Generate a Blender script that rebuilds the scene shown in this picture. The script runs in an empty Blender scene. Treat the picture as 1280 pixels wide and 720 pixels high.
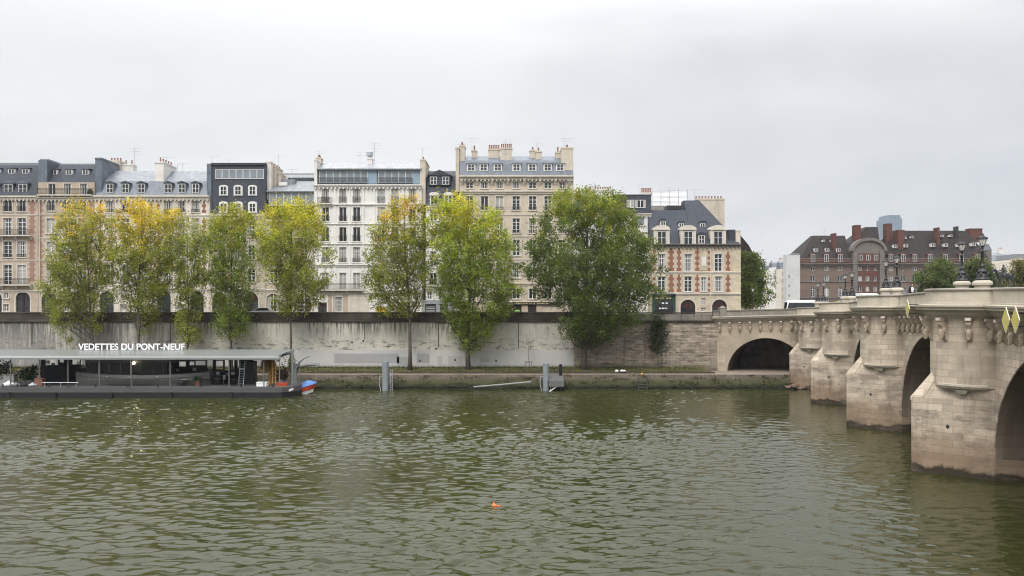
import bpy, math, random
import numpy as np
from mathutils import Vector, Matrix
rng = np.random.default_rng(7); random.seed(7)
scene = bpy.context.scene
COL = scene.collection
F = 995.0; HZ = 395.0; EYE = 9.5          # focal length in photo pixels, horizon row, eye height over the water
R = math.radians

def at(px, Y):                              # metres across for a photo column at a distance
    return (px - 640.0) * Y / F
def zat(py, Y):                             # height over the water for a photo row at a distance
    return EYE + (HZ - py) * Y / F

# ------------------------------------------------------------------ objects
def tag(o, label=None, cat=None, group=None, kind=None):
    if label: o['label'] = label
    if cat: o['category'] = cat
    if group: o['group'] = group
    if kind: o['kind'] = kind
    return o
def empty(name, loc, label=None, cat=None, group=None):
    o = bpy.data.objects.new(name, None); COL.objects.link(o)
    o.location = loc; o.empty_display_size = .3
    return tag(o, label, cat, group)
def wloc(o):
    v = Vector((0, 0, 0))
    while o is not None:
        v += Vector(o.location); o = o.parent
    return v
def link(name, me, parent=None, loc=None, rz=0.0):
    o = bpy.data.objects.new(name, me); COL.objects.link(o)
    if parent is not None: o.parent = parent
    if loc is not None: o.location = loc
    if rz: o.rotation_euler = (0, 0, rz)
    return o
def copy_tree(o, parent=None):
    c = o.copy(); COL.objects.link(c); c.parent = parent
    for ch in list(o.children): copy_tree(ch, c)
    return c

class MB:
    """collects faces, then links them as ONE mesh object"""
    def __init__(s): s.v = []; s.f = []; s.m = []; s.mi = 0
    def add(s, vs, fs, mi=None):
        b = len(s.v); s.v.extend([tuple(p) for p in vs])
        for f in fs: s.f.append(tuple(b + i for i in f)); s.m.append(s.mi if mi is None else mi)
    def quad(s, a, b, c, d, mi=None): s.add([a, b, c, d], [(0, 1, 2, 3)], mi)
    def box(s, x0, x1, y0, y1, z0, z1, mi=None):
        s.add([(x0,y0,z0),(x1,y0,z0),(x1,y1,z0),(x0,y1,z0),(x0,y0,z1),(x1,y0,z1),(x1,y1,z1),(x0,y1,z1)],
              [(0,3,2,1),(4,5,6,7),(0,1,5,4),(1,2,6,5),(2,3,7,6),(3,0,4,7)], mi)
    def obox(s, c, ux, uy, hx, hy, z0, z1, mi=None):      # box turned in plan
        c = Vector((c[0], c[1])); ux = Vector(ux); uy = Vector(uy)
        p = [c - ux*hx - uy*hy, c + ux*hx - uy*hy, c + ux*hx + uy*hy, c - ux*hx + uy*hy]
        s.prism([(q.x, q.y) for q in p], z0, z1, mi)
    def prism(s, poly, z0, z1, mi=None):
        n = len(poly)
        a = sum(poly[i][0]*poly[(i+1)%n][1]-poly[(i+1)%n][0]*poly[i][1] for i in range(n))
        if a < 0: poly = poly[::-1]
        s.add([(x,y,z0) for x,y in poly] + [(x,y,z1) for x,y in poly],
              [tuple(range(n-1,-1,-1)), tuple(range(n,2*n))] + [(i,(i+1)%n,n+(i+1)%n,n+i) for i in range(n)], mi)
    def xprism(s, prof, x0, x1, mi=None):                  # (y, z) outline run along x
        n = len(prof)
        a = sum(prof[i][0]*prof[(i+1)%n][1]-prof[(i+1)%n][0]*prof[i][1] for i in range(n))
        if a < 0: prof = prof[::-1]
        s.add([(x0,y,z) for y,z in prof] + [(x1,y,z) for y,z in prof],
              [tuple(range(n-1,-1,-1)), tuple(range(n,2*n))] + [(i,(i+1)%n,n+(i+1)%n,n+i) for i in range(n)], mi)
    def yprism(s, prof, y0, y1, mi=None):                  # (x, z) outline run along y
        n = len(prof)
        a = sum(prof[i][0]*prof[(i+1)%n][1]-prof[(i+1)%n][0]*prof[i][1] for i in range(n))
        if a > 0: prof = prof[::-1]
        s.add([(x,y0,z) for x,z in prof] + [(x,y1,z) for x,z in prof],
              [tuple(range(n-1,-1,-1)), tuple(range(n,2*n))] + [(i,(i+1)%n,n+(i+1)%n,n+i) for i in range(n)], mi)
    def tube(s, pts, rad, n=6, mi=None, cap=True):
        pts = [Vector(p) for p in pts]
        if not hasattr(rad, '__len__'): rad = [rad]*len(pts)
        vs = []; prev = None
        for i, p in enumerate(pts):
            t = (pts[min(i+1,len(pts)-1)] - pts[max(i-1,0)]).normalized()
            if prev is None:
                u = t.cross(Vector((0,0,1))) if abs(t.z) < .95 else t.cross(Vector((1,0,0)))
            else: u = prev - t*prev.dot(t)
            u.normalize(); prev = u; w = t.cross(u)
            for k in range(n):
                a = 2*math.pi*k/n
                vs.append(p + (u*math.cos(a) + w*math.sin(a))*rad[i])
        fs = [(i*n+k, i*n+(k+1)%n, (i+1)*n+(k+1)%n, (i+1)*n+k) for i in range(len(pts)-1) for k in range(n)]
        if cap: fs += [tuple(range(n-1,-1,-1)), tuple(range((len(pts)-1)*n, len(pts)*n))]
        s.add(vs, fs, mi)
    def lathe(s, prof, c=(0,0,0), n=12, mi=None):          # (r, z) outline about a vertical axis
        vs = []
        for r, z in prof:
            for k in range(n):
                a = 2*math.pi*(k+.5)/n
                vs.append((c[0]+r*math.cos(a), c[1]+r*math.sin(a), c[2]+z))
        m = len(prof)
        fs = [(i*n+k, i*n+(k+1)%n, (i+1)*n+(k+1)%n, (i+1)*n+k) for i in range(m-1) for k in range(n)]
        fs += [tuple(range(n-1,-1,-1)), tuple(range((m-1)*n, m*n))]
        s.add(vs, fs, mi)
    def ball(s, c, r, n=8, m=6, mi=None):
        if not hasattr(r, '__len__'): r = (r, r, r)
        prof = [(math.sin(math.pi*i/m), -math.cos(math.pi*i/m)) for i in range(m+1)]
        vs = [(c[0]+r[0]*max(a,.02)*math.cos(2*math.pi*k/n), c[1]+r[1]*max(a,.02)*math.sin(2*math.pi*k/n), c[2]+r[2]*b) for a, b in prof for k in range(n)]
        fs = [(i*n+k, i*n+(k+1)%n, (i+1)*n+(k+1)%n, (i+1)*n+k) for i in range(m) for k in range(n)]
        s.add(vs, fs, mi)
    def mesh(s, name, mats, off=Vector((0,0,0)), smooth=False):
        me = bpy.data.meshes.new(name)
        me.from_pydata([(x-off.x, y-off.y, z-off.z) for x, y, z in s.v], [], s.f)
        for m in (mats if isinstance(mats, (list, tuple)) else [mats]): me.materials.append(m)
        me.polygons.foreach_set('material_index', s.m)
        if smooth: me.polygons.foreach_set('use_smooth', [True]*len(s.f))
        me.update(); return me
    def obj(s, name, mats, parent=None, smooth=False):      # verts are in world metres while the parent chain is unrotated
        return link(name, s.mesh(name, mats, wloc(parent) if parent else Vector((0,0,0)), smooth), parent)

# ------------------------------------------------------------------ materials
class NT:
    def __init__(s, name):
        s.m = bpy.data.materials.new(name); s.m.use_nodes = True
        s.t = s.m.node_tree; s.b = s.t.nodes['Principled BSDF']; s.out = s.t.nodes['Material Output']
    def n(s, typ, **kw):
        o = s.t.nodes.new(typ)
        for k, v in kw.items():
            if k.startswith('i_'):
                k = k[2:]; k = int(k) if k.isdigit() else k.replace('_', ' ')
                tgt = o.inputs[k]
                if hasattr(v, 'links') or isinstance(v, bpy.types.NodeSocket): s.t.links.new(v, tgt)
                else: tgt.default_value = v
            else: setattr(o, k, v)
        return o
    def link(s, a, b): s.t.links.new(a, b)
    def math(s, op, a, b=None, clamp=False):
        o = s.t.nodes.new('ShaderNodeMath'); o.operation = op; o.use_clamp = clamp
        for i, v in enumerate((a, b)):
            if v is None: continue
            if isinstance(v, bpy.types.NodeSocket): s.t.links.new(v, o.inputs[i])
            else: o.inputs[i].default_value = v
        return o.outputs[0]
    def pos(s): return s.n('ShaderNodeNewGeometry').outputs['Position']
    def dot(s, v, d):
        o = s.t.nodes.new('ShaderNodeVectorMath'); o.operation = 'DOT_PRODUCT'
        s.t.links.new(v, o.inputs[0]); o.inputs[1].default_value = d
        return o.outputs['Value']
    def vec(s, x, y, z=0.0):
        o = s.t.nodes.new('ShaderNodeCombineXYZ')
        for i, v in enumerate((x, y, z)):
            if isinstance(v, bpy.types.NodeSocket): s.t.links.new(v, o.inputs[i])
            else: o.inputs[i].default_value = v
        return o.outputs[0]
    def noise(s, vec, scale, detail=4, rough=.6):
        o = s.n('ShaderNodeTexNoise'); o.inputs['Scale'].default_value = scale
        o.inputs['Detail'].default_value = detail; o.inputs['Roughness'].default_value = rough
        s.t.links.new(vec, o.inputs['Vector']); return o.outputs['Fac']
    def ramp(s, fac, a, b, lo=0.0, hi=1.0):                # smooth 0..1 between a and b
        o = s.n('ShaderNodeMapRange'); o.interpolation_type = 'SMOOTHSTEP'
        s.t.links.new(fac, o.inputs[0])
        for i, v in zip((1,2,3,4), (a,b,lo,hi)): o.inputs[i].default_value = v
        return o.outputs[0]
    def mix(s, fac, a, b, mode='MIX'):
        o = s.t.nodes.new('ShaderNodeMix'); o.data_type = 'RGBA'; o.blend_type = mode
        for i, v in ((0, fac), (6, a), (7, b)):
            if isinstance(v, bpy.types.NodeSocket): s.t.links.new(v, o.inputs[i])
            elif i == 0: o.inputs[0].default_value = v
            else: o.inputs[i].default_value = (*v, 1.0) if len(v) == 3 else v
        return o.outputs[2]
    def base(s, col, rough=.8, spec=.3, metal=0.0):
        if isinstance(col, bpy.types.NodeSocket): s.t.links.new(col, s.b.inputs['Base Color'])
        else: s.b.inputs['Base Color'].default_value = (*col, 1)
        s.b.inputs['Roughness'].default_value = rough
        s.b.inputs['Specular IOR Level'].default_value = spec
        s.b.inputs['Metallic'].default_value = metal
        return s.m
    def bump(s, h, strength=.4, dist=.03):
        o = s.n('ShaderNodeBump'); o.inputs['Strength'].default_value = strength; o.inputs['Distance'].default_value = dist
        s.t.links.new(h, o.inputs['Height']); s.t.links.new(o.outputs[0], s.b.inputs['Normal'])

def sc(c, k): return tuple(min(1, x*k) for x in c)
def simple(name, col, rough=.7, var=.15, scale=1.5, spec=.3, metal=0.0):
    t = NT(name)
    nz = t.noise(t.pos(), scale)
    return t.base(t.mix(nz, sc(col, 1-var*1.6), sc(col, 1+var*1.6)), rough, spec, metal)

def masonry(name, col, bw=.9, bh=.36, var=.12, mortar=.7, u=(1,0,0), streak=.35, grime=(.09,.08,.07), patch=.5, rough=.88, msize=.018, v=(0,0,1), stain=None):
    """coursed blocks with uneven block tone, patches of grime and rain streaks"""
    t = NT(name); P = t.pos()
    U = t.dot(P, u); V = t.dot(P, v)
    br = t.n('ShaderNodeTexBrick'); br.offset = .5
    t.link(t.vec(U, V), br.inputs['Vector'])
    br.inputs['Scale'].default_value = 1.0; br.inputs['Brick Width'].default_value = bw; br.inputs['Row Height'].default_value = bh
    br.inputs['Mortar Size'].default_value = msize; br.inputs['Bias'].default_value = 0.0; br.inputs['Mortar Smooth'].default_value = .3
    br.inputs['Color1'].default_value = (*sc(col, 1-var), 1); br.inputs['Color2'].default_value = (*sc(col, 1+var), 1)
    br.inputs['Mortar'].default_value = (*sc(col, mortar), 1)
    c = br.outputs['Color']
    lo = t.noise(t.vec(U, V), .35, 5, .65)
    c = t.mix(t.ramp(lo, .42, .72, 0, patch), c, sc(col, .55))
    fine = t.noise(P, 4.0, 4)
    c = t.mix(t.ramp(fine, .3, .75, 0, .35), c, sc(col, .72))
    st = t.noise(t.vec(t.math('MULTIPLY', U, 1.7), t.math('MULTIPLY', V, .13)), 1.0, 5, .6)
    c = t.mix(t.ramp(st, .54, .74, 0, streak), c, grime)
    if stain: c = stain(t, P, U, V, c)
    t.bump(fine, .25, .02)
    return t.base(c, rough, .2)

M = {}
# --- bridge: axis runs from the near bank to the island
DX, DY = .2093, .9778
def bridge_stain(t, P, U, V, c):
    nz = t.noise(t.vec(U, V), .9, 5, .6)
    h = t.math('ADD', V, t.math('MULTIPLY', t.math('SUBTRACT', nz, .5), 2.6))
    c = t.mix(t.ramp(h, 3.4, .9, 0, .72), c, (.19, .12, .065))
    h2 = t.math('ADD', V, t.math('MULTIPLY', t.math('SUBTRACT', nz, .5), 1.3))
    c = t.mix(t.ramp(h2, .62, .34, 0, .97), c, (.035, .028, .02))
    wash = t.noise(t.vec(t.math('MULTIPLY', U, .55), t.math('MULTIPLY', V, 1.15)), .9, 8, .72)
    c = t.mix(t.math('MULTIPLY', t.ramp(V, 5.6, 3.8), t.ramp(wash, .47, .62, 0, .62)), c, (.15,.12,.095))
    # dark streaks that strengthen towards the big cornice
    top = t.ramp(V, 7.6, 9.4, 0, .5)
    s2 = t.noise(t.vec(t.math('MULTIPLY', U, 1.3), t.math('MULTIPLY', V, .25)), 1.2, 4)
    return t.mix(t.math('MULTIPLY', top, t.ramp(s2, .4, .68)), c, (.11, .085, .06))
M['bridge'] = masonry('bridge_stone', (.50,.42,.33), 1.15, .42, .22, .60, (DX - .55*DY, DY + .55*DX, 0), .6, (.12,.09,.065), .9, stain=bridge_stain, msize=.017)
M['bridge_trim'] = masonry('bridge_trim_stone', (.48,.43,.35), 1.6, 3.0, .06, .85, (DX, DY, 0), .45, (.12,.10,.08), .5)
M['coping'] = masonry('weathered_coping', (.30,.27,.23), 1.4, 3.0, .10, .7, (DX, DY, 0), .5, (.07,.06,.05), .8)
M['carved'] = simple('carved_stone', (.35,.285,.215), .9, .22, 5)
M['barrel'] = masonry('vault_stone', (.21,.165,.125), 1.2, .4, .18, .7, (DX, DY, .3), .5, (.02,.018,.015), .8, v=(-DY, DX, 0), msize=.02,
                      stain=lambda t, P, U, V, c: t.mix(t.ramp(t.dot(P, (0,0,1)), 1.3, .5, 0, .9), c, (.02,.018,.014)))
# --- quay
def plaster_wall():
    t = NT('quay_plaster'); P = t.pos(); X = t.dot(P, (1,0,0)); Z = t.dot(P, (0,0,1))
    uv = t.vec(X, Z)
    lo = t.noise(uv, .16, 4, .6); md = t.noise(uv, .8, 5, .7)
    c = t.mix(t.ramp(lo, .35, .65), (.58,.545,.465), (.46,.44,.395))
    c = t.mix(t.ramp(md, .5, .75, 0, .45), c, (.30,.285,.26))
    fall = t.ramp(Z, 5.6, 8.4)                              # drips start at the cordon and run out lower down
    wide = t.noise(t.vec(t.math('MULTIPLY', X, .11), .3), 1.0, 3)
    st = t.noise(t.vec(t.math('MULTIPLY', X, 3.6), t.math('MULTIPLY', Z, .22)), 1.0, 7, .75)
    st = t.math('ADD', st, t.math('MULTIPLY', t.math('SUBTRACT', wide, .47), .75))
    c = t.mix(t.math('MULTIPLY', fall, t.ramp(st, .53, .64, 0, .85)), c, (.06,.055,.05))
    soft = t.noise(t.vec(t.math('MULTIPLY', X, .7), t.math('MULTIPLY', Z, .16)), 1.0, 5, .6)
    c = t.mix(t.math('MULTIPLY', t.ramp(Z, 4.6, 5.6), t.ramp(soft, .5, .7, 0, .5)), c, (.22,.205,.18))
    blot = t.noise(t.vec(t.math('MULTIPLY', X, .6), t.math('MULTIPLY', Z, 1.4)), 1.4, 6, .75)
    band = t.math('MULTIPLY', t.ramp(Z, 4.5, 4.9), t.ramp(Z, 7.2, 5.4))
    c = t.mix(t.math('MULTIPLY', band, t.ramp(blot, .50, .62, 0, .85)), c, (.11,.102,.085))
    # the foot of the wall was painted over in flat grey
    edge = t.math('ADD', Z, t.math('MULTIPLY', t.math('SUBTRACT', md, .5), .10))
    paint = t.mix(t.ramp(lo, .4, .6), (.43,.425,.41), (.49,.48,.455))
    c = t.mix(t.ramp(edge, 4.72, 4.66), c, paint)
    foot = t.math('ADD', Z, t.math('MULTIPLY', t.math('SUBTRACT', md, .5), .9))
    c = t.mix(t.ramp(foot, 2.75, 2.3, 0, .65), c, (.17,.165,.13))
    # left of the landing stage the plaster is sooty from top to bottom
    left = t.ramp(X, -38, -56, 0, .7)
    c = t.mix(t.math('MULTIPLY', left, t.ramp(st, .38, .6)), c, (.13,.125,.12))
    t.bump(md, .3, .03)
    return t.base(c, .92, .15)
M['plaster'] = plaster_wall()
M['patch'] = simple('grey_paint', (.31,.31,.305), .85, .06, 1)
M['patch_pale'] = simple('pale_grey_paint', (.38,.375,.36), .85, .06, 1)
M['oldwall'] = masonry('old_quay_stone', (.37,.31,.245), 1.05, .36, .34, .62, (1,0,0), .6, (.06,.05,.042), 1.0, msize=.035,
                       stain=lambda t, P, U, V, c: t.mix(t.ramp(t.noise(t.vec(t.math('MULTIPLY', U, .55), t.math('MULTIPLY', V, 2.3)), 1.0, 7, .72), .50, .60, 0, .72), t.mix(t.ramp(V, 3.2, 2.1, 0, .6), c, (.075,.075,.04)), (.10,.082,.068)))
M['parapet'] = masonry('sooty_parapet', (.075,.062,.05), 1.5, 1.3, .35, .5, (1,0,0), .7, (.025,.023,.02), 1.0)
M['parapet_pale'] = masonry('washed_parapet', (.25,.225,.19), 1.3, .6, .25, .6, (1,0,0), .6, (.05,.045,.04), .9)
def bank_mat():
    t = NT('bank_stone'); P = t.pos(); X = t.dot(P, (1,0,0)); Z = t.dot(P, (0,0,1))
    br = t.n('ShaderNodeTexBrick'); t.link(t.vec(X, t.math('MULTIPLY', Z, 1.0)), br.inputs['Vector'])
    br.inputs['Scale'].default_value = 1; br.inputs['Brick Width'].default_value = 1.1; br.inputs['Row Height'].default_value = .38; br.inputs['Mortar Size'].default_value = .025
    br.inputs['Color1'].default_value = (.075,.060,.045,1); br.inputs['Color2'].default_value = (.125,.098,.072,1); br.inputs['Mortar'].default_value = (.07,.06,.045,1)
    n1 = t.noise(P, 1.3, 6, .7)
    c = t.mix(t.ramp(n1, .4, .7, 0, .6), br.outputs['Color'], (.055,.05,.036))
    h = t.math('ADD', Z, t.math('MULTIPLY', t.math('SUBTRACT', n1, .5), 1.3))
    c = t.mix(t.ramp(h, 1.55, .85, 0, .9), c, (.042,.043,.014))
    c = t.mix(t.ramp(h, .85, .3, 0, .95), c, (.013,.014,.009))
    t.bump(n1, .5, .05)
    return t.base(c, .85, .25)
M['bank'] = bank_mat()
M['path'] = simple('quay_paving', (.22,.18,.145), .9, .25, .9)
M['kerb'] = simple('kerb_stone', (.25,.20,.165), .85, .35, 1.2)
M['asphalt'] = simple('asphalt', (.05,.05,.052), .9, .15, 1)
M['pavement'] = simple('pavement', (.22,.21,.20), .9, .12, 1)
M['ground'] = simple('ground_earth', (.16,.15,.13), .95, .15, .05)
def turf():
    t = NT('turf'); P = t.pos()
    n1 = t.noise(P, .7, 6, .7); n2 = t.noise(P, 5, 4)
    c = t.mix(t.ramp(n1, .35, .65), (.055,.062,.022), (.10,.085,.04))
    c = t.mix(t.ramp(n2, .5, .7, 0, .6), c, (.15,.10,.05))
    return t.base(c, .95, .1)
M['turf'] = turf()
def blade_mat():
    t = NT('grass_blade'); at_ = t.n('ShaderNodeAttribute', attribute_name='Col')
    return t.base(at_.outputs['Color'], .8, .15)
M['blade'] = blade_mat()
def leaf_mat():
    t = NT('leaf'); a = t.n('ShaderNodeAttribute', attribute_name='Col').outputs['Color']
    t.base(a, .55, .25)
    tr = t.n('ShaderNodeBsdfTranslucent'); t.link(a, tr.inputs['Color'])
    mx = t.n('ShaderNodeMixShader'); mx.inputs[0].default_value = .48
    t.link(t.b.outputs[0], mx.inputs[1]); t.link(tr.outputs[0], mx.inputs[2]); t.link(mx.outputs[0], t.out.inputs['Surface'])
    return t.m
M['leaf'] = leaf_mat()
M['bark'] = masonry('bark', (.12,.10,.085), .12, .9, .3, .5, (1,.7,0), .4, (.04,.035,.03), .6)
# --- facades
M['tan'] = masonry('tan_stone', (.45,.37,.285), 1.1, .38, .09, .84, (1,0,0), 0.50, (.20,.16,.13), 0.45)
M['tan_grey'] = masonry('greyed_stone', (.48,.42,.335), 1.0, .38, .09, .84, (1,0,0), 0.55, (.20,.17,.14), 0.50)
M['cream'] = masonry('cream_stone', (.66,.60,.52), 1.2, .42, .05, .88, (1,0,0), 0.47, (.33,.29,.25), 0.35)
M['white'] = masonry('white_render', (.71,.69,.655), 3.0, 3.2, .03, .94, (1,0,0), 0.47, (.42,.40,.38), 0.30)
M['gable'] = masonry('grey_gable_render', (.50,.505,.49), 3.0, 3.2, .03, .94, (1,0,0), .4, (.30,.29,.28), .4)
M['beige'] = masonry('beige_stone', (.52,.45,.355), 1.1, .36, .07, .88, (1,0,0), 0.50, (.30,.24,.18), 0.43)
M['dauphine'] = masonry('yellow_stone', (.53,.45,.335), .85, .36, .14, .78, (1,0,0), 0.45, (.30,.25,.20), 0.40)
M['brick'] = masonry('red_brick', (.25,.115,.08), .24, .08, .2, 1.25, (1,0,0), .15, (.20,.09,.07), .3, msize=.006)
M['brick_dark'] = masonry('dark_brick', (.115,.052,.042), .5, .16, .15, 1.2, (1,0,0), .15, (.12,.06,.05), .3, msize=.006)
M['brick_faded'] = masonry('faded_brick', (.31,.19,.15), .24, .08, .12, 1.1, (1,0,0), .2, (.25,.16,.13), .4, msize=.006)
M['grey_stone'] = masonry('grey_pink_stone', (.165,.122,.10), 1.4, .5, .08, .85, (1,0,0), .3, (.14,.12,.11), .3)
M['grey_trim'] = masonry('grey_stone_trim', (.155,.14,.128), 1.4, .5, .08, .85, (1,0,0), .3, (.14,.13,.12), .3)
M['trim'] = masonry('pale_trim', (.58,.53,.46), 1.5, 3, .05, .9, (1,0,0), .35, (.25,.22,.19), .3)
M['chimney'] = masonry('chimney_render', (.52,.46,.38), 1.5, .5, .05, .92, (1,.6,0), .4, (.22,.19,.16), .4)
M['chimney_white'] = masonry('white_chimney_render', (.66,.63,.59), 1.5, 2, .05, .95, (1,.6,0), .45, (.25,.23,.21), .4)
M['pot'] = simple('terracotta', (.24,.12,.08), .8, .25, 6)
def zinc(name, col, seam=.55, rough=.42, dark=.62):
    t = NT(name); P = t.pos(); X = t.dot(P, (1,0,0))
    fr = t.math('FRACT', t.math('DIVIDE', X, seam))
    line = t.math('LESS_THAN', fr, .12)
    nz = t.noise(t.vec(t.math('FLOOR', t.math('DIVIDE', X, seam)), t.dot(P, (0,.3,.6))), 1.1, 4)
    c = t.mix(t.ramp(nz, .3, .7), sc(col, .78), sc(col, 1.18))
    n2 = t.noise(P, .8, 5, .7)
    c = t.mix(t.ramp(n2, .5, .75, 0, .5), c, sc(col, .62))
    c = t.mix(t.math('MULTIPLY', line, .7), c, sc(col, dark))
    return t.base(c, rough, .4, 0)
M['zinc'] = zinc('zinc_sheet', (.19,.205,.225))
M['zinc_pale'] = zinc('pale_zinc', (.26,.275,.295))
M['zinc_blue'] = zinc('blue_zinc', (.115,.135,.165))
M['slate'] = masonry('slate', (.047,.054,.068), .3, .16, .25, .7, (1,0,0), .2, (.10,.10,.11), .4, .6, .012, v=(0,.4,.8))
M['slate_wall'] = masonry('slate_cladding', (.060,.067,.084), .3, .18, .2, .75, (1,0,0), .2, (.12,.12,.13), .3, .55, .012)
M['slate_brown'] = masonry('brown_tiles', (.026,.0195,.018), .3, .2, .22, .7, (1,0,0), .25, (.10,.09,.085), .5, .7, .012, v=(0,.4,.8))
M['frame'] = simple('white_joinery', (.62,.61,.59), .5, .05, 2)
M['frame_grey'] = simple('grey_joinery', (.40,.40,.40), .5, .05, 2)
M['shutter'] = simple('grey_shutter', (.42,.42,.41), .6, .10, 8)
M['glass'] = simple('window_glass', (.018,.02,.024), .06, .2, .6, .6)
M['glass_mid'] = simple('reflecting_glass', (.04,.044,.05), .06, .2, .6, .7)
M['sky_toned_glass'] = simple('sky_toned_glass', (.19,.22,.25), .12, .25, .8, .6)  # reflected sky is put into this pale blue-grey base colour
M['curtain'] = simple('curtained_glass', (.36,.35,.33), .15, .2, 3, .6)
M['iron'] = simple('black_iron', (.016,.016,.018), .45, .2, 4, .5)
M['blue_panel'] = simple('blue_panel', (.21,.28,.35), .4, .06, 1, .5)
M['door_green'] = simple('green_door', (.014,.028,.022), .35, .2, 2, .5)
M['door_red'] = simple('red_door', (.045,.012,.012), .4, .2, 2, .5)
M['door_dark'] = simple('dark_door', (.015,.014,.014), .4, .2, 2, .5)
M['shop_green'] = simple('green_shopfront', (.018,.05,.038), .35, .15, 2, .5)
M['shop_grey'] = simple('grey_shopfront', (.26,.265,.28), .5, .08, 2, .4)
M['shop_dark'] = simple('dark_shopfront', (.02,.018,.018), .4, .2, 2, .5)
M['tarp'] = simple('white_tarpaulin', (.84,.85,.86), .6, .03, 2)
M['steel'] = simple('galvanised_steel', (.40,.42,.44), .4, .1, 4, .5, .5)
M['gold'] = simple('gilt_letters', (.55,.42,.18), .5, .1, 3)
# --- river things
M['hull'] = simple('dark_hull', (.012,.0125,.013), .55, .25, 1.2)
M['hull_top'] = simple('hull_top_plate', (.075,.077,.075), .55, .15, .8)
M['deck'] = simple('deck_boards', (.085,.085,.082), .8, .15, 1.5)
def roof_mat():
    t = NT('landing_roof'); P = t.pos(); X = t.dot(P, (1,0,0))
    n1 = t.noise(t.vec(t.math('MULTIPLY', X, .5), t.dot(P, (0,1,0))), .5, 4)
    c = t.mix(n1, (.16,.172,.165), (.225,.238,.23))
    return t.base(c, .30, .5)
M['roof'] = roof_mat()
M['grey_boat'] = simple('grey_boat_paint', (.115,.117,.11), .5, .1, .6)
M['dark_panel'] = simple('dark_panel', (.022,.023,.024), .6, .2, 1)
M['white_paint'] = simple('white_paint', (.80,.80,.78), .45, .04, 2, .4)
M['letters'] = simple('white_letters', (.85,.86,.87), .4, .02, 2)
M['red_paint'] = simple('red_paint', (.40,.06,.025), .4, .15, 3, .4)
M['blue_tarp'] = simple('blue_tarp', (.10,.22,.50), .6, .3, 4)
M['ochre'] = simple('dry_palm', (.42,.22,.06), .8, .3, 4)
M['pile'] = simple('pile_steel', (.20,.218,.235), .5, .14, 1.4, .4)
M['rope'] = simple('rope', (.10,.09,.08), .9, .2, 5)
M['orange'] = simple('orange_plastic', (.85,.16,.035), .45, .1, 4, .4)
M['yellow_board'] = simple('yellow_board', (.50,.44,.12), .5, .12, 3, .3)
M['board_edge'] = simple('board_edge', (.72,.68,.62), .6, .05, 3)
M['bronze'] = simple('dark_bronze', (.018,.02,.022), .45, .3, 2, .5)
M['terracotta'] = simple('terracotta_box', (.27,.12,.085), .85, .15, 3)
M['concrete'] = simple('grey_concrete', (.25,.245,.235), .9, .15, 2)
M['rubber'] = simple('tyre_rubber', (.015,.015,.015), .8, .1, 4)
M['skin'] = simple('skin', (.45,.27,.19), .6, .06, 5)
M['hair'] = simple('hair', (.03,.022,.016), .7, .2, 6)
M['coat'] = simple('dark_coat', (.03,.03,.036), .85, .2, 6)
M['shirt'] = simple('white_shirt', (.72,.72,.74), .8, .05, 6)
M['car_white'] = simple('white_car_paint', (.74,.75,.76), .25, .03, 1, .6)
M['car_silver'] = simple('silver_car_paint', (.42,.43,.45), .25, .04, 1, .6)
M['car_black'] = simple('black_car_paint', (.02,.021,.024), .2, .1, 1, .6)
M['car_red'] = simple('red_car_paint', (.25,.03,.025), .25, .05, 1, .6)
M['yellow'] = simple('yellow_vinyl', (.75,.45,.03), .5, .05, 2)
M['bush_yellow'] = simple('yellow_green_cloth', (.45,.48,.03), .8, .15, 4)
def lamp_glass():
    t = NT('lantern_glass'); return t.base((.62,.60,.55), .2, .5)
M['lantern'] = lamp_glass()
def bulb():
    t = NT('lit_bulb'); t.base((1,.85,.6), .4)
    t.b.inputs['Emission Color'].default_value = (1,.80,.5,1); t.b.inputs['Emission Strength'].default_value = 9
    return t.m
M['bulb'] = bulb()
SKYTOP, SKYK, HAZE, EXPO = 3.6, .60, .00012, .62
# ================================================================== ground, water, quay
ROAD = 9.0
def grid_mesh(name, xs, ys, zfun, mat, smooth=True):
    X, Y = np.meshgrid(xs, ys); Z = zfun(X, Y)
    nx, ny = len(xs), len(ys)
    co = np.stack([X, Y, Z], -1).reshape(-1, 3).astype(np.float32)
    i = np.arange((nx-1)*(ny-1)); r, c = i // (nx-1), i % (nx-1)
    q = np.stack([r*nx+c, r*nx+c+1, (r+1)*nx+c+1, (r+1)*nx+c], -1).astype(np.int32)
    me = bpy.data.meshes.new(name); me.vertices.add(len(co)); me.vertices.foreach_set('co', co.ravel())
    me.loops.add(q.size); me.loops.foreach_set('vertex_index', q.ravel())
    me.polygons.add(len(q)); me.polygons.foreach_set('loop_start', np.arange(0, q.size, 4, dtype=np.int32))
    me.polygons.foreach_set('use_smooth', np.full(len(q), smooth)); me.materials.append(mat)
    me.update(calc_edges=True); me.validate(); return me

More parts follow.
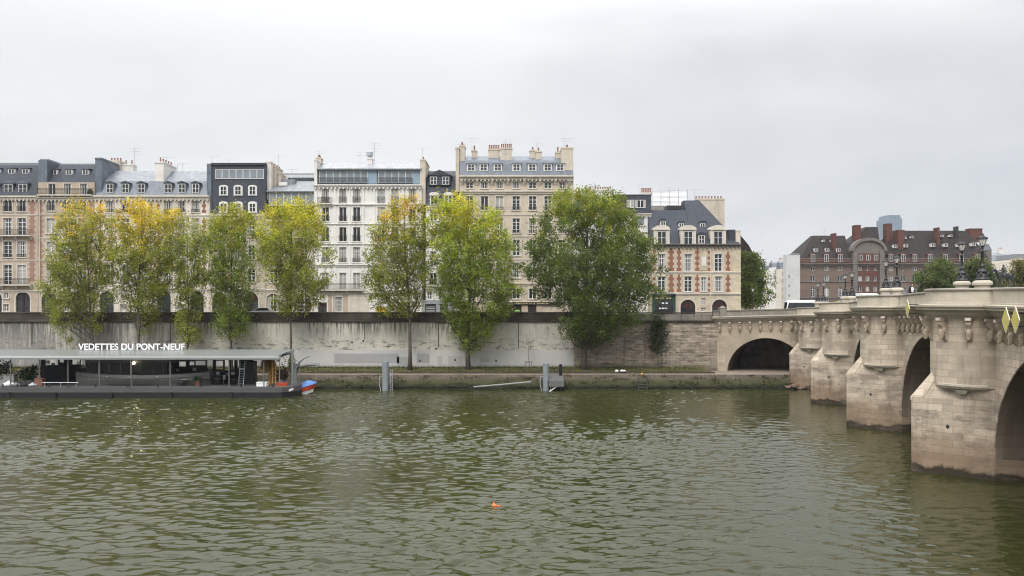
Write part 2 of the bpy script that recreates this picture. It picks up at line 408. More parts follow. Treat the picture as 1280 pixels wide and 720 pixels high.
def water_mat():
    t = NT('river_water'); P = t.pos(); X = t.dot(P, (1,0,0)); Y = t.dot(P, (0,1,0))
    lo = t.noise(P, .05, 3)
    t.base(t.mix(t.ramp(lo, .35, .65), (.025,.0275,.0072), (.031,.033,.0095)), .02, .5)
    t.b.inputs['IOR'].default_value = 1.333
    n1 = t.noise(t.vec(t.math('MULTIPLY', X, .75), Y, 0), 1.7, 3, .55)
    n2 = t.noise(t.vec(t.math('MULTIPLY', X, .7), Y, 3.0), 4.6, 3, .6)
    h = t.math('ADD', t.math('MULTIPLY', n1, WB1), t.math('MULTIPLY', n2, WB2))
    t.bump(h, 1.0, 1.0)
    return t.m
WB1, WB2 = .022, .009
def waves(X, Y):
    r = np.random.default_rng(11); Z = np.zeros_like(X)
    wind = math.radians(80)
    for k in range(96):
        lam = .34 * (2.1/.34) ** r.random()
        th = wind + r.normal(0, .5) + (math.pi if r.random() < .3 else 0)
        kx, ky = 2*math.pi/lam*math.cos(th), 2*math.pi/lam*math.sin(th)
        ph = r.random()*6.283
        a = WAMP * lam ** .80
        s = np.sin(kx*X + ky*Y + ph)
        Z += a * (s + .28*np.cos(2*(kx*X+ky*Y+ph)))
    # calmer and rougher lanes
    m = .80 + .16*np.sin(.05*X-.21*Y+2.0) + .30*np.sin(.11*X+.05*Y+1.0) * np.sin(.07*Y-.04*X+.6) + .16*np.sin(.31*X-.12*Y)
    # lee of the piers is smoother
    lee = 1/(1+np.exp(-(X - (12.5+.13*Y))/1.6))
    m = np.clip(m, .35, 1.3) * (1 - .5*lee)
    fade = np.clip((80-np.abs(X))/8, 0, 1) * np.clip((108-Y)/3, 0, 1) * np.clip((Y-18)/3, 0, 1)
    return Z * m * fade
WAMP = .0058
xs = np.concatenate([[-700,-300,-150], np.arange(-84, 84.01, .145), [150,300,700]])
ys = np.concatenate([[-120,-40,0], np.arange(16, 60, .095), np.arange(60, 109, .17), [112, 135]])
w = link('river_water', grid_mesh('river_water', xs, ys, waves, water_mat()))
tag(w, 'olive green rippled river water', 'water', kind='structure')

# island ground: one sheet to the horizon, road and pavements laid on it
g = MB(); g.quad((-2400,112.7,ROAD-.12), (2400,112.7,ROAD-.12), (2400,2600,ROAD-.12), (-2400,2600,ROAD-.12))
tag(g.obj('ground', M['ground']), 'flat ground of the island and city', 'ground', kind='structure')
g = MB(); g.box(-400, 44, 117.0, 124.0, ROAD-.118, ROAD)
tag(g.obj('road', M['asphalt']), 'asphalt quay road behind the parapet', 'road', kind='structure')
g = MB(); g.box(-400, 32, 112.9, 116.99, ROAD-.118, ROAD+.12); g.box(-400, 36, 124.01, 140, ROAD-.118, ROAD+.12)
tag(g.obj('pavement', M['pavement']), 'raised pavements along the quay road', 'pavement', kind='structure')

# low quay: sloping stone bank, kerb, path and turf strip
q = MB()
q.xprism([(102.2,-1.5),(104.3,1.80),(104.75,1.80),(104.75,-1.5)], -400, 36.2)
q.prism([(36.2,102.2),(37.6,103.4),(41.5,107.5),(36.2,107.5)], -1.5, .35)
tag(q.obj('river_bank', M['bank']), 'sloping stone river bank with green algae at the waterline', 'bank', kind='structure')
q = MB(); q.prism([(-400,104.76),(36.2,104.76),(41,108),(62,119),(62,132),(-400,132)], 1.2, 1.80); 
tag(q.obj('path', M['path']), 'narrow stone towpath at the foot of the quay wall', 'path', kind='structure')
q = MB(); q.xprism([(104.32,1.803),(104.32,1.86),(104.95,1.86),(104.95,1.803)], -400, 36)
tag(q.obj('quay_kerb', M['kerb']), 'pale stone kerb along the top of the bank', 'kerb', kind='structure')
q = MB(); q.box(-400, 27.2, 106.55, 106.8, 1.803, 2.02)  # step kept dark to paint the shadow line at the turf's edge
tag(q.obj('turf_shadow_step', M['parapet']), 'low step coloured dark as the shadow line between towpath and turf', 'kerb', kind='structure')
def turfz(X, Y):
    return 1.93 + (Y-106.8)*.055 + .05*np.sin(X*1.3+Y) + .05*np.sin(X*.43+2*Y) + .06*np.random.default_rng(3).random(X.shape)
tl = link('turf_strip', grid_mesh('turf_strip', np.arange(-90, 27.5, .5), np.arange(106.8, 112.01, .4), turfz, M['turf']))
tag(tl, 'mown turf and bare earth strip along the wall', 'turf', kind='structure')
def blades():
    r = np.random.default_rng(5); n = 26000
    x = r.uniform(-75, 26, n); y = r.uniform(106.8, 111.9, n)
    near = r.random(n) < .35; y[near] = r.uniform(106.7, 107.4, near.sum()); near2 = r.random(n) < .18; y[near2] = r.uniform(111.4, 111.95, near2.sum())
    h = r.uniform(.06, .20, n)*np.where(near2, 1.7, 1); wd = r.uniform(.03,.09,n); a = r.uniform(0, 6.28, n)
    z = 1.95 + (y-106.8)*.055
    b = np.stack([x,y,z], -1); d = np.stack([np.cos(a)*wd, np.sin(a)*wd, 0*a], -1)
    t = b + np.stack([r.normal(0,.06,n), r.normal(0,.06,n), h], -1)
    v = np.stack([b-d, b+d, t], 1).reshape(-1,3)
    col = np.where((r.random(n)<.3)[:,None], np.array([.17,.13,.055]), np.array([.060,.080,.022])) * r.uniform(.6,1.4,(n,1))
    # tufts rooted in the joints of the stone bank and along its foot
    k = 520; cx = r.uniform(-72, 36, k); t = np.where(r.random(k) < .6, r.uniform(.25,.5,k), r.uniform(.5,1.0,k)); cy = 102.2+2.1*t; cz = -1.5+3.3*t
    per = 22; x = np.repeat(cx,per)+r.normal(0,.35,k*per); t2 = np.clip(np.repeat(t,per)+r.normal(0,.03,k*per),.5,1); y = 102.2+2.1*t2; z = -1.5+3.3*t2
    n2 = k*per; a = r.uniform(0,6.28,n2); wd = r.uniform(.03,.08,n2); h = r.uniform(.05,.22,n2)
    b = np.stack([x,y,z],-1); dd = np.stack([np.cos(a)*wd,np.sin(a)*wd,0*a],-1); tt = b+np.stack([r.normal(0,.08,n2),-np.abs(r.normal(.08,.06,n2)),h],-1)
    v2 = np.stack([b-dd,b+dd,tt],1).reshape(-1,3); col2 = np.where((r.random(n2)<.3)[:,None],np.array([.10,.085,.03]),np.array([.045,.062,.016]))*r.uniform(.5,1.4,(n2,1))
    return np.concatenate([v,v2]), np.repeat(np.concatenate([col,col2]), 3, 0), 3
def card_mesh(name, v, col, k, mat, smooth=False):
    n = len(v)//k; me = bpy.data.meshes.new(name); me.vertices.add(len(v)); me.vertices.foreach_set('co', v.astype(np.float32).ravel())
    me.loops.add(n*k); me.loops.foreach_set('vertex_index', np.arange(n*k, dtype=np.int32))
    me.polygons.add(n); me.polygons.foreach_set('loop_start', np.arange(0, n*k, k, dtype=np.int32))
    me.update(calc_edges=True)
    ca = me.color_attributes.new('Col', 'FLOAT_COLOR', 'POINT')
    ca.data.foreach_set('color', np.concatenate([col, np.ones((len(col),1))], 1).astype(np.float32).ravel())
    me.materials.append(mat); return me
gr = link('grass', card_mesh('grass', *blades(), M['blade']))
tag(gr, 'rough grass and weeds along the foot of the quay wall', 'grass', kind='stuff')

# quay wall: plastered on the left, bare old masonry on the right
WALLX = at(717, 112)
qw = empty('quay_wall', (0,112,1.5), 'long grey rendered quay wall streaked with black rain drips', 'wall')
b = MB(); b.box(-330, WALLX, 112, 112.68, 1.2, 8.62); b.obj('plaster_face', M['plaster'], qw)
b = MB(); b.xprism([(111.78,8.62),(111.70,8.74),(111.74,8.86),(112.68,8.86),(112.68,8.62)], -330, WALLX); b.obj('cordon', M['parapet'], qw)
b = MB(); b.box(-330, WALLX, 112.02, 112.6, 8.86, 9.86); b.obj('parapet', M['parapet'], qw)
b = MB(); b.xprism([(111.93,9.86),(111.93,10.02),(112.05,10.06),(112.6,10.06),(112.69,10.02),(112.69,9.86)], -330, WALLX); b.obj('coping', M['parapet'], qw)
for x0, x1, y0, y1, pale in [(418,499,442,454,0),(496,511,446,459,0),(521,537,442,454,0),(547,553,445,458,1),(560,578,445,456,1),(389,400,454,460,0),(600,612,447,453,1)]:
    b = MB(); b.box(at(x0,112), at(x1,112), 111.988+.003*pale, 112, zat(y1,112), zat(y0,112)); b.obj('paint_patch', M['patch_pale' if pale else 'patch'], qw)
for px, y0, y1 in [(548,402,434),(456,402,424),(213,402,440),(648,402,436),(40,402,430),(700,402,412)]:
    b = MB(); b.box(at(px,112)-.045, at(px,112)+.045, 111.93, 112, zat(y1,112), 8.62); b.obj('drain_chute', M['parapet'], qw)
for px, py in [(440,428),(525,451),(620,451),(569,450),(454,426),(545,436)]:
    b = MB(); b.ball((at(px,112), 111.99, zat(py,112)), (.13,.03,.16), 8, 5); b.obj('weep_hole', M['door_dark'], qw)
ow = empty('stone_quay_wall', (20,112,1.5), 'bare brown masonry quay wall between the plaster and the bridge', 'wall')
AX, AY = at(895,112), 112.0
b = MB(); b.box(WALLX+.002, AX+.6, 111.93, 112.68, 1.2, 8.62)
r_ = random.Random(4)
for k in range(150):                                        # blocks that stand proud or have weathered back
    x = r_.uniform(WALLX+.4, AX-1.0); z = 2.3 + .42*r_.randrange(0, 14)
    b.box(x, x+r_.uniform(.5,1.2), 111.87+r_.uniform(0,.04), 111.94, z+.03, z+.40)
b.obj('masonry_face', M['oldwall'], ow)
b = MB(); b.xprism([(111.72,8.62),(111.64,8.76),(111.68,8.90),(112.68,8.90),(112.68,8.62)], WALLX+.002, AX-.3); b.obj('cordon', M['parapet'], ow)
b = MB()
x = WALLX+.002
while x < AX-.6:
    w_ = r_.uniform(1.0,1.9); x1 = min(x+w_, AX-.5)
    b.box(x, x1-.015, 112.0+r_.uniform(0,.03), 112.6, 8.90, 9.80+r_.uniform(-.03,.06)); x = x1
b.obj('parapet', M['parapet_pale'], ow)
b = MB(); b.box(WALLX+.002, AX-.5, 111.93, 112.68, 9.862, 10.02); b.obj('coping', M['parapet'], ow)
# far side of the island, out of the camera's view but there
b = MB(); b.box(62.5, 330, 119.2, 119.9, -1.5, 9.0); b.box(62.5,330,119.25,119.8,9.0,9.95)
tag(b.obj('island_wall', M['oldwall']), 'plain stone wall round the island tip beyond the bridge', 'wall')

# ================================================================== the bridge
OX, OY = 17.98, 0.0
def bp(s, n, z=0.0): return (OX + DX*s - DY*n, OY + DY*s + DX*n, z)
PIERS = [9.5, 29.5, 49.4, 69.3, 88.8, 106.7]; HB = 2.6; RB = 2.62; TIP = 3.75; WID = 20.0
ZT = [(-40,9.0),(0,9.3),(30,9.8),(40,10.0),(48,10.2),(58,10.3),(68,10.28),(86,10.0),(103,9.66),(112,9.42),(130,9.35)]
def ztop(s):
    y = s*DY
    for (a, za), (c, zc) in zip(ZT, ZT[1:]):
        if y <= c: 
            t = (y-a)/(c-a); return za+(zc-za)*t
    return ZT[-1][1]
S0, S1 = 11.0, 109.4
SPR = 1.2
bridge = empty('stone_bridge', bp(60, 0, 0), 'pale stone bridge with round bastions over pointed piers', 'bridge')
def arch_z(s, sc_, half, rise): 
    return SPR + rise*math.sqrt(max(0, 1-((s-sc_)/half)**2))
bays = []
for a, c in zip(PIERS, PIERS[1:]):
    s0, s1 = a+HB-.05, c-HB+.05; mid = (s0+s1)/2; half = (s1-s0)/2
    rise = (ztop(mid)-.80-1.45) - SPR
    bays.append((s0, s1, mid, half, rise))
NSEG = 28
for s0, s1, mid, half, rise in bays:
    th = [math.pi*(1 - i/NSEG) for i in range(NSEG+1)]
    ss = [mid + half*math.cos(t) for t in th]; zz = [SPR + rise*math.sin(t) for t in th]
    ss = [s0]+ss[1:-1]+[s1]
    b = MB(); b2 = MB()
    for i in range(NSEG):
        a, c = ss[i], ss[i+1]; za, zc = zz[i], zz[i+1]; ta, tc = ztop(a)-.5, ztop(c)-.5
        b.quad(bp(a,0,za), bp(c,0,zc), bp(c,0,tc), bp(a,0,ta))
        b2.quad(bp(c,-WID,zc), bp(a,-WID,za), bp(a,-WID,ta), bp(c,-WID,tc))
    b.obj('spandrel', M['bridge'], bridge); b2.obj('spandrel', M['bridge'], bridge)
    b = MB()
    for i in range(NSEG):
        b.quad(bp(ss[i],-.002,zz[i]), bp(ss[i+1],-.002,zz[i+1]), bp(ss[i+1],-WID,zz[i+1]), bp(ss[i],-WID,zz[i]))
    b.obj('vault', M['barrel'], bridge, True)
    # ring of voussoirs standing a few centimetres proud
    b = MB(); NV = 37; r_ = random.Random(int(s0))
    for i in range(NV):
        t0, t1 = math.pi*(1-(i+.006)/NV), math.pi*(1-(i+.994)/NV)
        dep = .72 + r_.uniform(-.06,.12); pr = .045 + r_.uniform(-.012,.012)
        def pt(t, e): return (mid+(half+e)*math.cos(t), SPR+(rise+e)*math.sin(t))
        q0, q1, q2, q3 = pt(t0,.025), pt(t1,.025), pt(t1,dep), pt(t0,dep)
        P4 = [q0,q1,q2,q3]
        b.add([bp(s_,pr,z_) for s_,z_ in P4]+[bp(s_,-.3,z_) for s_,z_ in P4], [(0,1,2,3),(0,4,5,1),(1,5,6,2),(2,6,7,3),(3,7,4,0)])
    b.obj('arch_ring', M['bridge'], bridge)
# piers: pointed cutwater with a sloping cap, round bastion shaft above it
for s in PIERS:
    cap = 4.55; top = 6.0
    b = MB()
    b.prism([bp(s-HB,-WID)[:2], bp(s+HB,-WID)[:2], bp(s+HB,0)[:2], bp(s-HB,0)[:2]], -2.0, SPR+.02)
    pts = [(s-HB,-.02),(s-HB*.62,1.55),(s-.12,TIP),(s+.12,TIP),(s+HB*.62,1.55),(s+HB,-.02)]
    b.prism([bp(*p)[:2] for p in pts], -2.0, cap)
    pr = b.obj('pier', M['bridge'], bridge)
    c = MB()
    base = [bp(p[0],p[1],cap) for p in pts]; ap = [bp(s-HB,-.02,5.5), bp(s-1.9,1.6,5.5), bp(s-.25,2.35,top), bp(s+.25,2.35,top), bp(s+1.9,1.6,5.5), bp(s+HB,-.02,5.5)]
    c.add(base+ap, [(i,i+1,7+i,6+i) for i in range(5)]+[(6,7,8,9,10,11)])
    c.obj('cutwater_cap', M['bridge'], pr)
    c = MB()                                                 # capping slab along the sloped nose
    for sg in (-1, 1):
        c.add([bp(s,TIP+.08,cap-.02), bp(s+sg*.50,TIP-.55,cap+.06), bp(s+sg*.38,2.35,top-.05), bp(s,2.6,top+.10),
               bp(s,TIP+.08,cap-.22), bp(s+sg*.50,TIP-.55,cap-.16), bp(s+sg*.38,2.35,top-.3), bp(s,2.5,top-.1)],
              [(0,1,2,3),(0,4,5,1),(1,5,6,2),(4,7,6,5)])
    c.obj('nose_slab', M['bridge'], pr)
    c = MB(); NA = 20
    ring = [(s+RB*math.cos(math.pi*i/NA), RB*math.sin(math.pi*i/NA)-.01) for i in range(NA+1)]
    zt = ztop(s)-.5
    for i in range(NA):
        (a0,n0),(a1,n1) = ring[i], ring[i+1]
        c.quad(bp(a0,n0,5.3), bp(a1,n1,5.3), bp(a1,n1,zt), bp(a0,n0,zt))
    c.obj('bastion', M['bridge'], pr, True)
    for sg in (-1, 1):                                       # ledges where the round shaft overhangs the pointed pier
        c = MB()
        arc = [math.radians(a) for a in range(8, 72, 7)]
        for t0, t1 in zip(arc, arc[1:]):
            P0 = [(RB-.3,5.10),(RB+.01,5.22),(RB+.11,5.36),(RB+.11,5.47),(RB-.3,5.54)]
            v0 = [bp(s+sg*r*math.cos(t0), r*math.sin(t0), z) for r,z in P0]; v1 = [bp(s+sg*r*math.cos(t1), r*math.sin(t1), z) for r,z in P0]
            k = len(P0); c.add(v0+v1, [(i,i+1,k+i+1,k+i) for i in range(k-1)]+[tuple(range(k)), tuple(range(k,2*k))])
        t0 = math.radians(38); u = (math.cos(t0), math.sin(t0))
        pts3 = [(RB+.02,5.16,.38),(RB-.12,4.92,.20),(RB-.36,4.78,.05)]
        vv = []
        for r,z,w_ in pts3:
            for sd in (-1,1): vv.append(bp(s+sg*(r*u[0]-sd*w_*u[1]), r*u[1]+sd*w_*u[0], z))
        c.add(vv+[bp(s+sg*1.9*u[0],1.9*u[1],5.1), bp(s+sg*1.7*u[0],1.7*u[1],4.6)], [(0,1,3,2),(2,3,5,4),(0,2,6),(2,4,7,6),(1,6,3),(3,6,7,5)])
        c.obj('ledge', M['bridge_trim'], pr)
    c = MB(); c.ball(bp(s-1.1, 2.0, 2.9), (.22,.22,.22), 8, 6); c.obj('mooring_ring', M['iron'], pr)

# cornice and parapet: one outline that follows the wall and goes out round every bastion
def outline(o, sa=S0, sb=S1, step=1.65):
    pts = []; prev = sb
    for s in reversed(PIERS):
        if s > sb or s < sa: continue
        t0 = math.asin(max(-1, min(1, (o)/(RB+o)))) if o > 0 else math.asin(o/(RB+o))
        lo = (RB+o)*math.cos(t0)
        k = 8
        for i in range(k): pts.append((prev + (s+lo-prev)*i/k, o))
        for i in range(15):
            t = t0 + (math.pi-2*t0)*i/14
            pts.append((s+(RB+o)*math.cos(t), (RB+o)*math.sin(t)))
        prev = s-lo
    for i in range(9): pts.append((prev+(sa-prev)*i/8, o))
    return pts
def sweep(prof, name, mat, closed=True, parent=bridge, tilt=None):
    b = MB(); L = [outline(o) for o, _ in prof]; m = len(L[0]); k = len(prof)
    vs = []
    for j in range(m):
        zc = ztop(sum(L[i][j][0] for i in range(k))/k)
        for i in range(k): vs.append(bp(L[i][j][0], L[i][j][1], zc+prof[i][1]))
    fs = [(j*k+i, j*k+(i+1)%k, (j+1)*k+(i+1)%k, (j+1)*k+i) for j in range(m-1) for i in range(k if closed else k-1)]
    fs += [tuple(range(k)), tuple(range((m-1)*k, m*k))]
    b.add(vs, fs); return b.obj(name, mat, parent)
CPROF = [(-.3,-.82),(.05,-.82),(.12,-.74),(.30,-.60),(.42,-.44),(.62,-.34),(.74,-.30),(.74,-.16),(.86,-.14),(.88,-.03),(.3,.02),(-.3,.02)]
sweep(CPROF, 'cornice', M['bridge_trim'])
sweep([(.30,.021),(.30,.10),(.24,.12),(.24,.82),(-.16,.82),(-.16,.021)], 'parapet', M['bridge_trim'])
sweep([(.32,.822),(.35,.86),(.35,.93),(.24,.97),(-.20,.97),(-.24,.93),(-.24,.822)], 'coping', M['coping'])
# road deck
b = MB(); sl = [S0+i*(S1-S0)/24 for i in range(25)]
for a, c in zip(sl, sl[1:]):
    b.quad(bp(a,-.2,ztop(a)-.02), bp(c,-.2,ztop(c)-.02), bp(c,-WID,ztop(c)-.02), bp(a,-WID,ztop(a)-.02))
b.obj('road_deck', M['asphalt'], bridge)
b = MB()
for a, c in zip(sl, sl[1:]):
    P4 = lambda s_: [bp(s_,-WID+.4,ztop(s_)-.8), bp(s_,-WID-.3,ztop(s_)-.8), bp(s_,-WID-.3,ztop(s_)+.95), bp(s_,-WID+.4,ztop(s_)+.95)]
    b.add(P4(a)+P4(c), [(0,1,5,4),(1,2,6,5),(2,3,7,6),(3,0,4,7)])
b.obj('far_parapet', M['bridge_trim'], bridge)
for s in PIERS:
    b = MB(); NA = 10
    ring = [(s+RB*math.cos(math.pi*i/NA), -.01+RB*math.sin(math.pi*i/NA)) for i in range(NA+1)]
    zt = ztop(s)-.02
    b.add([bp(a,n,zt) for a,n in ring], [tuple(range(NA+1))]); b.obj('bastion_floor', M['pavement'], bridge)
# carved mask corbels under the cornice
def corbel_mesh():
    b = MB()                                                 # local: faces +x, hangs under z = 0
    b.box(-.05,.66,-.20,.20,-.16,0)
    b.yprism([(-.05,-.16),(.58,-.16),(.56,-.34),(.42,-.52),(.34,-.70),(.20,-.95),(.10,-1.12),(-.05,-1.15)], -.17, .17)
    b.ball((.33,0,-.80), (.19,.19,.30), 8, 6)
    b.ball((.51,0,-.80), (.06,.05,.09), 6, 4)
    b.ball((.44,.085,-.70), (.06,.06,.05), 6, 4); b.ball((.44,-.085,-.70), (.06,.06,.05), 6, 4)
    b.ball((.40,0,-1.02), (.10,.11,.10), 6, 4); b.ball((.30,.2,-.62), (.12,.08,.16), 6, 4); b.ball((.30,-.2,-.62), (.12,.08,.16), 6, 4)
    b.box(.56,.68,-.16,.16,-.14,-.02, 1)
    b.v = [(x*.92, y*.82, z*1.2) for x, y, z in b.v]; return b.mesh('corbel', [M['carved'], M['trim']])
CM = corbel_mesh(); NB = math.atan2(DX, -DY)                 # heading of the outward normal
def corbel(s, n, ang, zc):
    p = bp(s, n, zc); o = link('corbel', CM, bridge, Vector(p)-bridge.location, ang)
for s0, s1, mid, half, rise in bays[1:]:
    nn = 11
    for i in range(nn):
        s = s0+.3 + (s1-s0-.6)*i/(nn-1); corbel(s, 0, NB, ztop(s)-.80)
for s in PIERS[2:]:
    for dg in (-62,-31,0,31,62):
        t = math.radians(90+dg); corbel(s+RB*math.cos(t), RB*math.sin(t), NB + math.radians(dg), ztop(s)-.80)

# flared abutment with the last arch over the low quay
ab = bridge
A = Vector((AX, AY)); Bv = Vector(bp(S1, 0)[:2]); fl = (Bv-A).length; fu = (Bv-A)/fl; fn = Vector((fu.y, -fu.x))   # fn faces the camera
def fp(t, o, z): q = A + fu*t + fn*o; return (q.x, q.y, z)
mid, half, sp, rise = 6.75, 5.2, 1.6, 4.85
def fz(t): return 9.40 + .35*t/fl
th = [math.pi*(1-i/26) for i in range(27)]; tt = [mid+half*math.cos(t) for t in th]; zz = [sp+rise*math.sin(t) for t in th]
b = MB()
b.quad(fp(0,0,.5), fp(tt[0],0,.5), fp(tt[0],0,fz(tt[0])-.5), fp(0,0,fz(0)-.5))
for i in range(26): b.quad(fp(tt[i],0,zz[i]), fp(tt[i+1],0,zz[i+1]), fp(tt[i+1],0,fz(tt[i+1])-.5), fp(tt[i],0,fz(tt[i])-.5))
b.quad(fp(tt[-1],0,.5), fp(fl,0,.5), fp(fl,0,fz(fl)-.5), fp(tt[-1],0,fz(fl)-.5))
b.quad(fp(tt[0],0,.5), fp(tt[0],-12,.5), fp(tt[0],-12,sp), fp(tt[0],0,sp)); b.quad(fp(tt[-1],-12,.5), fp(tt[-1],0,.5), fp(tt[-1],0,sp), fp(tt[-1],-12,sp))
b.obj('abutment_face', masonry('abutment_stone', (.40,.335,.255), 1.15, .42, .13, .75, (fu.x,fu.y,0), .4, (.10,.08,.06), .6), ab)
b = MB()
for i in range(26): b.quad(fp(tt[i],-.002,zz[i]), fp(tt[i+1],-.002,zz[i+1]), fp(tt[i+1],-14,zz[i+1]), fp(tt[i],-14,zz[i]))
b.quad(fp(0,-14,.5), fp(fl,-14,.5), fp(fl,-14,8.5), fp(0,-14,8.5))
b.obj('vault', masonry('abutment_vault_stone', (.24,.19,.15), 1.2, .4, .2, .7, (fn.x,fn.y,.2), .8, (.03,.026,.02), .8, v=(fu.x,fu.y,.4), msize=.02), ab)  # vault stone set darker than the abutment face
b = MB(); NV = 29; r_ = random.Random(2)
for i in range(NV):
    t0, t1 = math.pi*(1-(i+.006)/NV), math.pi*(1-(i+.994)/NV); dep = .75+r_.uniform(-.08,.35); pr = .05+r_.uniform(-.015,.015)
    P4 = [(mid+(half+e)*math.cos(t), sp+(rise+e)*math.sin(t)) for t, e in ((t0,.025),(t1,.025),(t1,dep),(t0,dep))]
    b.add([fp(a,pr,z) for a,z in P4]+[fp(a,-.3,z) for a,z in P4], [(0,1,2,3),(0,4,5,1),(1,5,6,2),(2,6,7,3),(3,7,4,0)])
b.obj('arch_ring', masonry('abutment_ring', (.46,.39,.30), 3, 3, .2, .8, (fu.x,fu.y,0), .4, (.10,.08,.06), .6), ab)
def fsweep(prof, name, mat, t0=-.4):
    b = MB(); k = len(prof); N = 10; vs = []
    for j in range(N+1):
        t = t0 + (fl+1.2-t0)*j/N
        vs += [fp(t, o, fz(max(0,t))+dz) for o, dz in prof]
    b.add(vs, [(j*k+i, j*k+(i+1)%k, (j+1)*k+(i+1)%k, (j+1)*k+i) for j in range(N) for i in range(k)]+[tuple(range(k)), tuple(range(N*k,(N+1)*k))]); b.obj(name, mat, ab)
fsweep(CPROF, 'cornice', M['bridge_trim'])
fsweep([(.24,.021),(.24,.74),(-.16,.74),(-.16,.021)], 'parapet', M['parapet_pale'])
fsweep([(.35,.742),(.35,.87),(-.24,.87),(-.24,.742)], 'coping', M['coping'])
for i in range(9):
    t = .55 + i*1.36; q = fp(t, 0, fz(t)-.80); link('corbel', CM, bridge, Vector(q)-bridge.location, math.atan2(fn.y, fn.x))
b = MB(); b.add([fp(-.2,-.1,9.36), fp(fl,-.1,9.60), (50,126,9.3), (28,126,9.1)], [(0,1,2,3)]); b.obj('road_deck', M['asphalt'], ab)
b = MB(); p0 = fp(.9,.1,0); b.box(p0[0]-.45,p0[0]+.45,p0[1]-.45,p0[1]+.45,9.42,10.55); b.box(p0[0]-.52,p0[0]+.52,p0[1]-.52,p0[1]+.52,10.55,10.68)
b.lathe([(.42,10.68),(.30,10.80),(.12,10.88),(.05,10.95)], (p0[0],p0[1],0), 10)
b.obj('gate_post', M['parapet_pale'], ab)
# rubble apron where the last pier meets the bank
b = MB(); r_ = random.Random(8)
for k in range(70):
    x = r_.uniform(35.6,38.2); y = 102.5+r_.uniform(0,3.2); s_ = r_.uniform(.12,.32)
    b.ball((x,y,.05+(y-102.5)*.28+r_.uniform(-.05,.1)), (s_*1.4,s_,s_*.55), 6, 4)
tag(b.obj('fallen_rocks', simple('reddish_rubble', (.17,.11,.08), .95, .3, 2)), 'reddish rubble heaped where the bank meets the bridge pier', 'rubble', kind='stuff')
# ================================================================== buildings
_wc = {}
def window_meshes(w, h, style, seed):
    """frame and pane of a window opening, shared between equal windows; origin bottom centre, facing -y"""
    key = (round(w,2), round(h,2), style, seed)
    if key in _wc: return _wc[key]
    b = MB(); f = .075; hw = w/2
    fm = {'g':'frame_grey'}.get(style[-1], 'frame')
    kind = style.rstrip('g')
    b.box(-hw,-hw+f,-.05,.03,0,h); b.box(hw-f,hw,-.05,.03,0,h); b.box(-hw+f,hw-f,-.05,.03,0,f); b.box(-hw+f,hw-f,-.05,.03,h-f,h)
    if kind in ('tall','small'):
        b.box(-.06,.06,-.055,.03,f,h-f)
        n = max(1, int(round(h/.62)))-1 if kind == 'tall' else 1
        for i in range(n):
            z = h*(i+1)/(n+1); b.box(-hw+f,-.06,-.045,.02,z-.022,z+.022); b.box(.06,hw-f,-.045,.02,z-.022,z+.022)
        if kind == 'tall' and h > 2.1: b.box(-hw+f,hw-f,-.053,.025,h*.74-.045,h*.74+.045)
    elif kind == 'plain': b.box(-.05,.05,-.055,.03,f,h-f)
    elif kind == 'strip':
        n = max(2, int(round(w/1.15)))
        for i in range(1, n): x = -hw+w*i/n; b.box(x-.05,x+.05,-.055,.03,f,h-f)
    elif kind == 'shutters':
        b.box(-.04,.04,-.055,.03,f,h-f)
    fr = b.mesh('window', M[fm] if kind != 'shutters' else M['shutter'])
    p = MB(); rr = random.Random(str(key))
    kinds = ['glass','glass','glass','glass','glass','glass_mid','curtain'] if kind != 'strip' else ['glass_mid','curtain','glass_mid']
    if kind == 'shutters':
        for sx in (-1,1):
            p.box(min(sx*.05,sx*(hw-f)), max(sx*.05,sx*(hw-f)), -.03, .0, f, h-f, 2)
            for k in range(int(h/.16)): p.box(min(sx*.08,sx*(hw-f-.03)), max(sx*.08,sx*(hw-f-.03)), -.045,-.031, f+.05+k*.16, f+.12+k*.16, 2)
    else:
        k = rr.choice(kinds); mi = 4 if kind == 'strip' else 0 if k == 'glass' else 1 if k == 'glass_mid' else 3
        p.quad((-hw+f,.0,f),(hw-f,.0,f),(hw-f,.0,h-f),(-hw+f,.0,h-f), mi)
        if kind != 'strip' and k != 'curtain' and rr.random() < .45:            # half drawn curtains close behind the glass
            cw = rr.uniform(.12,.3)*w
            for sx in (-1,1): p.box(min(sx*(hw-f),sx*(hw-f-cw)), max(sx*(hw-f),sx*(hw-f-cw)), -.008,-.002, f, h-f, 3)
    pm = p.mesh('pane', [M['glass'],M['glass_mid'],M['shutter'],M['curtain'],M['sky_toned_glass']])
    _wc[key] = (fr, pm); return fr, pm
_rc = {}
def railing_mesh(w, h=.95, dep=.12):
    key = (round(w,2), round(h,2), dep)
    if key in _rc: return _rc[key]
    b = MB(); hw = w/2
    for z in (.06, h*.82, h): b.box(-hw,hw,-dep-.02,-dep+.02,z-.022,z+.022)
    n = max(3, int(w/.14))
    for i in range(n+1): x = -hw+w*i/n; b.box(x-.016,x+.016,-dep-.012,-dep+.012,.06,h)
    if dep > .2:
        for x in (-hw,hw): b.box(x-.02,x+.02,-dep,0,h-.03,h+.02); b.box(x-.02,x+.02,-dep,0,.06,.1)
    _rc[key] = b.mesh('railing', M['iron']); return _rc[key]
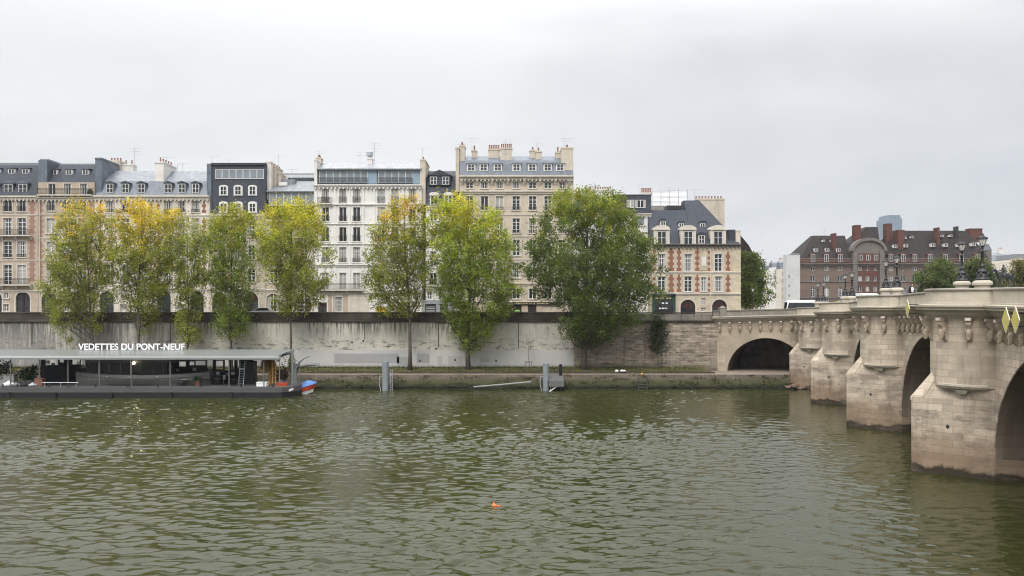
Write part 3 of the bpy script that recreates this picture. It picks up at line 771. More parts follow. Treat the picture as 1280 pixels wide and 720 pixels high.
def dwin_mesh(w, h, style):
    """dormer window with its panes in one mesh"""
    key = ('d', round(w,2), round(h,2), style)
    if key in _wc: return _wc[key]
    b = MB(); hw = w/2; f = .07
    b.box(-hw,-hw+f,-.05,.02,0,h); b.box(hw-f,hw,-.05,.02,0,h); b.box(-hw+f,hw-f,-.05,.02,0,f); b.box(-hw+f,hw-f,-.05,.02,h-f,h); b.box(-.045,.045,-.05,.02,f,h-f)
    if h > 1.0: b.box(-hw+f,hw-f,-.045,.015,h*.5-.025,h*.5+.025)
    b.quad((-hw+f,0,f),(hw-f,0,f),(hw-f,0,h-f),(-hw+f,0,h-f), 1)
    _wc[key] = b.mesh('window', [M['frame'], M['glass_mid' if style == 'm' else 'glass']]); return _wc[key]

class Bld:
    def __init__(s, name, label, px0, px1, Y, dep=11, group=None, z0=ROAD-.1):
        s.Y = Y; s.x0 = at(px0,Y); s.x1 = at(px1,Y); s.dep = dep; s.z0 = z0
        s.root = empty(name, ((s.x0+s.x1)/2, Y, z0), label, 'building', group)
        s.op = []; s.extra = []; s.k = 0
    def X(s, px, y=0): return at(px, s.Y+y)
    def Z(s, py, y=0): return zat(py, s.Y+y)
    def win(s, px, yt, yb, wpx, style='tall', rail=0, sur=.16, arch=False, sill=True, seed=None):
        x = s.X(px); w = wpx*s.Y/F; z1, zb = s.Z(yt), s.Z(yb); h = z1-zb
        s.op.append((x-w/2, x+w/2, zb, z1, arch)); s.k += 1
        if sur: s.extra.append((x, w, zb, z1, sur, sill, arch))
        fr, pm = window_meshes(w, h, style, (s.k*7)%5 if seed is None else seed)
        o = link('window', fr, s.root, Vector((x, s.Y+.2, zb))-wloc(s.root)); link('pane', pm, o)
        if rail: link('railing', railing_mesh(w+.1, rail), o, Vector((0,-.2,.0)))
        return o
    def door(s, px, yt, wpx, mat, arch=True, zb=None):
        x = s.X(px); w = wpx*s.Y/F; z1 = s.Z(yt); zb = s.z0+.25 if zb is None else zb
        s.op.append((x-w/2, x+w/2, zb, z1, arch)); s.extra.append((x, w, zb, z1, .22, False, arch))
        b = MB(); h = z1-zb
        b.box(x-w/2,x+w/2,s.Y+.26,s.Y+.36,zb,z1, 1 if 'glass' in mat else 0)
        sp = z1-(w/2 if arch else .5)
        b.box(x-w/2,x+w/2,s.Y+.20,s.Y+.26,sp-.1,sp+.06); b.box(x-.05,x+.05,s.Y+.20,s.Y+.26,zb,z1-.05)
        for sx in (-1,1):
            for a, c in ((.05,.45),(.5,.95)):
                za, zc = zb+(sp-zb)*a, zb+(sp-zb)*c; xa, xc = x+sx*.14, x+sx*(w/2-.12)
                b.box(min(xa,xc),max(xa,xc),s.Y+.22,s.Y+.26,za,zc, 1)
        b.obj('door', [M[mat] if mat in M else M['door_dark'], M['glass']], s.root)
    def wall(s, mat, ptop, sur_mat='trim', zb=None, zt=None, brick=(), brick_mat='brick', pil=()):
        zt = s.Z(ptop) if zt is None else zt; zb = s.z0 if zb is None else zb
        x0, x1, Y, D = s.x0, s.x1, s.Y, s.dep
        b = MB(); ops = [o for o in s.op if o[2] < zt and o[3] > zb and o[1] > x0 and o[0] < x1]
        xs = sorted({x0, x1} | {min(max(v,x0),x1) for o in ops for v in o[:2]}); zs = sorted({zb, zt} | {min(max(v,zb),zt) for o in ops for v in o[2:4]})
        for i in range(len(xs)-1):
            if xs[i+1]-xs[i] < 1e-5: continue
            for j in range(len(zs)-1):
                if zs[j+1]-zs[j] < 1e-5: continue
                cx, cz = (xs[i]+xs[i+1])/2, (zs[j]+zs[j+1])/2
                if any(o[0] < cx < o[1] and o[2] < cz < o[3] for o in ops): continue
                b.quad((xs[i],Y,zs[j]),(xs[i+1],Y,zs[j]),(xs[i+1],Y,zs[j+1]),(xs[i],Y,zs[j+1]))
        d = .3
        for a, c, e, f, arch in ops:
            b.quad((a,Y,e),(a,Y+d,e),(a,Y+d,f),(a,Y,f)); b.quad((c,Y+d,e),(c,Y,e),(c,Y,f),(c,Y+d,f)); b.quad((a,Y,e),(c,Y,e),(c,Y+d,e),(a,Y+d,e)); b.quad((a,Y+d,f),(c,Y+d,f),(c,Y,f),(a,Y,f))
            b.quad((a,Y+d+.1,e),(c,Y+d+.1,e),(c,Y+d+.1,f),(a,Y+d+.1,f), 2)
            if arch:
                r = (c-a)/2; cx = (a+c)/2; n = 10
                rz = min(r, (f-e)*.45)
                for i in range(n):
                    t0, t1 = math.pi*(1-i/n), math.pi*(1-(i+1)/n)
                    b.add([(cx+r*math.cos(t0),Y,f-rz+rz*math.sin(t0)),(cx+r*math.cos(t1),Y,f-rz+rz*math.sin(t1)),(cx+r*math.cos(t1),Y,f),(cx+r*math.cos(t0),Y,f),
                           (cx+r*math.cos(t0),Y+d-.1,f-rz+rz*math.sin(t0)),(cx+r*math.cos(t1),Y+d-.1,f-rz+rz*math.sin(t1))], [(0,1,2,3),(1,0,4,5)])
        b.quad((x1,Y,zb),(x1,Y+D,zb),(x1,Y+D,zt),(x1,Y,zt)); b.quad((x0,Y+D,zb),(x0,Y,zb),(x0,Y,zt),(x0,Y+D,zt)); b.quad((x1,Y+D,zb),(x0,Y+D,zb),(x0,Y+D,zt),(x1,Y+D,zt)); b.quad((x0,Y,zt),(x1,Y,zt),(x1,Y+D,zt),(x0,Y+D,zt))
        for x, w, e, f, su, sill, arch in s.extra:             # stone surrounds and sills
            if e > zt: continue
            a, c = x-w/2, x+w/2
            if arch:
                r = w/2; rz = min(r,(f-e)*.45); n = 12; zc = f-rz
                b.box(a-su,a,Y-.05,Y,e,zc,3); b.box(c,c+su,Y-.05,Y,e,zc,3)
                for i in range(n):
                    t0, t1 = math.pi*(1-(i+.04)/n), math.pi*(1-(i+.96)/n)
                    q = [(x+(r+ex)*math.cos(t), Y-.05, zc+(rz+ex)*math.sin(t)) for t, ex in ((t0,.003),(t1,.003),(t1,su),(t0,su))]
                    b.add(q+[(p_[0],Y,p_[2]) for p_ in q], [(0,1,2,3),(0,4,5,1),(1,5,6,2),(2,6,7,3),(3,7,4,0)], 3)
            else:
                b.box(a-su,a,Y-.045,Y,e,f,3); b.box(c,c+su,Y-.045,Y,e,f,3); b.box(a-su,c+su,Y-.06,Y,f+.002,f+su,3)
            if sill: b.box(a-su-.05,c+su+.05,Y-.14,Y,e-.14,e-.002,3)
        for pa, pc, ya, yb in brick:                           # brick panels between toothed stone quoins
            a, c, za, zb2 = s.X(pa), s.X(pc), s.Z(yb), s.Z(ya); n = max(2, int((zb2-za)/.42)); hh = (zb2-za)/n
            for i in range(n):
                t = .20 if i % 2 else .0
                b.box(a+t, c-t, Y-.022, Y, za+i*hh, za+(i+1)*hh, 1)
        for pa, pc, ya, yb in pil: b.box(s.X(pa),s.X(pc),Y-.09,Y,s.Z(yb),s.Z(ya),3)
        s.zt = zt
        return b.obj('wall', [M[mat], M[brick_mat], M['door_dark'], M[sur_mat]], s.root)
    def band(s, py, h=.3, proj=.15, name='string_course', mat='trim', px0=None, px1=None):
        x0 = s.x0 if px0 is None else s.X(px0); x1 = s.x1 if px1 is None else s.X(px1); z = s.Z(py); Y = s.Y
        b = MB(); b.xprism([(Y+.05,z-h),(Y-proj*.4,z-h),(Y-proj*.55,z-h*.5),(Y-proj,z-h*.35),(Y-proj,z),(Y+.05,z+.05)], x0, x1)
        if name == 'cornice':
            n = int((x1-x0)/.62)
            for i in range(n): x = x0+.3+i*(x1-x0-.6)/max(1,n-1); b.box(x-.11,x+.11,Y-proj*.8,Y,z-h-.22,z-h-.002)
        return b.obj(name, M[mat], s.root)
    def balcony(s, pxa, pxb, py, dep=.8, h=.95):
        xa, xb, z = s.X(pxa), s.X(pxb), s.Z(py); Y = s.Y
        b = MB(); b.box(xa,xb,Y-dep,Y-.001,z-.18,z)
        n = max(2, int((xb-xa)/2.2))
        for i in range(n+1): x = xa+.2+(xb-xa-.4)*i/n; b.xprism([(Y-.001,z-.18),(Y-dep*.8,z-.18),(Y-.15,z-.7),(Y-.001,z-.75)], x-.11, x+.11)
        o = b.obj('balcony', M['trim'], s.root)
        link('railing', railing_mesh(xb-xa-.04, h, dep-.05), o, Vector(((xa+xb)/2, Y, z))-wloc(s.root))
    def roof(s, prof, mat, pxa=None, pxb=None, name='roof'):
        """prof: (metres behind the facade, photo row) from the eave up; closed down the back"""
        xa = s.x0 if pxa is None else s.X(pxa); xb = s.x1 if pxb is None else s.X(pxb)
        pr = [(s.Y+y, s.Z(p, y)) for y, p in prof]
        zb = s.zt+.002
        pr = [(pr[0][0], zb)] + ([pr[0]] if pr[0][1] > zb+.02 else []) + pr[1:] + [(s.Y+s.dep-.05, max(zb+.1, pr[-1][1]-1.0)), (s.Y+s.dep-.05, zb)]
        b = MB(); b.xprism(pr, xa, xb)
        return b.obj(name, M[mat], s.root)
    def dormer(s, px, yt, yb, wpx, y, mat='zinc', kind='ped', win='d', wmat=None, back=1.6, sur='frame', dark=None):
        """dormer whose front stands y metres behind the facade"""
        x, w, z1, z0 = s.X(px,y), wpx*(s.Y+y)/F, s.Z(yt,y), s.Z(yb,y); Yf = s.Y+y; h = z1-z0; hw = w/2; b = MB()
        b.box(x-hw,x+hw,Yf,Yf+back,z0,z1, 1 if kind != 'stone' else 0)
        o = .12
        if kind == 'ped': b.yprism([(x-hw-o,z1+.002),(x+hw+o,z1+.002),(x+hw+o,z1+.10),(x,z1+hw*.62),(x-hw-o,z1+.10)], Yf-.12, Yf+back, 0)
        elif kind in ('arch','stone'):
            rz = hw*(.55 if kind == 'arch' else .5)
            pts = [(x-hw-o,z1+.002),(x+hw+o,z1+.002)]+[(x+(hw+o)*math.cos(math.pi*i/10), z1+.1+rz*math.sin(math.pi*i/10)) for i in range(11)]
            b.yprism(pts, Yf-.14, Yf+back, 0)
            if kind == 'stone':
                b.box(x-hw-.12,x-hw+.28,Yf-.1,Yf-.001,z0,z1); b.box(x+hw-.28,x+hw+.12,Yf-.1,Yf-.001,z0,z1)
                b.yprism([(x-hw-.22,z1-.12),(x+hw+.22,z1-.12),(x+hw+.22,z1+.06),(x-hw-.22,z1+.06)], Yf-.22, Yf+.2)
        else: b.xprism([(Yf-.15,z1+.002),(Yf-.15,z1+.10),(Yf+back,z1+.32),(Yf+back,z1+.002)], x-hw-o, x+hw+o, 0)
        dm = b.obj('dormer', [M[mat], M[sur]], s.root)
        fw = {'stone':.62}.get(kind,.82)
        wm = dwin_mesh(w*fw, h*(.94 if kind != 'stone' else .86), win)
        link('window', wm, dm, Vector((x, Yf-.03, z0+.02))-wloc(s.root))
    def chimney(s, pxa, pxb, pt, pb, y, dep=1.2, mat='chimney', pots=4, name='chimney'):
        xa, xb = s.X(pxa,y), s.X(pxb,y); z1, z0 = s.Z(pt,y), s.Z(pb,y); b = MB(); Y = s.Y+y
        b.box(xa,xb,Y,Y+dep,z0,z1-.25); b.box(xa-.07,xb+.07,Y-.07,Y+dep+.07,z1-.25,z1-.10); b.box(xa-.02,xb+.02,Y-.02,Y+dep+.02,z1-.10,z1)
        c = b.obj(name, M[mat], s.root)
        long_x = (xb-xa) > dep*.9
        for i in range(pots):
            t = (i+.5)/pots; p = (xa+(xb-xa)*t, Y+dep*.5) if long_x else ((xa+xb)/2, Y+dep*t)
            link('chimney_pot', POTS[(i*3+int(pxa))%3], c, Vector((p[0],p[1],z1))-wloc(s.root))
    def antenna(s, px, pt, pb, y, arms=3):
        x = s.X(px,y); z1, z0 = s.Z(pt,y), s.Z(pb,y); Y = s.Y+y; b = MB()
        b.tube([(x,Y,z0),(x,Y,z1)], .03, 5)
        for i in range(arms):
            z = z1-.12-i*.45; w = 1.3-.25*i
            b.tube([(x-w*.6,Y,z),(x+w,Y,z)], .02, 4)
            for k in range(5): xx = x-w*.6+w*1.6*k/4; b.tube([(xx,Y-.25,z),(xx,Y+.25,z)], .012, 4)
        b.obj('antenna', M['steel'], s.root)
    def box(s, name, mat, pxa, pxb, yt, yb, y0, y1):
        b = MB(); b.box(s.X(pxa,y0), s.X(pxb,y0), s.Y+y0, s.Y+y1, s.Z(yb,y0), s.Z(yt,y0)); return b.obj(name, M[mat], s.root)
def pot_mesh(h, r):
    b = MB(); b.lathe([(r*1.15,0),(r*1.1,h*.1),(r*.9,h*.15),(r*.8,h*.85),(r,h*.9),(r,h),(r*.6,h)], n=8); return b.mesh('chimney_pot', M['pot'], smooth=False)
POTS = [pot_mesh(.55,.14), pot_mesh(.75,.13), pot_mesh(.42,.15)]
TERR = 'riverside houses in a terrace'

# --- 1: tan house with long balconies at the left edge
B = Bld('town_house', 'tan stone house with iron balconies and arched slate dormers at the left end', -142, 47.5, 128, group=TERR)
for i, px in enumerate((-131.2,-113.6,-96,-78.4,-60.8,-43.2,-25.6,-8,9.6,27.2)):
    B.win(px,249,264.5,10.5,'plain',.9); B.win(px,272.5,293.5,10.5); B.win(px,301.5,321.5,10.5,'tall',.5); B.win(px,331,355.5,10.5)
    if i % 2: B.door(px+1.5,364.5,18,'door_dark')
    else: B.win(px-2,364,373,6,'small'); B.win(px-2,380,389,7,'small')
B.wall('tan',245.5,brick=[(36,44,250,292),(36,44,298,352),(-17.5,-13.5,250,352)],brick_mat='brick_faded')
B.band(245,.6,.45,'cornice'); B.band(268,.2,.1); B.band(363,.35,.2); B.band(325,.2,.1)
B.balcony(-140,41,294.3); B.balcony(-140,41,355.8)
B.roof([(.1,244.5),(1.6,222),(3.2,206.5),(5.5,203.5)],'slate')
for px in (-131.2,-113.6,-96,-78.4,-60.8,-43.2,-25.6,-8,10.5,28.8): B.dormer(px,229.5,242.5,13,.5,'zinc_blue','arch',sur='slate')
for px in (-128,-110,-92.5,-75,-57.5,-40,-22,-4,14.5,32): B.dormer(px,211,217.5,9,2.2,'slate','shed','m',back=1.0,sur='frame')
B.box('party_wall','zinc_blue',48,59,200,246,.05,9); B.box('party_wall_cap','zinc_pale',50,60,198.5,201.5,2.5,9)
# --- 2: narrow tan house with a set-back attic terrace
B = Bld('town_house', 'narrow tan stone house with an attic terrace behind an iron railing', 47.8, 118, 128, group=TERR)
for i, px in enumerate((63.5,83,103)):
    B.win(px,250.5,263.5,9.5,'plain',.9); B.win(px,273,291.5,10); B.win(px,302,318,10); B.win(px,333,354.5,10)
    if i != 1: B.door(px-2.5,365,18,'door_dark')
    else: B.win(px,366,375,6,'small'); B.win(px,381,389,7,'small')
    B.win(px+1.5,229.5,243.5,9,'plain',0,sur=.12)
B.wall('tan',228,brick=[(49,54,251,298),(49,54,302,355),(111,116,251,352)],brick_mat='brick_faded')
B.band(246.5,.5,.40,'cornice'); B.balcony(49,117.5,243.8,.7,1.0); B.band(267.5,.2,.1); B.band(297,.2,.1); B.band(325,.2,.12); B.band(362.5,.35,.2)
B.roof([(.2,228),(1.6,216),(3.2,206),(5.5,204.5)],'slate')
for px in (67.5,86.5,107): B.dormer(px,212,219,8.5,1.4,'slate','shed','m',back=1.2,sur='frame')
b = MB(); x = B.X(50); b.tube([(x,B.Y-.12,B.Z(246)),(x,B.Y-.12,ROAD)], .06, 6); b.obj('drainpipe', M['trim'], B.root)
b = MB(); b.ball((B.X(114),B.Y-.35,B.Z(241)),(.5,.3,.6),8,6); b.obj('potted_bush', simple('balcony_bush',(.03,.05,.018),.9,.4,8), B.root)
# --- 3: white house, twelve small dormers, red brick quoins
B = Bld('town_house', 'white house with red brick panels and six zinc dormers between two chimney stacks', 118.3, 262, 128, group=TERR)
for i, px in enumerate((137.3,156.8,176.5,210,227,244.4)):
    B.win(px,251.5,265.5,9.3,'plain',.5,sur=.12); B.win(px,273,292,9.3); B.win(px,301,318,9.3); B.win(px,331,356,9.3,'tall',.5)
for px in (133.5,204.8,246): B.door(px,363.8,17.5,'door_green')
for px in (154.5,176.5,227): B.win(px,365.5,373,6.5,'small'); B.win(px,380,390,8,'small')
B.wall('cream',247,brick=[(123.5,128,252,266),(123.5,128,272,357),(186.5,191,252,266),(195.5,200,252,266),(186,190.5,272,357),(196,200.5,272,357),(252.5,257.5,252,266),(252.5,257.5,272,357)])
B.band(244.5,.7,.5,'cornice'); B.band(269,.22,.12); B.band(297,.2,.1); B.band(325,.2,.1); B.band(361,.35,.2)
B.roof([(.1,244.3),(1.1,226.5)],'zinc_blue',name='mansard'); B.roof([(1.15,227),(4.6,213.8)],'zinc')
for px in (137.5,156.8,176.7,210.2,227.6,244.7): B.dormer(px,229.3,241.5,10.2,.25,'slate','ped',sur='zinc_blue')
B.chimney(119,127,197,246,.3,8,'zinc_blue',0,'party_wall'); B.chimney(127.5,134,199.5,240,3,4,'chimney_white',0,'party_wall'); B.chimney(130,166,205,222,6.5,1.4,'chimney_white',5); B.chimney(135,150,200.5,222,6.0,1.5,'chimney',4)
B.chimney(193.5,204.5,202,242,1.2,5,'chimney_white',5)
for px, pt in ((168,185),(208,196),(222,205),(228,203)): B.antenna(px,pt,216,4.5,3 if pt < 190 else 1)
# --- 4: dark slate-hung upper storeys
B = Bld('town_house', 'house with dark slate hung top storeys and white arched window frames', 262.3, 331.5, 128, group=TERR)
for px in (276.5,296,314.5):
    B.win(px,277,296,9); B.win(px,306.5,324,9); B.win(px,336,353,9)
for px in (274.5,313.5): B.door(px,365.5,18.5,'door_red')
B.win(294,368,376,6,'small'); B.win(294,381,390,7,'small')
B.wall('tan_grey',267,brick=[(284.5,288,275,355),(303.5,306.5,275,355)],brick_mat='brick_faded'); B.band(268.5,.5,.35,'cornice'); B.band(300,.2,.1); B.band(330,.2,.1); B.band(361,.35,.2)
b = MB(); b.box(B.X(264.5),B.X(331.2),128.25,138.9,B.Z(266.9),B.Z(206)); ups = b.obj('slate_storey', M['slate_wall'], B.root)
B.box('roof','slate',263.5,331.4,203.5,206.5,.02,10.9); B.box('party_wall','zinc_blue',258.5,264.3,204.5,267,.1,10)
for py0, py1 in ((231,244.3),(251.5,265.8)):
    for px in (279,297.3,315.3):
        x = B.X(px); z0, z1 = B.Z(py1), B.Z(py0); b = MB(); hw = .72
        pts = [(x-hw,z0),(x+hw,z0)]+[(x+hw*math.cos(math.pi*i/8), z1-.3+.3*math.sin(math.pi*i/8)) for i in range(9)]
        b.yprism(pts,128.10,128.25); fo = b.obj('window_surround', M['frame'], B.root)
        link('window', dwin_mesh(.98,1.36,'d'), fo, Vector((x,128.085,z0+.14))-wloc(B.root))
fr, pm = window_meshes(B.X(329.5)-B.X(268.5), B.Z(211.5)-B.Z(223.2), 'strip', 1)
o = link('window', fr, B.root, Vector((B.X(299),128.2,B.Z(223.2)))-wloc(B.root)); link('pane', pm, o)
B.chimney(331.8,338.5,201.5,250,1.0,5,'chimney_white',0,'party_wall'); B.chimney(338.6,344.5,207,250,2.2,4,'chimney',3); B.chimney(344.6,350.5,216,250,3,3,'chimney',0,'party_wall')
B.antenna(348,193,214,3,2); B.antenna(286,199,205,4,1); B.antenna(266,195,205,4,1)
# --- 5: low house with a glazed studio attic
B = Bld('town_house', 'lower greyed stone house with a long glazed studio attic', 331.8, 392, 128, group=TERR)
for px in (342,361,380): B.win(px,279,297,9); B.win(px,307,324,9); B.win(px,336,353,9)
for px in (341.5,380): B.win(px,367,390,17,'tall',arch=True,sill=False)
B.win(361,368,376,6,'small'); B.door(361,379,8,'door_dark',False)
B.wall('tan_grey',274,brick=[(349.5,353,277,355),(369.5,373,277,355)],brick_mat='brick_faded'); B.band(275.5,.45,.35,'cornice'); B.band(300,.2,.1); B.band(330,.2,.1); B.band(362,.35,.2)
b = MB(); b.box(B.X(333.8),B.X(391.8),128.6,138.8,B.Z(273.9),B.Z(238)); b.obj('studio_storey', M['shop_dark'], B.root)
fr, pm = window_meshes(B.X(391)-B.X(335), B.Z(239.8)-B.Z(256.5), 'strip', 2)
o = link('window', fr, B.root, Vector((B.X(363),128.5,B.Z(256.5)))-wloc(B.root)); link('pane', pm, o)
b = MB(); b.xprism([(128.1,B.Z(239.5)),(128.1,B.Z(238.6)),(133.5,B.Z(226.5,5.5)),(138.8,B.Z(226.5,5.5)),(138.8,B.Z(239.5))],B.X(332.5),B.X(391.9)); b.obj('roof', M['zinc'], B.root)
B.box('roof_cabin','zinc',339,368,224,233,3.6,7); B.box('party_wall','slate_wall',360,391,222,232,6,9)
b = MB(); b.box(B.X(348.5,2.6),B.X(358.5,2.6),130.6,131.6,B.Z(232,2.6),B.Z(227.5,2.6)); b.obj('skylight', M['frame'], B.root)
link('railing', railing_mesh(6.0,.9,.0), B.root, Vector((B.X(374,7),135,B.Z(223.5,7)))-wloc(B.root))
B.antenna(364.5,211,226,6,1)
# --- 6: tall white house
B = Bld('town_house', 'tall white rendered house with iron window rails and a glazed zinc attic', 392.6, 527, 128, group=TERR)
cols = (406.8,428.6,445.8,476.5,493.8,515.5)
for i, px in enumerate(cols):
    B.win(px,235.7,253.5,9,'shutters' if i in (3,4) else 'plain',.95,sur=.2,sill=False); B.win(px,259,276.8,9,'shutters' if i in (3,) else 'plain',.9,sur=.2)
    B.win(px,284,301.8,9,'plain',1.0,sur=.2); B.win(px,309,328,9,'tall',.7,sur=.24); B.win(px,341,361.8,8.5,'tall',0,sur=.24)
B.win(423.5,371,390,9,'tall'); B.win(483,377,390,18,'strip'); B.win(505,377,390,16,'strip'); B.door(403,378,11,'door_red',False)
B.wall('white',233,'white',pil=[(394,396.5,235,364),(417.5,420,235,364),(436.2,438.2,235,364),(453,455.5,235,364),(466.5,469,235,364),(484,486.2,235,364),(503,505.5,235,364),(523,526,235,364)])
B.band(231,.5,.5,'cornice','white'); B.band(255.3,.25,.3,mat='white'); B.band(279.5,.25,.2,mat='white'); B.band(304.5,.25,.2,mat='white'); B.band(330.5,.4,.3,mat='white'); B.band(365.5,.4,.3)
B.balcony(396,455,362.2,.8,1.0); B.balcony(397.5,415,254.3,.5,.95)
b = MB()
for px0, px1 in ((416.5,418.6),(428.5,434.5),(410.2,414.8)): b.box(B.X(px0),B.X(px1),127.93,127.999,ROAD,B.Z(365.8))
for k in range(6): b.box(B.X(410),B.X(434.8),127.95,127.999,ROAD+.5+k*.72,ROAD+1.1+k*.72) if False else None
b.obj('rusticated_bay', M['tan'], B.root)
b = MB(); b.box(B.X(435),B.X(461),127.92,127.999,ROAD,B.Z(366))
for k in range(6): b.box(B.X(436.5),B.X(459.5),127.88,127.92,B.Z(388.5-k*3.7),B.Z(386-k*3.7))
b.obj('panelled_shopfront', M['cream'], B.root)
b = MB(); b.box(B.X(393.5),B.X(526.5),128.7,138.7,B.Z(232.9),B.Z(211.5)); b.obj('attic_storey', M['zinc_blue'], B.root)
for xa, xb in ((398,459),(472,515)):
    fr, pm = window_meshes(B.X(xb)-B.X(xa), B.Z(212.6)-B.Z(227.8), 'strip', 3); o = link('window', fr, B.root, Vector((B.X((xa+xb)/2),128.62,B.Z(227.8)))-wloc(B.root)); link('pane', pm, o)
    link('railing', railing_mesh(B.X(xb)-B.X(xa),.9,.0), o, Vector((0,-.3,-.1)))
B.box('blue_panel','blue_panel',460,471,212.5,229.5,.62,.7); B.box('blue_panel','blue_panel',516,526,212.5,229.5,.62,.7)
b = MB(); b.xprism([(128.1,B.Z(211.6)),(128.1,B.Z(210.3)),(132.5,B.Z(203.8,4.5)),(138.8,B.Z(203.8,4.5)),(138.8,B.Z(211.6))],B.X(395.5),B.X(526.5)); b.obj('roof', M['zinc_pale'], B.root)
B.chimney(392.8,396.3,199,255,.3,7,'chimney_white',0,'party_wall'); B.chimney(395,401,196.5,215,2.5,1.5,'chimney',3); B.chimney(459,465,197,210,3.5,1.2,'chimney_white',0)
b = MB(); b.lathe([(.35,0),(.35,.3),(.55,.35),(.55,1.0),(.4,1.1),(.1,1.25)],(B.X(462,3.8),132.0,B.Z(197,3.5)),10); b.obj('roof_cowl', M['steel'], B.root)
B.chimney(525,531.8,199,256,.4,6,'chimney',3); B.antenna(468,178,203,5,4); B.antenna(450,190,204,5,2); B.antenna(399,188,198,3,2); B.antenna(528,185,198,3,1)
# --- 7: narrow slate mansard
B = Bld('town_house', 'narrow white house under a tall dark slate mansard with twin dormers', 532.2, 574, 128, group=TERR)
for px in (541.5,557,570): B.win(px,262,276,8,'plain'); B.win(px,288,304,8); B.win(px,314,331,8); B.win(px,341,356.5,8.5,'plain',.9)
for px in (537,551.5,565): B.win(px,364.5,374,6.5,'small',sur=.1)
B.wall('white',258,'white'); B.band(257.5,.5,.4,'cornice'); B.band(282,.2,.12); B.band(335,.2,.12); B.band(360.5,.4,.4); B.balcony(534,573,356.8,.6,.9)
B.roof([(.15,257.4),(1.3,228),(2.0,219.5),(5.5,213.8)],'slate')
x = B.X(549.5,.8); z0, z1 = B.Z(231.5,.8), B.Z(219.5,.8)
b = MB(); b.box(x-1.75,x+1.75,128.8,131.2,z0,z1,1); b.yprism([(x-2.0,z1+.002),(x+2.0,z1+.002),(x,z1+.95)],128.65,131.6); dm = b.obj('dormer',[M['slate'],M['slate_wall']],B.root)
for dx in (-.98,.98): link('window', dwin_mesh(1.1,1.25,'m'), dm, Vector((x+dx,128.76,z0+.1))-wloc(B.root))
for px in (542.8,560.5): B.dormer(px,244,255.8,11,.2,'frame','arch',sur='frame')
b = MB(); b.box(B.X(527),B.X(573.5),127.80,127.998,B.Z(380),B.Z(375.2)); b.box(B.X(527),B.X(531.5),127.86,127.998,ROAD,B.Z(380.01)); b.box(B.X(545),B.X(550),127.86,127.998,ROAD,B.Z(380.01)); b.box(B.X(560),B.X(566.5),127.86,127.998,ROAD,B.Z(380.01))
sf = b.obj('shopfront', M['shop_grey'], B.root)
b = MB(); b.quad((B.X(531),127.97,ROAD+.3),(B.X(566),127.97,ROAD+.3),(B.X(566),127.97,B.Z(380)),(B.X(531),127.97,B.Z(380)))
for k in range(4): b.box(B.X(532.5),B.X(543.5),127.93,127.96,B.Z(384.2+k*2),B.Z(383.4+k*2),1)
b.obj('shop_window', [M['glass_mid'], M['frame_grey']], sf)
# --- 8: tallest beige house
B = Bld('town_house', 'tallest beige stone house with a blue zinc mansard crowded with chimney stacks', 574.4, 716.8, 128, group=TERR)
cols = (587,605.7,624.6,645.3,665.8,685,702.9)
for i, px in enumerate(cols):
    B.win(px,227.5,235.3,9,'small',sur=.1); B.win(px,245.3,262.5,9.3,'plain' if i < 3 else 'tall',.5); B.win(px,273,291.2,9.3,'tall',.5); B.win(px,299.7,319.5,9.3); B.win(px,328.5,347.5,9.3); B.win(px,360.5,373.5,9.3,'plain')
B.wall('beige',222); B.band(219.8,.7,.75,'cornice'); B.band(238.5,.55,.4); B.band(268,.2,.12); B.band(295,.2,.1); B.band(324,.2,.1); B.band(354,.25,.2); B.band(377,.3,.25)
b = MB()
for px in (577.5,596.5,615.2,635,655.8,675.3,694,711.5): b.xprism([(127.999,B.Z(231.5)),(127.88,B.Z(231)),(127.35,B.Z(222.8)),(127.999,B.Z(222.8))],B.X(px)-.22,B.X(px)+.22)
b.obj('bracket', M['trim'], B.root)
B.roof([(.15,219.5),(.75,203),(1.1,200.5),(4.5,195.3)],'zinc_blue')
for px in (589,604.6,622.3,645.6,665.3,684.6,700.2): B.dormer(px,204.6,213.6,10.5,.35,'zinc','shed','m',sur='frame')
B.chimney(569.6,573.9,184,240,.6,6,'chimney',0,'party_wall'); B.chimney(573.8,581,181.5,219,1.0,2.2,'chimney',4); B.chimney(589.5,596,187.5,203,3.5,1.4,'chimney',4); B.chimney(610.5,624.5,186,203,3.2,1.3,'chimney',6); B.chimney(625.8,640,184.5,211,1.3,1.5,'chimney',6)
B.chimney(662.3,669.5,187,203,3,1.3,'chimney',4); B.chimney(669.6,677,188.5,208,2,1.3,'chimney',3); B.chimney(694.5,700.5,189.5,204,3,1.3,'chimney',4); B.chimney(701.8,716.3,184,221,.4,2.5,'chimney',6)
for px, pt in ((590,172),(632,174),(671,178),(706,172),(575,180)): B.antenna(px,pt,188,3,2)
b = MB(); b.box(B.X(641),B.X(697),127.72,127.998,B.Z(381.3),B.Z(377.6)); b.box(B.X(652),B.X(660),127.9,127.998,ROAD,B.Z(381.4),1); b.box(B.X(670.5),B.X(678.5),127.9,127.998,ROAD,B.Z(381.4),1)
b.quad((B.X(660),127.99,ROAD),(B.X(670.5),127.99,ROAD),(B.X(670.5),127.99,B.Z(381)),(B.X(660),127.99,B.Z(381)),0); b.quad((B.X(630),127.99,ROAD),(B.X(652),127.99,ROAD),(B.X(652),127.99,B.Z(381)),(B.X(630),127.99,B.Z(381)),0)
sf = b.obj('shopfront', [M['shop_dark'], M['tan']], B.root)
b = MB(); rr = random.Random(9); x = B.X(643)
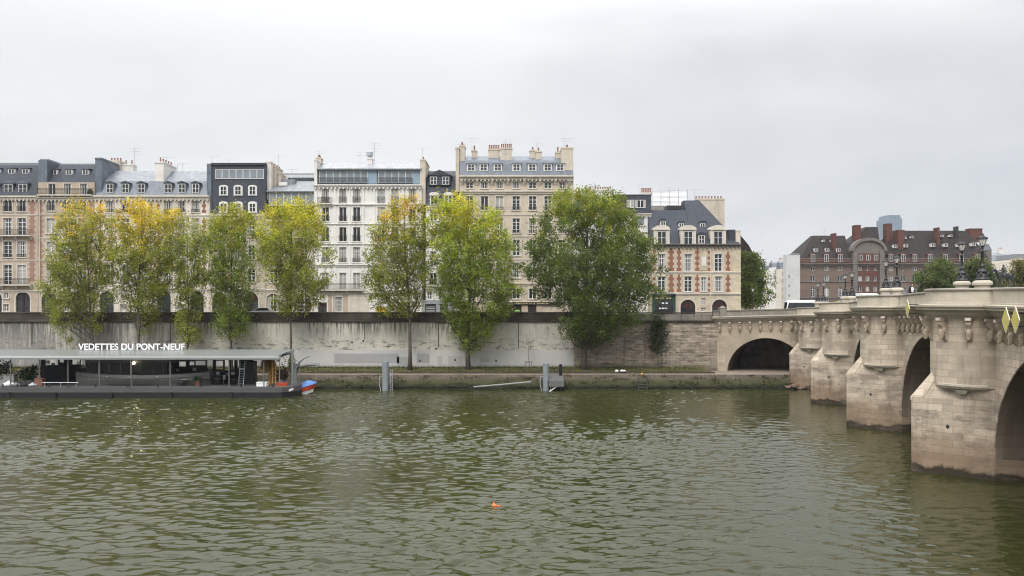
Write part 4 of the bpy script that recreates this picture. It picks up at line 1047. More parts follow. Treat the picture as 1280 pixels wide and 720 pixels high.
while x < B.X(691):                                       # a worn fascia, letters too small to read from across the river
    wl = rr.uniform(.12,.28); hl = rr.uniform(.16,.26)
    if rr.random() < .82: b.box(x,x+.05,127.69,127.72,B.Z(380.4),B.Z(380.4)+hl); b.box(x+.05,x+wl,127.69,127.72,B.Z(380.4)+rr.uniform(0,.16),B.Z(380.4)+rr.uniform(.17,.2))
    x += wl+.09
b.obj('fascia_lettering', M['gold'], sf)
# --- 9: white house with dark studio attic, mostly behind the big tree
B = Bld('town_house', 'white house with a dark slate attic half hidden behind the biggest tree', 717.1, 814.6, 128, group=TERR)
for px in (732,750,768,798.5): B.win(px,270,281.5,9 if px < 780 else 15,'strip' if px > 780 else 'plain'); B.win(px,296,312,9); B.win(px,326,343,9); B.win(px,356,372,9)
B.wall('white',267,'white'); B.band(267,.4,.3,'cornice'); B.band(290,.2,.12); B.band(320,.2,.12); B.band(350,.2,.12)
b = MB(); b.box(B.X(772),B.X(814.4),128.2,138.8,B.Z(266.6),B.Z(243.5)); b.obj('slate_storey', M['slate_wall'], B.root)
b = MB(); b.box(B.X(717.2),B.X(771.8),128.2,138.8,B.Z(266.6),B.Z(247)); b.obj('zinc_storey', M['zinc_blue'], B.root)
for xa, xb in ((783.5,793),(794.5,807)):
    fr, pm = window_meshes(B.X(xb)-B.X(xa), B.Z(249.7)-B.Z(259.5), 'plain', 4); o = link('window', fr, B.root, Vector((B.X((xa+xb)/2),128.15,B.Z(259.5)))-wloc(B.root)); link('pane', pm, o)
b = MB(); b.xprism([(128.1,B.Z(243.4)),(128.1,B.Z(242.6)),(134,B.Z(241,6)),(138.8,B.Z(241,6)),(138.8,B.Z(243.4))],B.X(770),B.X(814.5)); b.obj('roof', M['zinc_pale'], B.root)
B.chimney(802,815,240.2,244,3,1.2,'chimney',6); B.chimney(735,742,237,250,6,1.2,'chimney',3); B.chimney(743,765,236.5,250,7,1.2,'chimney_white',7); B.antenna(800,230,243,5,1); B.antenna(737,232,240,6,1)
# --- behind: white roof wrap on a scaffold
sc_ = empty('roof_scaffold', (at(838,146),146,20), 'white tarpaulin roof on a scaffold behind the slate roofs', 'scaffold')
b = MB(); Ys = 146; b.add([(at(814,Ys),Ys,zat(257,Ys)),(at(859,Ys),Ys,zat(257,Ys)),(at(857,Ys),Ys,zat(238,Ys)),(at(816,Ys),Ys,zat(241,Ys)),(at(814,Ys),Ys+7,zat(257,Ys)),(at(859,Ys),Ys+7,zat(257,Ys)),(at(857,Ys),Ys+7,zat(238,Ys)),(at(816,Ys),Ys+7,zat(241,Ys))],
    [(0,1,2,3),(7,6,5,4),(1,5,6,2),(4,0,3,7),(3,2,6,7),(4,5,1,0)]); b.obj('tarpaulin', M['tarp'], sc_)
b = MB()
for px in (815,826,837,848,859): b.tube([(at(px,Ys),Ys-.12,9),(at(px,Ys),Ys-.12,zat(234.5 if px in (826,848) else 237,Ys))],.045,5)
for py in (239,246,252): b.tube([(at(813,Ys),Ys-.2,zat(py,Ys)),(at(860,Ys),Ys-.2,zat(py-1,Ys))],.035,5)
b.obj('scaffold_pole', M['steel'], sc_)
# --- 10: brick and stone corner house
B = Bld('town_house', 'red brick and yellow stone corner house with big stone dormers at the bridge end', 815.2, 926, 124, dep=13, group=TERR)
for px in (827,860.2,898):
    B.win(px,317.5,339,9.3,'tall',0,sur=.2); B.win(px,345.5,364.5,9.3,'tall',0,sur=.2)
B.win(879.5,346.5,364,6.6,'tall',sur=.2)
for px in (859.8,899.3): B.door(px,374.5,18.5,'door_red')
B.win(879.3,372.5,380.8,5,'shutters',sur=0,sill=False); B.win(879.3,384.5,389.5,6.5,'small',sur=0,sill=False)
br = [(835.3,842.5,310,338.5),(845.8,851.5,310,338.5),(835.3,842.5,343,365),(845.8,851.5,343,365),(869,874.2,310,338.5),(869,874.2,343,365),(884.4,887.6,310,338.5),(884.4,887.6,343,365),(907.2,912.8,315,338.5),(907.2,912.8,343,365),(816,819.5,310,338.5),(816,819.5,343,365)]
B.wall('dauphine',306.5,'trim',brick=br)
b = MB(); b.box(B.X(875),B.X(883.8),123.93,124,B.Z(338),B.Z(317.5)); b.box(B.X(876.8),B.X(882),123.90,123.93,B.Z(332),B.Z(321),1); b.obj('stone_panel', [M['dauphine'], M['white']], B.root)
B.band(305,.4,.5,'cornice','grey_trim'); B.band(340,.25,.14); B.band(366.5,.3,.2)
b = MB(); x = B.X(887.9); b.tube([(x,123.86,B.Z(306)),(x,123.86,ROAD)],.07,6); b.obj('drainpipe', M['trim'], B.root)
zt = B.zt
b = MB(); xa, xb = B.x0, B.X(867,6)
b.xprism([(124.1,zt+.002),(124.1,B.Z(304.8)),(129.0,B.Z(262.5,5)),(136.9,B.Z(262.5,5)),(136.9,zt+.002)], B.x0, B.X(857,5)); b.obj('roof', M['slate'], B.root)
b = MB()
ze = B.Z(304.6); r0 = [(B.X(857,5),124.1),(B.x1-.1,124.1),(B.x1-.1,136.8),(B.X(857,5),136.8)]
zr = B.Z(250.5,6.5)
top_ = [(B.X(855,6.5),130.5,zr),(B.X(874,6.5),130.5,zr)]
b.add([(x,y,ze) for x,y in r0]+[(top_[0][0],130.5,zr),(top_[1][0],130.5,zr),(top_[1][0],132.5,zr),(top_[0][0],132.5,zr)]+[(x,y,zt+.002) for x,y in r0],
      [(0,1,5,4),(1,2,6,5),(2,3,7,6),(3,0,4,7),(4,5,6,7),(8,9,1,0),(9,10,2,1),(10,11,3,2),(11,8,0,3)]); b.obj('hipped_roof', M['slate'], B.root)
for px in (827.2,860.2,897.5): B.dormer(px,286.5,305.6,17.5,.03,'trim','stone',sur='trim',back=2.4)
B.dormer(877,293.5,304.5,8.5,.1,'slate','arch',sur='trim'); 
for px, py in ((828.8,276),(851.5,278.5),(878.3,278.5)): B.dormer(px,py,py+6.5,7,2.6,'slate','arch','d',sur='trim',back=2.2)
B.chimney(870.5,905.8,248,283,7,2.6,'chimney',9); B.chimney(919.7,925.6,287.3,305.5,.4,1.6,'trim',0); B.box('stair_roof','slate',911,919.5,287,306,.5,5); B.box('roof_cabin','shop_dark',833.5,852,256.8,262,5.5,8); B.antenna(835,234,256,8,1); B.antenna(868,236,249,8,1)
b = MB(); b.box(B.X(814.5),B.X(844),123.35,123.998,B.Z(368.6),B.Z(367.2)); b.xprism([(123.998,B.Z(366)),(123.3,B.Z(368)),(123.998,B.Z(368))],B.X(816),B.X(844),2)
for xa, xb in ((815,818.6),(840.6,844)): b.box(B.X(xa),B.X(xb),123.72,123.998,ROAD,B.Z(368.61))
b.box(B.X(818.6),B.X(840.6),123.75,123.998,B.Z(374.5),B.Z(371),0); b.box(B.X(818.6),B.X(840.6),123.75,123.998,ROAD,ROAD+.7)
sf = b.obj('shopfront', [M['shop_green'],M['shop_green'],M['zinc']], B.root)
b = MB(); b.quad((B.X(818.6),123.9,ROAD+.7),(B.X(840.6),123.9,ROAD+.7),(B.X(840.6),123.9,B.Z(374.5)),(B.X(818.6),123.9,B.Z(374.5)))
rr = random.Random(3)
for k in range(9): x = B.X(rr.uniform(820,839)); z = rr.choice([B.Z(380),B.Z(386.5)])+.02; b.box(x,x+.3,123.86,123.89,z,z+.22,1)
b.obj('shop_window', [M['glass'], M['tarp']], sf)
b = MB(); x = B.X(819)
while x < B.X(838):
    wl = rr.uniform(.1,.2)
    if rr.random() < .85: b.box(x,x+wl,123.72,123.75,B.Z(373.6),B.Z(373.6)+rr.uniform(.16,.24))
    x += wl+.06
b.obj('fascia_lettering', M['gold'], sf)
# --- 11: roof slope behind the corner house
B = Bld('town_house', 'house with a steep brown mansard showing behind the brick corner house', 915, 948, 152, dep=10)
for px in (930,940): B.win(px,334,346,6,'plain',sur=.1); B.win(px,356,370,6,'plain',sur=.1)
B.wall('tan',328,'tan'); b = MB(); b.yprism([(B.X(905),B.zt+.002),(B.X(948),B.zt+.002),(B.X(934,1),B.Z(306)),(B.X(918,1),B.Z(287))],152.1,161.9); b.obj('roof', M['slate_brown'], B.root)
B.dormer(929,318,325,5,-.3,'slate','shed',sur='frame'); B.dormer(936,322,328,5,-.3,'slate','shed',sur='frame')

# ================================================================== street beyond the bridge and the left-bank block
def street_house(label, px0, px1, Y, ptop, mat, cols, rows, mans=None, side=True, dep=4):
    B = Bld('street_house', label, px0, px1, Y, dep=dep)
    w = (px1-px0)
    for c in cols:
        for r_ in rows: B.win(px0+w*c, r_, r_+6.2*200/Y, min(3.4*200/Y, w*.36), 'plaing', sur=0, sill=False, seed=0)
    B.wall(mat, ptop, mat)
    if mans: B.roof([(.1,ptop),(1.2,ptop-mans*.8),(3,ptop-mans)],'zinc_blue')
    return B
B = street_house('far cream house with a zinc mansard at the end of the side street', 957, 969, 300, 338, 'cream', (.3,.7), (343,352,361,370), 7); B.chimney(963,967,328,334,3,1.5,'chimney',3)
B = street_house('pale grey house with dark balconies in the middle of the side street', 966, 979, 262, 334, 'white', (.28,.72), (338,347,357,367), 6); B.chimney(974,978,324,332,3,1.5,'chimney_white',3); B.balcony(966.5,978.5,345,.5,.8)
B = street_house('cream house with a dormered roof beside the blank white gable', 976, 987, 235, 336, 'cream', (.3,.72), (340,349,359,369), 9); B.dormer(981,330,335,4,.6,'slate','shed',sur='frame'); B.chimney(979,984,322,330,4,1.5,'chimney_white',3)
B = Bld('street_house', 'tall blank white gable wall beside the dark brick block', 983, 1000, 214, dep=2.6)
for py in (344,356,368): B.win(986.5,py,py+3.4,1.8,'plaing',sur=0,sill=False,seed=0)
B.wall('gable',319,'gable'); b = MB(); b.yprism([(B.X(983),B.zt+.002),(B.X(1000),B.zt+.002),(B.X(1000),B.zt+.4),(B.X(993),B.zt+.6)],214,216.5); b.obj('roof', M['zinc'], B.root)

# dark brick and stone block across the second arm
B = Bld('apartment_block', 'long dark brick and grey stone block with steep brown roofs and red chimneys', 999, 1238, 225, dep=16)
lw = (1016.2,1033.2,1050.2); rw = (1113.5,1129,1143.5,1162.5,1182,1202,1222)
for px in lw+rw:
    B.win(px,333.5,338.5,5.6,'plain',sur=.25,sill=False); B.win(px,344.5,351.5,5.6,'plain',sur=.3); B.win(px,359,370.5,5.4,'tall',sur=.3,arch=True)
    if px in lw: B.win(px,372.8,378,6,'strip',sur=0,sill=False)
for px in (1075,1084.3,1094): 
    for py in (319,331.5,344.5,357.5): B.win(px,py,py+6.6,5,'plain',sur=.12)
br = [(px-4.6,px+4.6,352.5,358.5) for px in lw+rw]+[(1070.8,1098.4,310,372)]
B.wall('grey_stone',330,'grey_trim',zt=zat(329.5,225))
wl_ = B
b = MB(); b.box(B.X(1070.8),B.X(1098.4),224.94,224.999,B.Z(374),B.Z(331))
# the brick centre bay is laid between the window openings
b = MB(); cols_ = [1070.8]+[v for c in (1075,1084.3,1094) for v in (c-2.5,c+2.5)]+[1098.4]
for i in range(0,7,2): b.box(B.X(cols_[i]),B.X(cols_[i+1]),224.9,224.999,B.Z(376),B.Z(330))
for c in (1075,1084.3,1094):
    rows_ = [330]+[v for py in (331.5,344.5,357.5) for v in (py,py+6.6)]+[376]
    for i in range(0,8,2): b.box(B.X(c-2.5),B.X(c+2.5),224.9,224.999,B.Z(rows_[i+1]),B.Z(rows_[i]))
b.obj('brick_bay', M['brick_dark'], B.root)
b = MB()
for xa, xb in ((1065.3,1070.7),(1098.5,1104.3)): b.box(B.X(xa),B.X(xb),224.3,226,ROAD,B.Z(313))
b.obj('bay_pier', M['grey_trim'], B.root)
B.band(329.3,.7,.8,'cornice','grey_trim'); B.band(352,.3,.25,mat='grey_trim'); B.band(371.5,.5,.3,mat='grey_trim')
b = MB(); 
for xa, xb in ((1000.5,1065),(1104.5,1236)): b.box(B.X(xa),B.X(xb),225.3,240.8,zat(329.5,225)+.01,B.Z(322.5))
n = 0
for xa, xb in ((1000.5,1065),(1104.5,1236)):
    for k in range(2): b.box(B.X(xa),B.X(xb),225.22,225.3,B.Z(326.5-k*3),B.Z(325.6-k*3),1)
b.obj('brick_attic', [M['brick_dark'], M['grey_trim']], B.root)
def hip(pxa, pxb, pra, prb, pt, peave=322.6, y=7, nm='roof'):
    b = MB(); e = B.Z(peave); zr = B.Z(pt,y); xa, xb = B.X(pxa), B.X(pxb); ra, rb = B.X(pra,y), B.X(prb,y)
    b.add([(xa,225.25,e),(xb,225.25,e),(xb,240.8,e),(xa,240.8,e),(ra,225+y,zr),(rb,225+y,zr),(rb,227+y,zr),(ra,227+y,zr)],[(0,1,5,4),(1,2,6,5),(2,3,7,6),(3,0,4,7),(4,5,6,7)])
    return b.obj(nm, M['slate_brown'], B.root)
hip(1000.5,1066,1016,1056,294.5); hip(1104,1237,1117,1208,288.3)
# centre bay: curved stone pediment and a tall hipped roof
b = MB(); x0, x1 = B.X(1065.5), B.X(1104.2); cx = (x0+x1)/2; r_x = (x1-x0)/2; zb_ = B.Z(330); zs = B.Z(314); zt_ = B.Z(300.5)
pts = [(x0,zb_),(x1,zb_)]+[(cx+r_x*math.cos(math.pi*i/16), zs+(zt_-zs)*math.sin(math.pi*i/16)) for i in range(17)]
b.yprism(pts,224.6,239); b.obj('pediment', M['grey_trim'], B.root)
b = MB()
for i in range(16):
    t0, t1 = math.pi*i/16, math.pi*(i+1)/16
    q = [(cx+(r_x+e)*math.cos(t), zs+(zt_-zs+e)*math.sin(t)) for t,e in ((t0,-.1),(t0,.7),(t1,.7),(t1,-.1))]
    b.yprism(q,224.0,226)
b.obj('pediment_rim', M['grey_trim'], B.root)
b = MB(); b.box(B.X(1070.8),B.X(1098.4),224.5,224.599,B.Z(330),B.Z(317)); o = b.obj('brick_bay', M['brick_dark'], B.root)
fr, pm = window_meshes(1.1,1.5,'plain',0)
for px in (1075,1084.3,1094): w_ = link('window', fr, B.root, Vector((B.X(px),224.45,B.Z(325.5)))-wloc(B.root)); link('pane', pm, w_)
b = MB(); e = B.Z(308,3); zr = B.Z(283.8,7); b.add([(B.X(1068),228,e),(B.X(1106.5),228,e),(B.X(1106.5),240,e),(B.X(1068),240,e),(B.X(1082,7),232,zr),(B.X(1097,7),232,zr),(B.X(1097,7),235,zr),(B.X(1082,7),235,zr)],[(0,1,5,4),(1,2,6,5),(2,3,7,6),(3,0,4,7),(4,5,6,7)]); b.obj('tower_roof', M['slate_brown'], B.root)
for xa, xb, pt, pb, y in ((1069,1076,281.2,312,4),(1108.2,1115.3,279.3,312,5),(1042,1045.5,291.5,312,2.5),(1122.8,1130.5,287.3,318,2.5),(1171.7,1174.6,284.3,308,3.5),(1212,1228,285.5,302,7)): B.chimney(xa,xb,pt,pb,y,2.2,'brick_dark',0)
B.chimney(1195,1198.2,283,300,5,1.5,'shop_dark',0)
for px in lw+rw: B.dormer(px,317.5,327.5,6.2,.02,'brick_dark','ped',sur='brick_dark',back=2)
for px, py in ((1020,310),(1034,310),(1048,310),(1119,305.5),(1132.5,304.5),(1166.5,304),(1182.5,304),(1199,304),(1217,303)): B.dormer(px,py,py+4.6,5.2,2.2,'slate_brown','shed','m',sur='frame',back=1.5)
for px, py in ((1029.5,299.5),(1040,299.5),(1131.5,295.5),(1140,294.8),(1177.5,293.3),(1188.5,293)): B.dormer(px,py,py+3,3.8,4.6,'slate_brown','shed','m',sur='frame',back=1.2)
B.antenna(1030.5,285,296,7,2)
b = MB(); b.add([(B.X(1158),225.4,B.Z(320)),(B.X(1160),225.4,B.Z(320)),(B.X(1166,6.5),231.4,B.Z(290,6.5)),(B.X(1164.6,6.5),231.4,B.Z(290,6.5))],[(0,1,2,3)]) if False else None
# pinkish end block, pale distant houses and the tower
B = Bld('apartment_block', 'low pale stone end of the brick block beside the statue', 1228, 1239.5, 232, dep=8)
B.win(1233.5,322,327,2.6,'plain',sur=0,seed=0); B.win(1233.5,334,340,2.6,'plain',sur=0,seed=0); B.wall('grey_trim',312,'grey_trim'); b = MB(); b.yprism([(B.X(1228),B.zt+.002),(B.X(1239.5),B.zt+.002),(B.X(1236),B.Z(305)),(B.X(1231),B.Z(305))],232,239.9); b.obj('roof', M['zinc'], B.root)
B = Bld('distant_house', 'distant pale house with a grey mansard behind the horseman statue', 1240, 1262, 330, dep=12)
for px in (1245,1252,1259): B.win(px,332,336,1.8,'plain',sur=0,sill=False,seed=0); B.win(px,342,346,1.8,'plain',sur=0,sill=False,seed=0)
B.wall('white',327,'white'); B.roof([(.1,327),(1.5,319),(4,316)],'zinc'); B.chimney(1249,1255,311.5,318,3,1.6,'chimney_white',3)
B = Bld('distant_house', 'distant flat topped beige building at the right edge', 1266.5, 1300, 300, dep=14)
for px in (1272,1280,1288): B.win(px,332,338,2.6,'plain',sur=0,sill=False,seed=0); B.win(px,345,351,2.6,'plain',sur=0,sill=False,seed=0)
B.wall('cream',324,'cream'); B.band(323.5,1.0,1.0,'cornice'); B.box('roof','zinc',1268,1299,317.5,323.3,.6,12)
# skyscraper
Yt = 1400
tw = empty('office_tower', (at(1119.5,Yt),Yt,8.9), 'single blue grey glass skyscraper rising hazily behind the brick block', 'skyscraper')
cx = at(1119.5,Yt); hw = 11*Yt/F; zt = zat(268.5,Yt)
t = NT('hazed_tower_glass'); P = t.pos(); fl_ = t.math('FRACT', t.math('DIVIDE', t.dot(P,(0,0,1)), 3.6)); fx_ = t.math('FRACT', t.math('DIVIDE', t.dot(P,(1,0,0)), 2.2))
c = t.mix(t.ramp(fl_,.2,.3),(.17,.215,.27),(.11,.15,.20)); c = t.mix(t.math('MULTIPLY', t.math('LESS_THAN', fx_, .25), .5), c, (.17,.21,.25)); t.base(c,.45,.4)  # blue glass, made paler to put distance haze into its colour
b = MB(); b.prism([(cx-hw,Yt+8),(cx-hw*.7,Yt),(cx+hw*.7,Yt),(cx+hw,Yt+8),(cx+hw,Yt+40),(cx-hw,Yt+40)],8.9,zt-6); b.obj('shaft', t.m, tw)
b = MB(); b.prism([(cx-hw*.85,Yt+9),(cx-hw*.6,Yt+3),(cx+hw*.6,Yt+3),(cx+hw*.85,Yt+9),(cx+hw*.85,Yt+36),(cx-hw*.85,Yt+36)],zt-6,zt); b.obj('crown', t.m, tw)
# ================================================================== trees
def lump(seed):
    r = np.random.default_rng(seed); K = r.normal(0,1,(10,3))*np.array([.55,.55,.35]); ph = r.random(10)*6.28
    return lambda p: np.sin(p @ K.T + ph).sum(1)/10**.5
def tree(name, label, px, Y, zb, prof, n, top, low, split=.45, leaf=.26, seed=1, rad=.22, bx=None, group=None, clump=.62, fork=.22, limbs=26, depth=.8, bare=None, fine=False):
    """prof: rows (photo y, left x, right x) of the crown from the top down; top/low leaf colours; split: share of the height that has turned"""
    n = int(n*(2.7 if n > 2000 else 1.6 if n > 200 else 1)); r = np.random.default_rng(seed); prof = np.array(prof, float)
    zr = zat(prof[:,0], Y); xl, xr = at(prof[:,1], Y), at(prof[:,2], Y)
    zt, z0 = zr[0], zr[-1]
    X0 = at(bx if bx is not None else px, Y)
    o = empty(name, (X0, Y, zb), label, 'tree', group)
    gl = lambda z: np.interp(z, zr[::-1], xl[::-1]); gr_ = lambda z: np.interp(z, zr[::-1], xr[::-1])
    wid = xr-xl; zz = np.linspace(z0, zt, 200); ww = gr_(zz)-gl(zz); pdf = ww**1.6+.05; pdf /= pdf.sum()
    nc = max(12, int(n/48)); f = lump(seed)
    cen = []
    tries = 0
    while len(cen) < nc and tries < 60:
        tries += 1
        z = r.choice(zz, nc*2, p=pdf)+r.normal(0,.1,nc*2); a = r.random(nc*2)*6.283; q = r.random(nc*2)**.42
        lo, hi = gl(z), gr_(z); cx, hw = (lo+hi)/2, (hi-lo)/2*(1.04+.13*np.sin(z*1.9+3*np.cos(a)+seed)+.09*np.sin(z*4.1-2*a+seed))
        p = np.stack([cx+hw*q*np.cos(a), Y+hw*depth*q*np.sin(a), z], -1)
        keep = f(p) > -.62 + r.normal(0,.25,nc*2)
        cen.extend(p[keep])
    cen = np.array(cen[:nc])
    # limbs climb steeply from the trunk to the outer clumps
    b = MB(); xt = (gl(zt)+gr_(zt))/2
    ztr = z0 + (zt-z0)*.86
    nst = 9; tp = []
    for i in range(nst):
        t = i/(nst-1); z = zb-.1 + (ztr-zb)*t
        mx = (gl(max(z,z0))+gr_(max(z,z0)))/2; k = max(0, (z-z0)/(ztr-z0))**1.3
        tp.append((X0*(1-k*.75)+mx*k*.75 + r.normal(0,.07)*(0<i), Y + r.normal(0,.1)*(0<i), z))
    rr = [rad*(1.35 if i == 0 else 1-.82*(i/(nst-1))**.9) for i in range(nst)]
    b.tube(tp, rr, 8); trunk = b.obj('trunk', M['bark'], o, True)
    b = MB(); tpa = np.array(tp); pts = []; 
    order = r.permutation(len(cen))[:limbs]
    for k in order:
        c = cen[k]; zs = max(z0 - (zt-z0)*.05, c[2] - r.uniform(.25,.6)*(zt-z0)*.6 - abs(c[0]-X0)*.5)
        zs = max(zs, zb+1.0 + (z0-zb)*.5); zs = min(zs, c[2]-.3)
        s = np.array([np.interp(zs, tpa[:,2], tpa[:,0]), np.interp(zs, tpa[:,2], tpa[:,1]), zs])
        m1 = s*.62+c*.38+np.array([(c[0]-s[0])*.15,(c[1]-s[1])*.15,-.1]); m2 = s*.28+c*.72+r.normal(0,.12,3)
        frac = 1-(zs-zb)/(zt-zb); r1 = rad*(.16+.32*frac)
        P4 = [s,m1,m2,c]; b.tube(P4, [r1,r1*.75,r1*.45,r1*.16], 5, cap=False); pts += [m1,m2,c]
    if len(pts):
        pts = np.array(pts)
        for k in r.permutation(len(cen))[:limbs*7]:
            c = cen[k]; d = np.linalg.norm((pts-c)*np.array([1,1,1.0]), axis=1)+ (pts[:,2] > c[2])*2; j = d.argmin()
            if d[j] < .2 or d[j] > 6: continue
            s = pts[j]; m_ = (s+c)/2+r.normal(0,.1,3)-np.array([0,0,.1]); b.tube([s,m_,c],[rad*.11,rad*.08,rad*.04],4,cap=False)
        b.obj('limbs' if False else 'branches', M['bark'], o, True)
    # leaves
    per = n//len(cen); N = per*len(cen)
    sg = clump*(.6+.8*r.random((len(cen),1,1)))
    d = r.normal(0,1,(len(cen),per,3))*sg*np.array([1,1,1.15])*.55
    p = (cen[:,None,:]+d).reshape(-1,3)
    if fine: pass
    a = r.random(N)*6.283; ti = r.normal(.62,.5,N); nrm = np.stack([np.cos(a)*np.cos(ti), np.sin(a)*np.cos(ti), np.sin(ti)], -1)
    up = np.array([0,0,1.0]); u = np.cross(nrm, up); u /= np.linalg.norm(u,axis=1)[:,None]+1e-9; v = np.cross(nrm,u)
    ro = r.random(N)*6.283; u2 = u*np.cos(ro)[:,None]+v*np.sin(ro)[:,None]; v2 = -u*np.sin(ro)[:,None]+v*np.cos(ro)[:,None]
    L = leaf*.88*r.uniform(.6,1.25,N)[:,None]; W = L*.42
    bend = nrm*L*.12
    Vv = np.stack([p-u2*L*.5, p+v2*W+bend, p+u2*L*.5, p-v2*W+bend], 1).reshape(-1,3)
    # colour: whole sprays have turned, more of them high up in the crown
    h = np.clip((p[:,2]-z0)/(zt-z0),0,1)
    cn = np.repeat(r.normal(0,.16,len(cen)),per)
    t = np.clip((h+cn-(1-split))/.34,0,1)[:,None]
    c0 = np.array(low); c1 = np.array(top); midc = (c0+c1)/2*np.array([.95,1.12,.8])
    col = np.where(t<.5, c0+(midc-c0)*t*2, midc+(c1-midc)*(t*2-1))
    col = col*np.repeat(r.uniform(.58,1.42,(len(cen),1)),per,0)*r.uniform(.82,1.18,(N,1))
    if bare is not None: 
        k = r.random(N) > bare; idx = np.repeat(k,4); Vv = Vv[idx]; col = col[k]
    link('crown', card_mesh('crown', Vv, np.repeat(np.clip(col,0,1),4,0), 4, M['leaf']), o, Vector((0,0,0))-Vector((X0,Y,zb)))
    return o
GP = 'plane and poplar trees on the low quay'
GREEN = (.20,.255,.038); DGREEN = (.122,.165,.034); OLIVE = (.255,.285,.042); YEL = (.60,.45,.04); LIME = (.38,.36,.04); AMB = (.64,.44,.045)
TZ = 2.05
tree('autumn_tree','loose yellowing tree leaning over the left part of the long quay wall',117,109,TZ,
     [(250,88,122),(262,78,130),(280,72,134),(310,66,134),(340,60,134),(370,57,132),(395,62,126),(415,72,116),(427,88,108)],9500,AMB,OLIVE,.30,.27,3,.20,117,GP,bare=.1)
tree('autumn_tree','tree with the brightest orange yellow top behind the rooftop letters',173,109,TZ,
     [(253,150,176),(262,145,216),(280,142,224),(310,139,218),(340,132,214),(370,138,206),(395,153,196),(415,164,184)],10500,(.66,.50,.05),(.255,.28,.04),.44,.27,5,.24,173,GP,bare=.08)
tree('autumn_tree','thin wispy green tree just right of the rooftop letters',235,109,TZ,
     [(272,222,246),(290,214,256),(320,212,258),(350,215,258),(380,222,254),(400,216,254),(425,222,250),(434,230,242)],5600,LIME,OLIVE,.32,.25,8,.13,234,GP,bare=.18)
tree('autumn_tree','green tree standing in front of the dark slate hung house',288,109,TZ,
     [(257,276,300),(275,262,318),(300,257,323),(330,256,323),(355,262,318),(380,270,312),(400,266,312),(419,270,307)],8600,LIME,GREEN,.40,.26,12,.20,289,GP)
tree('autumn_tree','broad yellow green tree above the right end of the landing stage',364,109,TZ,
     [(251,346,384),(268,332,401),(300,322,409),(325,321,413),(350,325,410),(372,336,400),(392,352,386)],11500,(.50,.46,.042),OLIVE,.50,.26,15,.19,363.5,GP,bare=.08)
tree('autumn_tree','tree with a bare pale trunk and orange tinged top beside the white house',511,109,TZ,
     [(247,494,524),(265,480,532),(290,466,534),(320,462,535),(350,460,532),(375,464,524),(392,482,518)],9200,AMB,OLIVE,.34,.26,21,.26,512.5,GP,bare=.06)
tree('autumn_tree','tall full tree with golden top between the white and beige houses',585,109,TZ,
     [(240,552,580),(255,545,612),(280,536,630),(310,535,640),(340,537,646),(370,544,643),(390,558,633),(410,562,619),(430,569,606),(441,579,594)],17500,(.62,.54,.042),(.225,.285,.038),.36,.27,24,.30,585.5,GP)
tree('autumn_tree','biggest and darkest green tree at the start of the bare masonry wall',735,109,TZ,
     [(239,702,762),(255,685,786),(285,672,801),(310,664,813),(335,659,816),(360,667,816),(385,678,809),(402,692,796),(418,704,780),(430,722,745)],30000,(.36,.35,.04),DGREEN,.30,.28,31,.34,730,GP,limbs=40,fork=.1)
tree('young_tree','small slender dark green tree growing against the bare masonry wall',823,110.8,TZ,
     [(391,821,829),(402,817,833),(412,814,836),(430,811,838),(440,817,831),(448,821,826)],1500,(.05,.07,.022),(.036,.055,.02),.3,.24,41,.06,822,limbs=14)
tree('young_tree','bare staked sapling in a timber frame at the foot of the wall',661,110.4,TZ,
     [(421,659,663),(428,657.5,664.5),(436,659,663)],60,(.16,.12,.04),(.10,.09,.04),.3,.2,43,.05,661,limbs=5)
sap = bpy.data.objects['young_tree.001']
b = MB()
for dx in (-.42,.42): b.tube([(at(661,110.4)+dx,110.3,2.0),(at(661,110.4)+dx,110.3,3.25)],.05,6)
b.box(at(661,110.4)-.48,at(661,110.4)+.48,110.26,110.34,3.05,3.18); b.obj('stake_frame', simple('weathered_timber',(.13,.12,.11),.9,.2,4), sap)
tree('plane_tree','round green plane tree at the corner of the side street',942,140,ROAD,
     [(319,924,946),(336,920,960),(358,919,967),(372,923,966),(382,929,958)],8000,(.085,.105,.025),DGREEN,.45,.34,51,.2,938)
GI = 'pale green trees beyond the bridge'
tree('weeping_tree','wide pale green round tree behind the bridge bastion beside the lamps',1172,150,8.6,
     [(325,1164,1180),(334,1154,1192),(346,1149,1196),(362,1148,1197),(374,1152,1193)],6500,(.125,.155,.045),(.075,.105,.03),.6,.34,61,.2,1172,GI,limbs=16)
tree('weeping_tree','pale green tree seen between the two tallest lamps',1221,156,8.6,
     [(323,1214,1228),(334,1206,1238),(346,1204,1243),(364,1205,1243),(376,1210,1238)],5600,(.115,.14,.04),(.07,.10,.03),.6,.34,62,.2,1221,GI,limbs=16)
tree('weeping_tree','yellowish tree at the right edge behind the horseman statue',1276,158,8.6,
     [(328,1268,1284),(340,1262,1292),(356,1260,1296),(372,1264,1292)],4000,(.20,.185,.05),(.13,.135,.035),.6,.34,63,.2,1276,GI,limbs=14)
tree('weeping_tree','low yellow green shrubby tree under the belly of the statue horse',1251,168,8.6,
     [(344,1244,1258),(354,1240,1264),(370,1242,1262)],1800,(.16,.165,.05),(.11,.12,.035),.6,.32,64,.12,1251,GI,limbs=8)

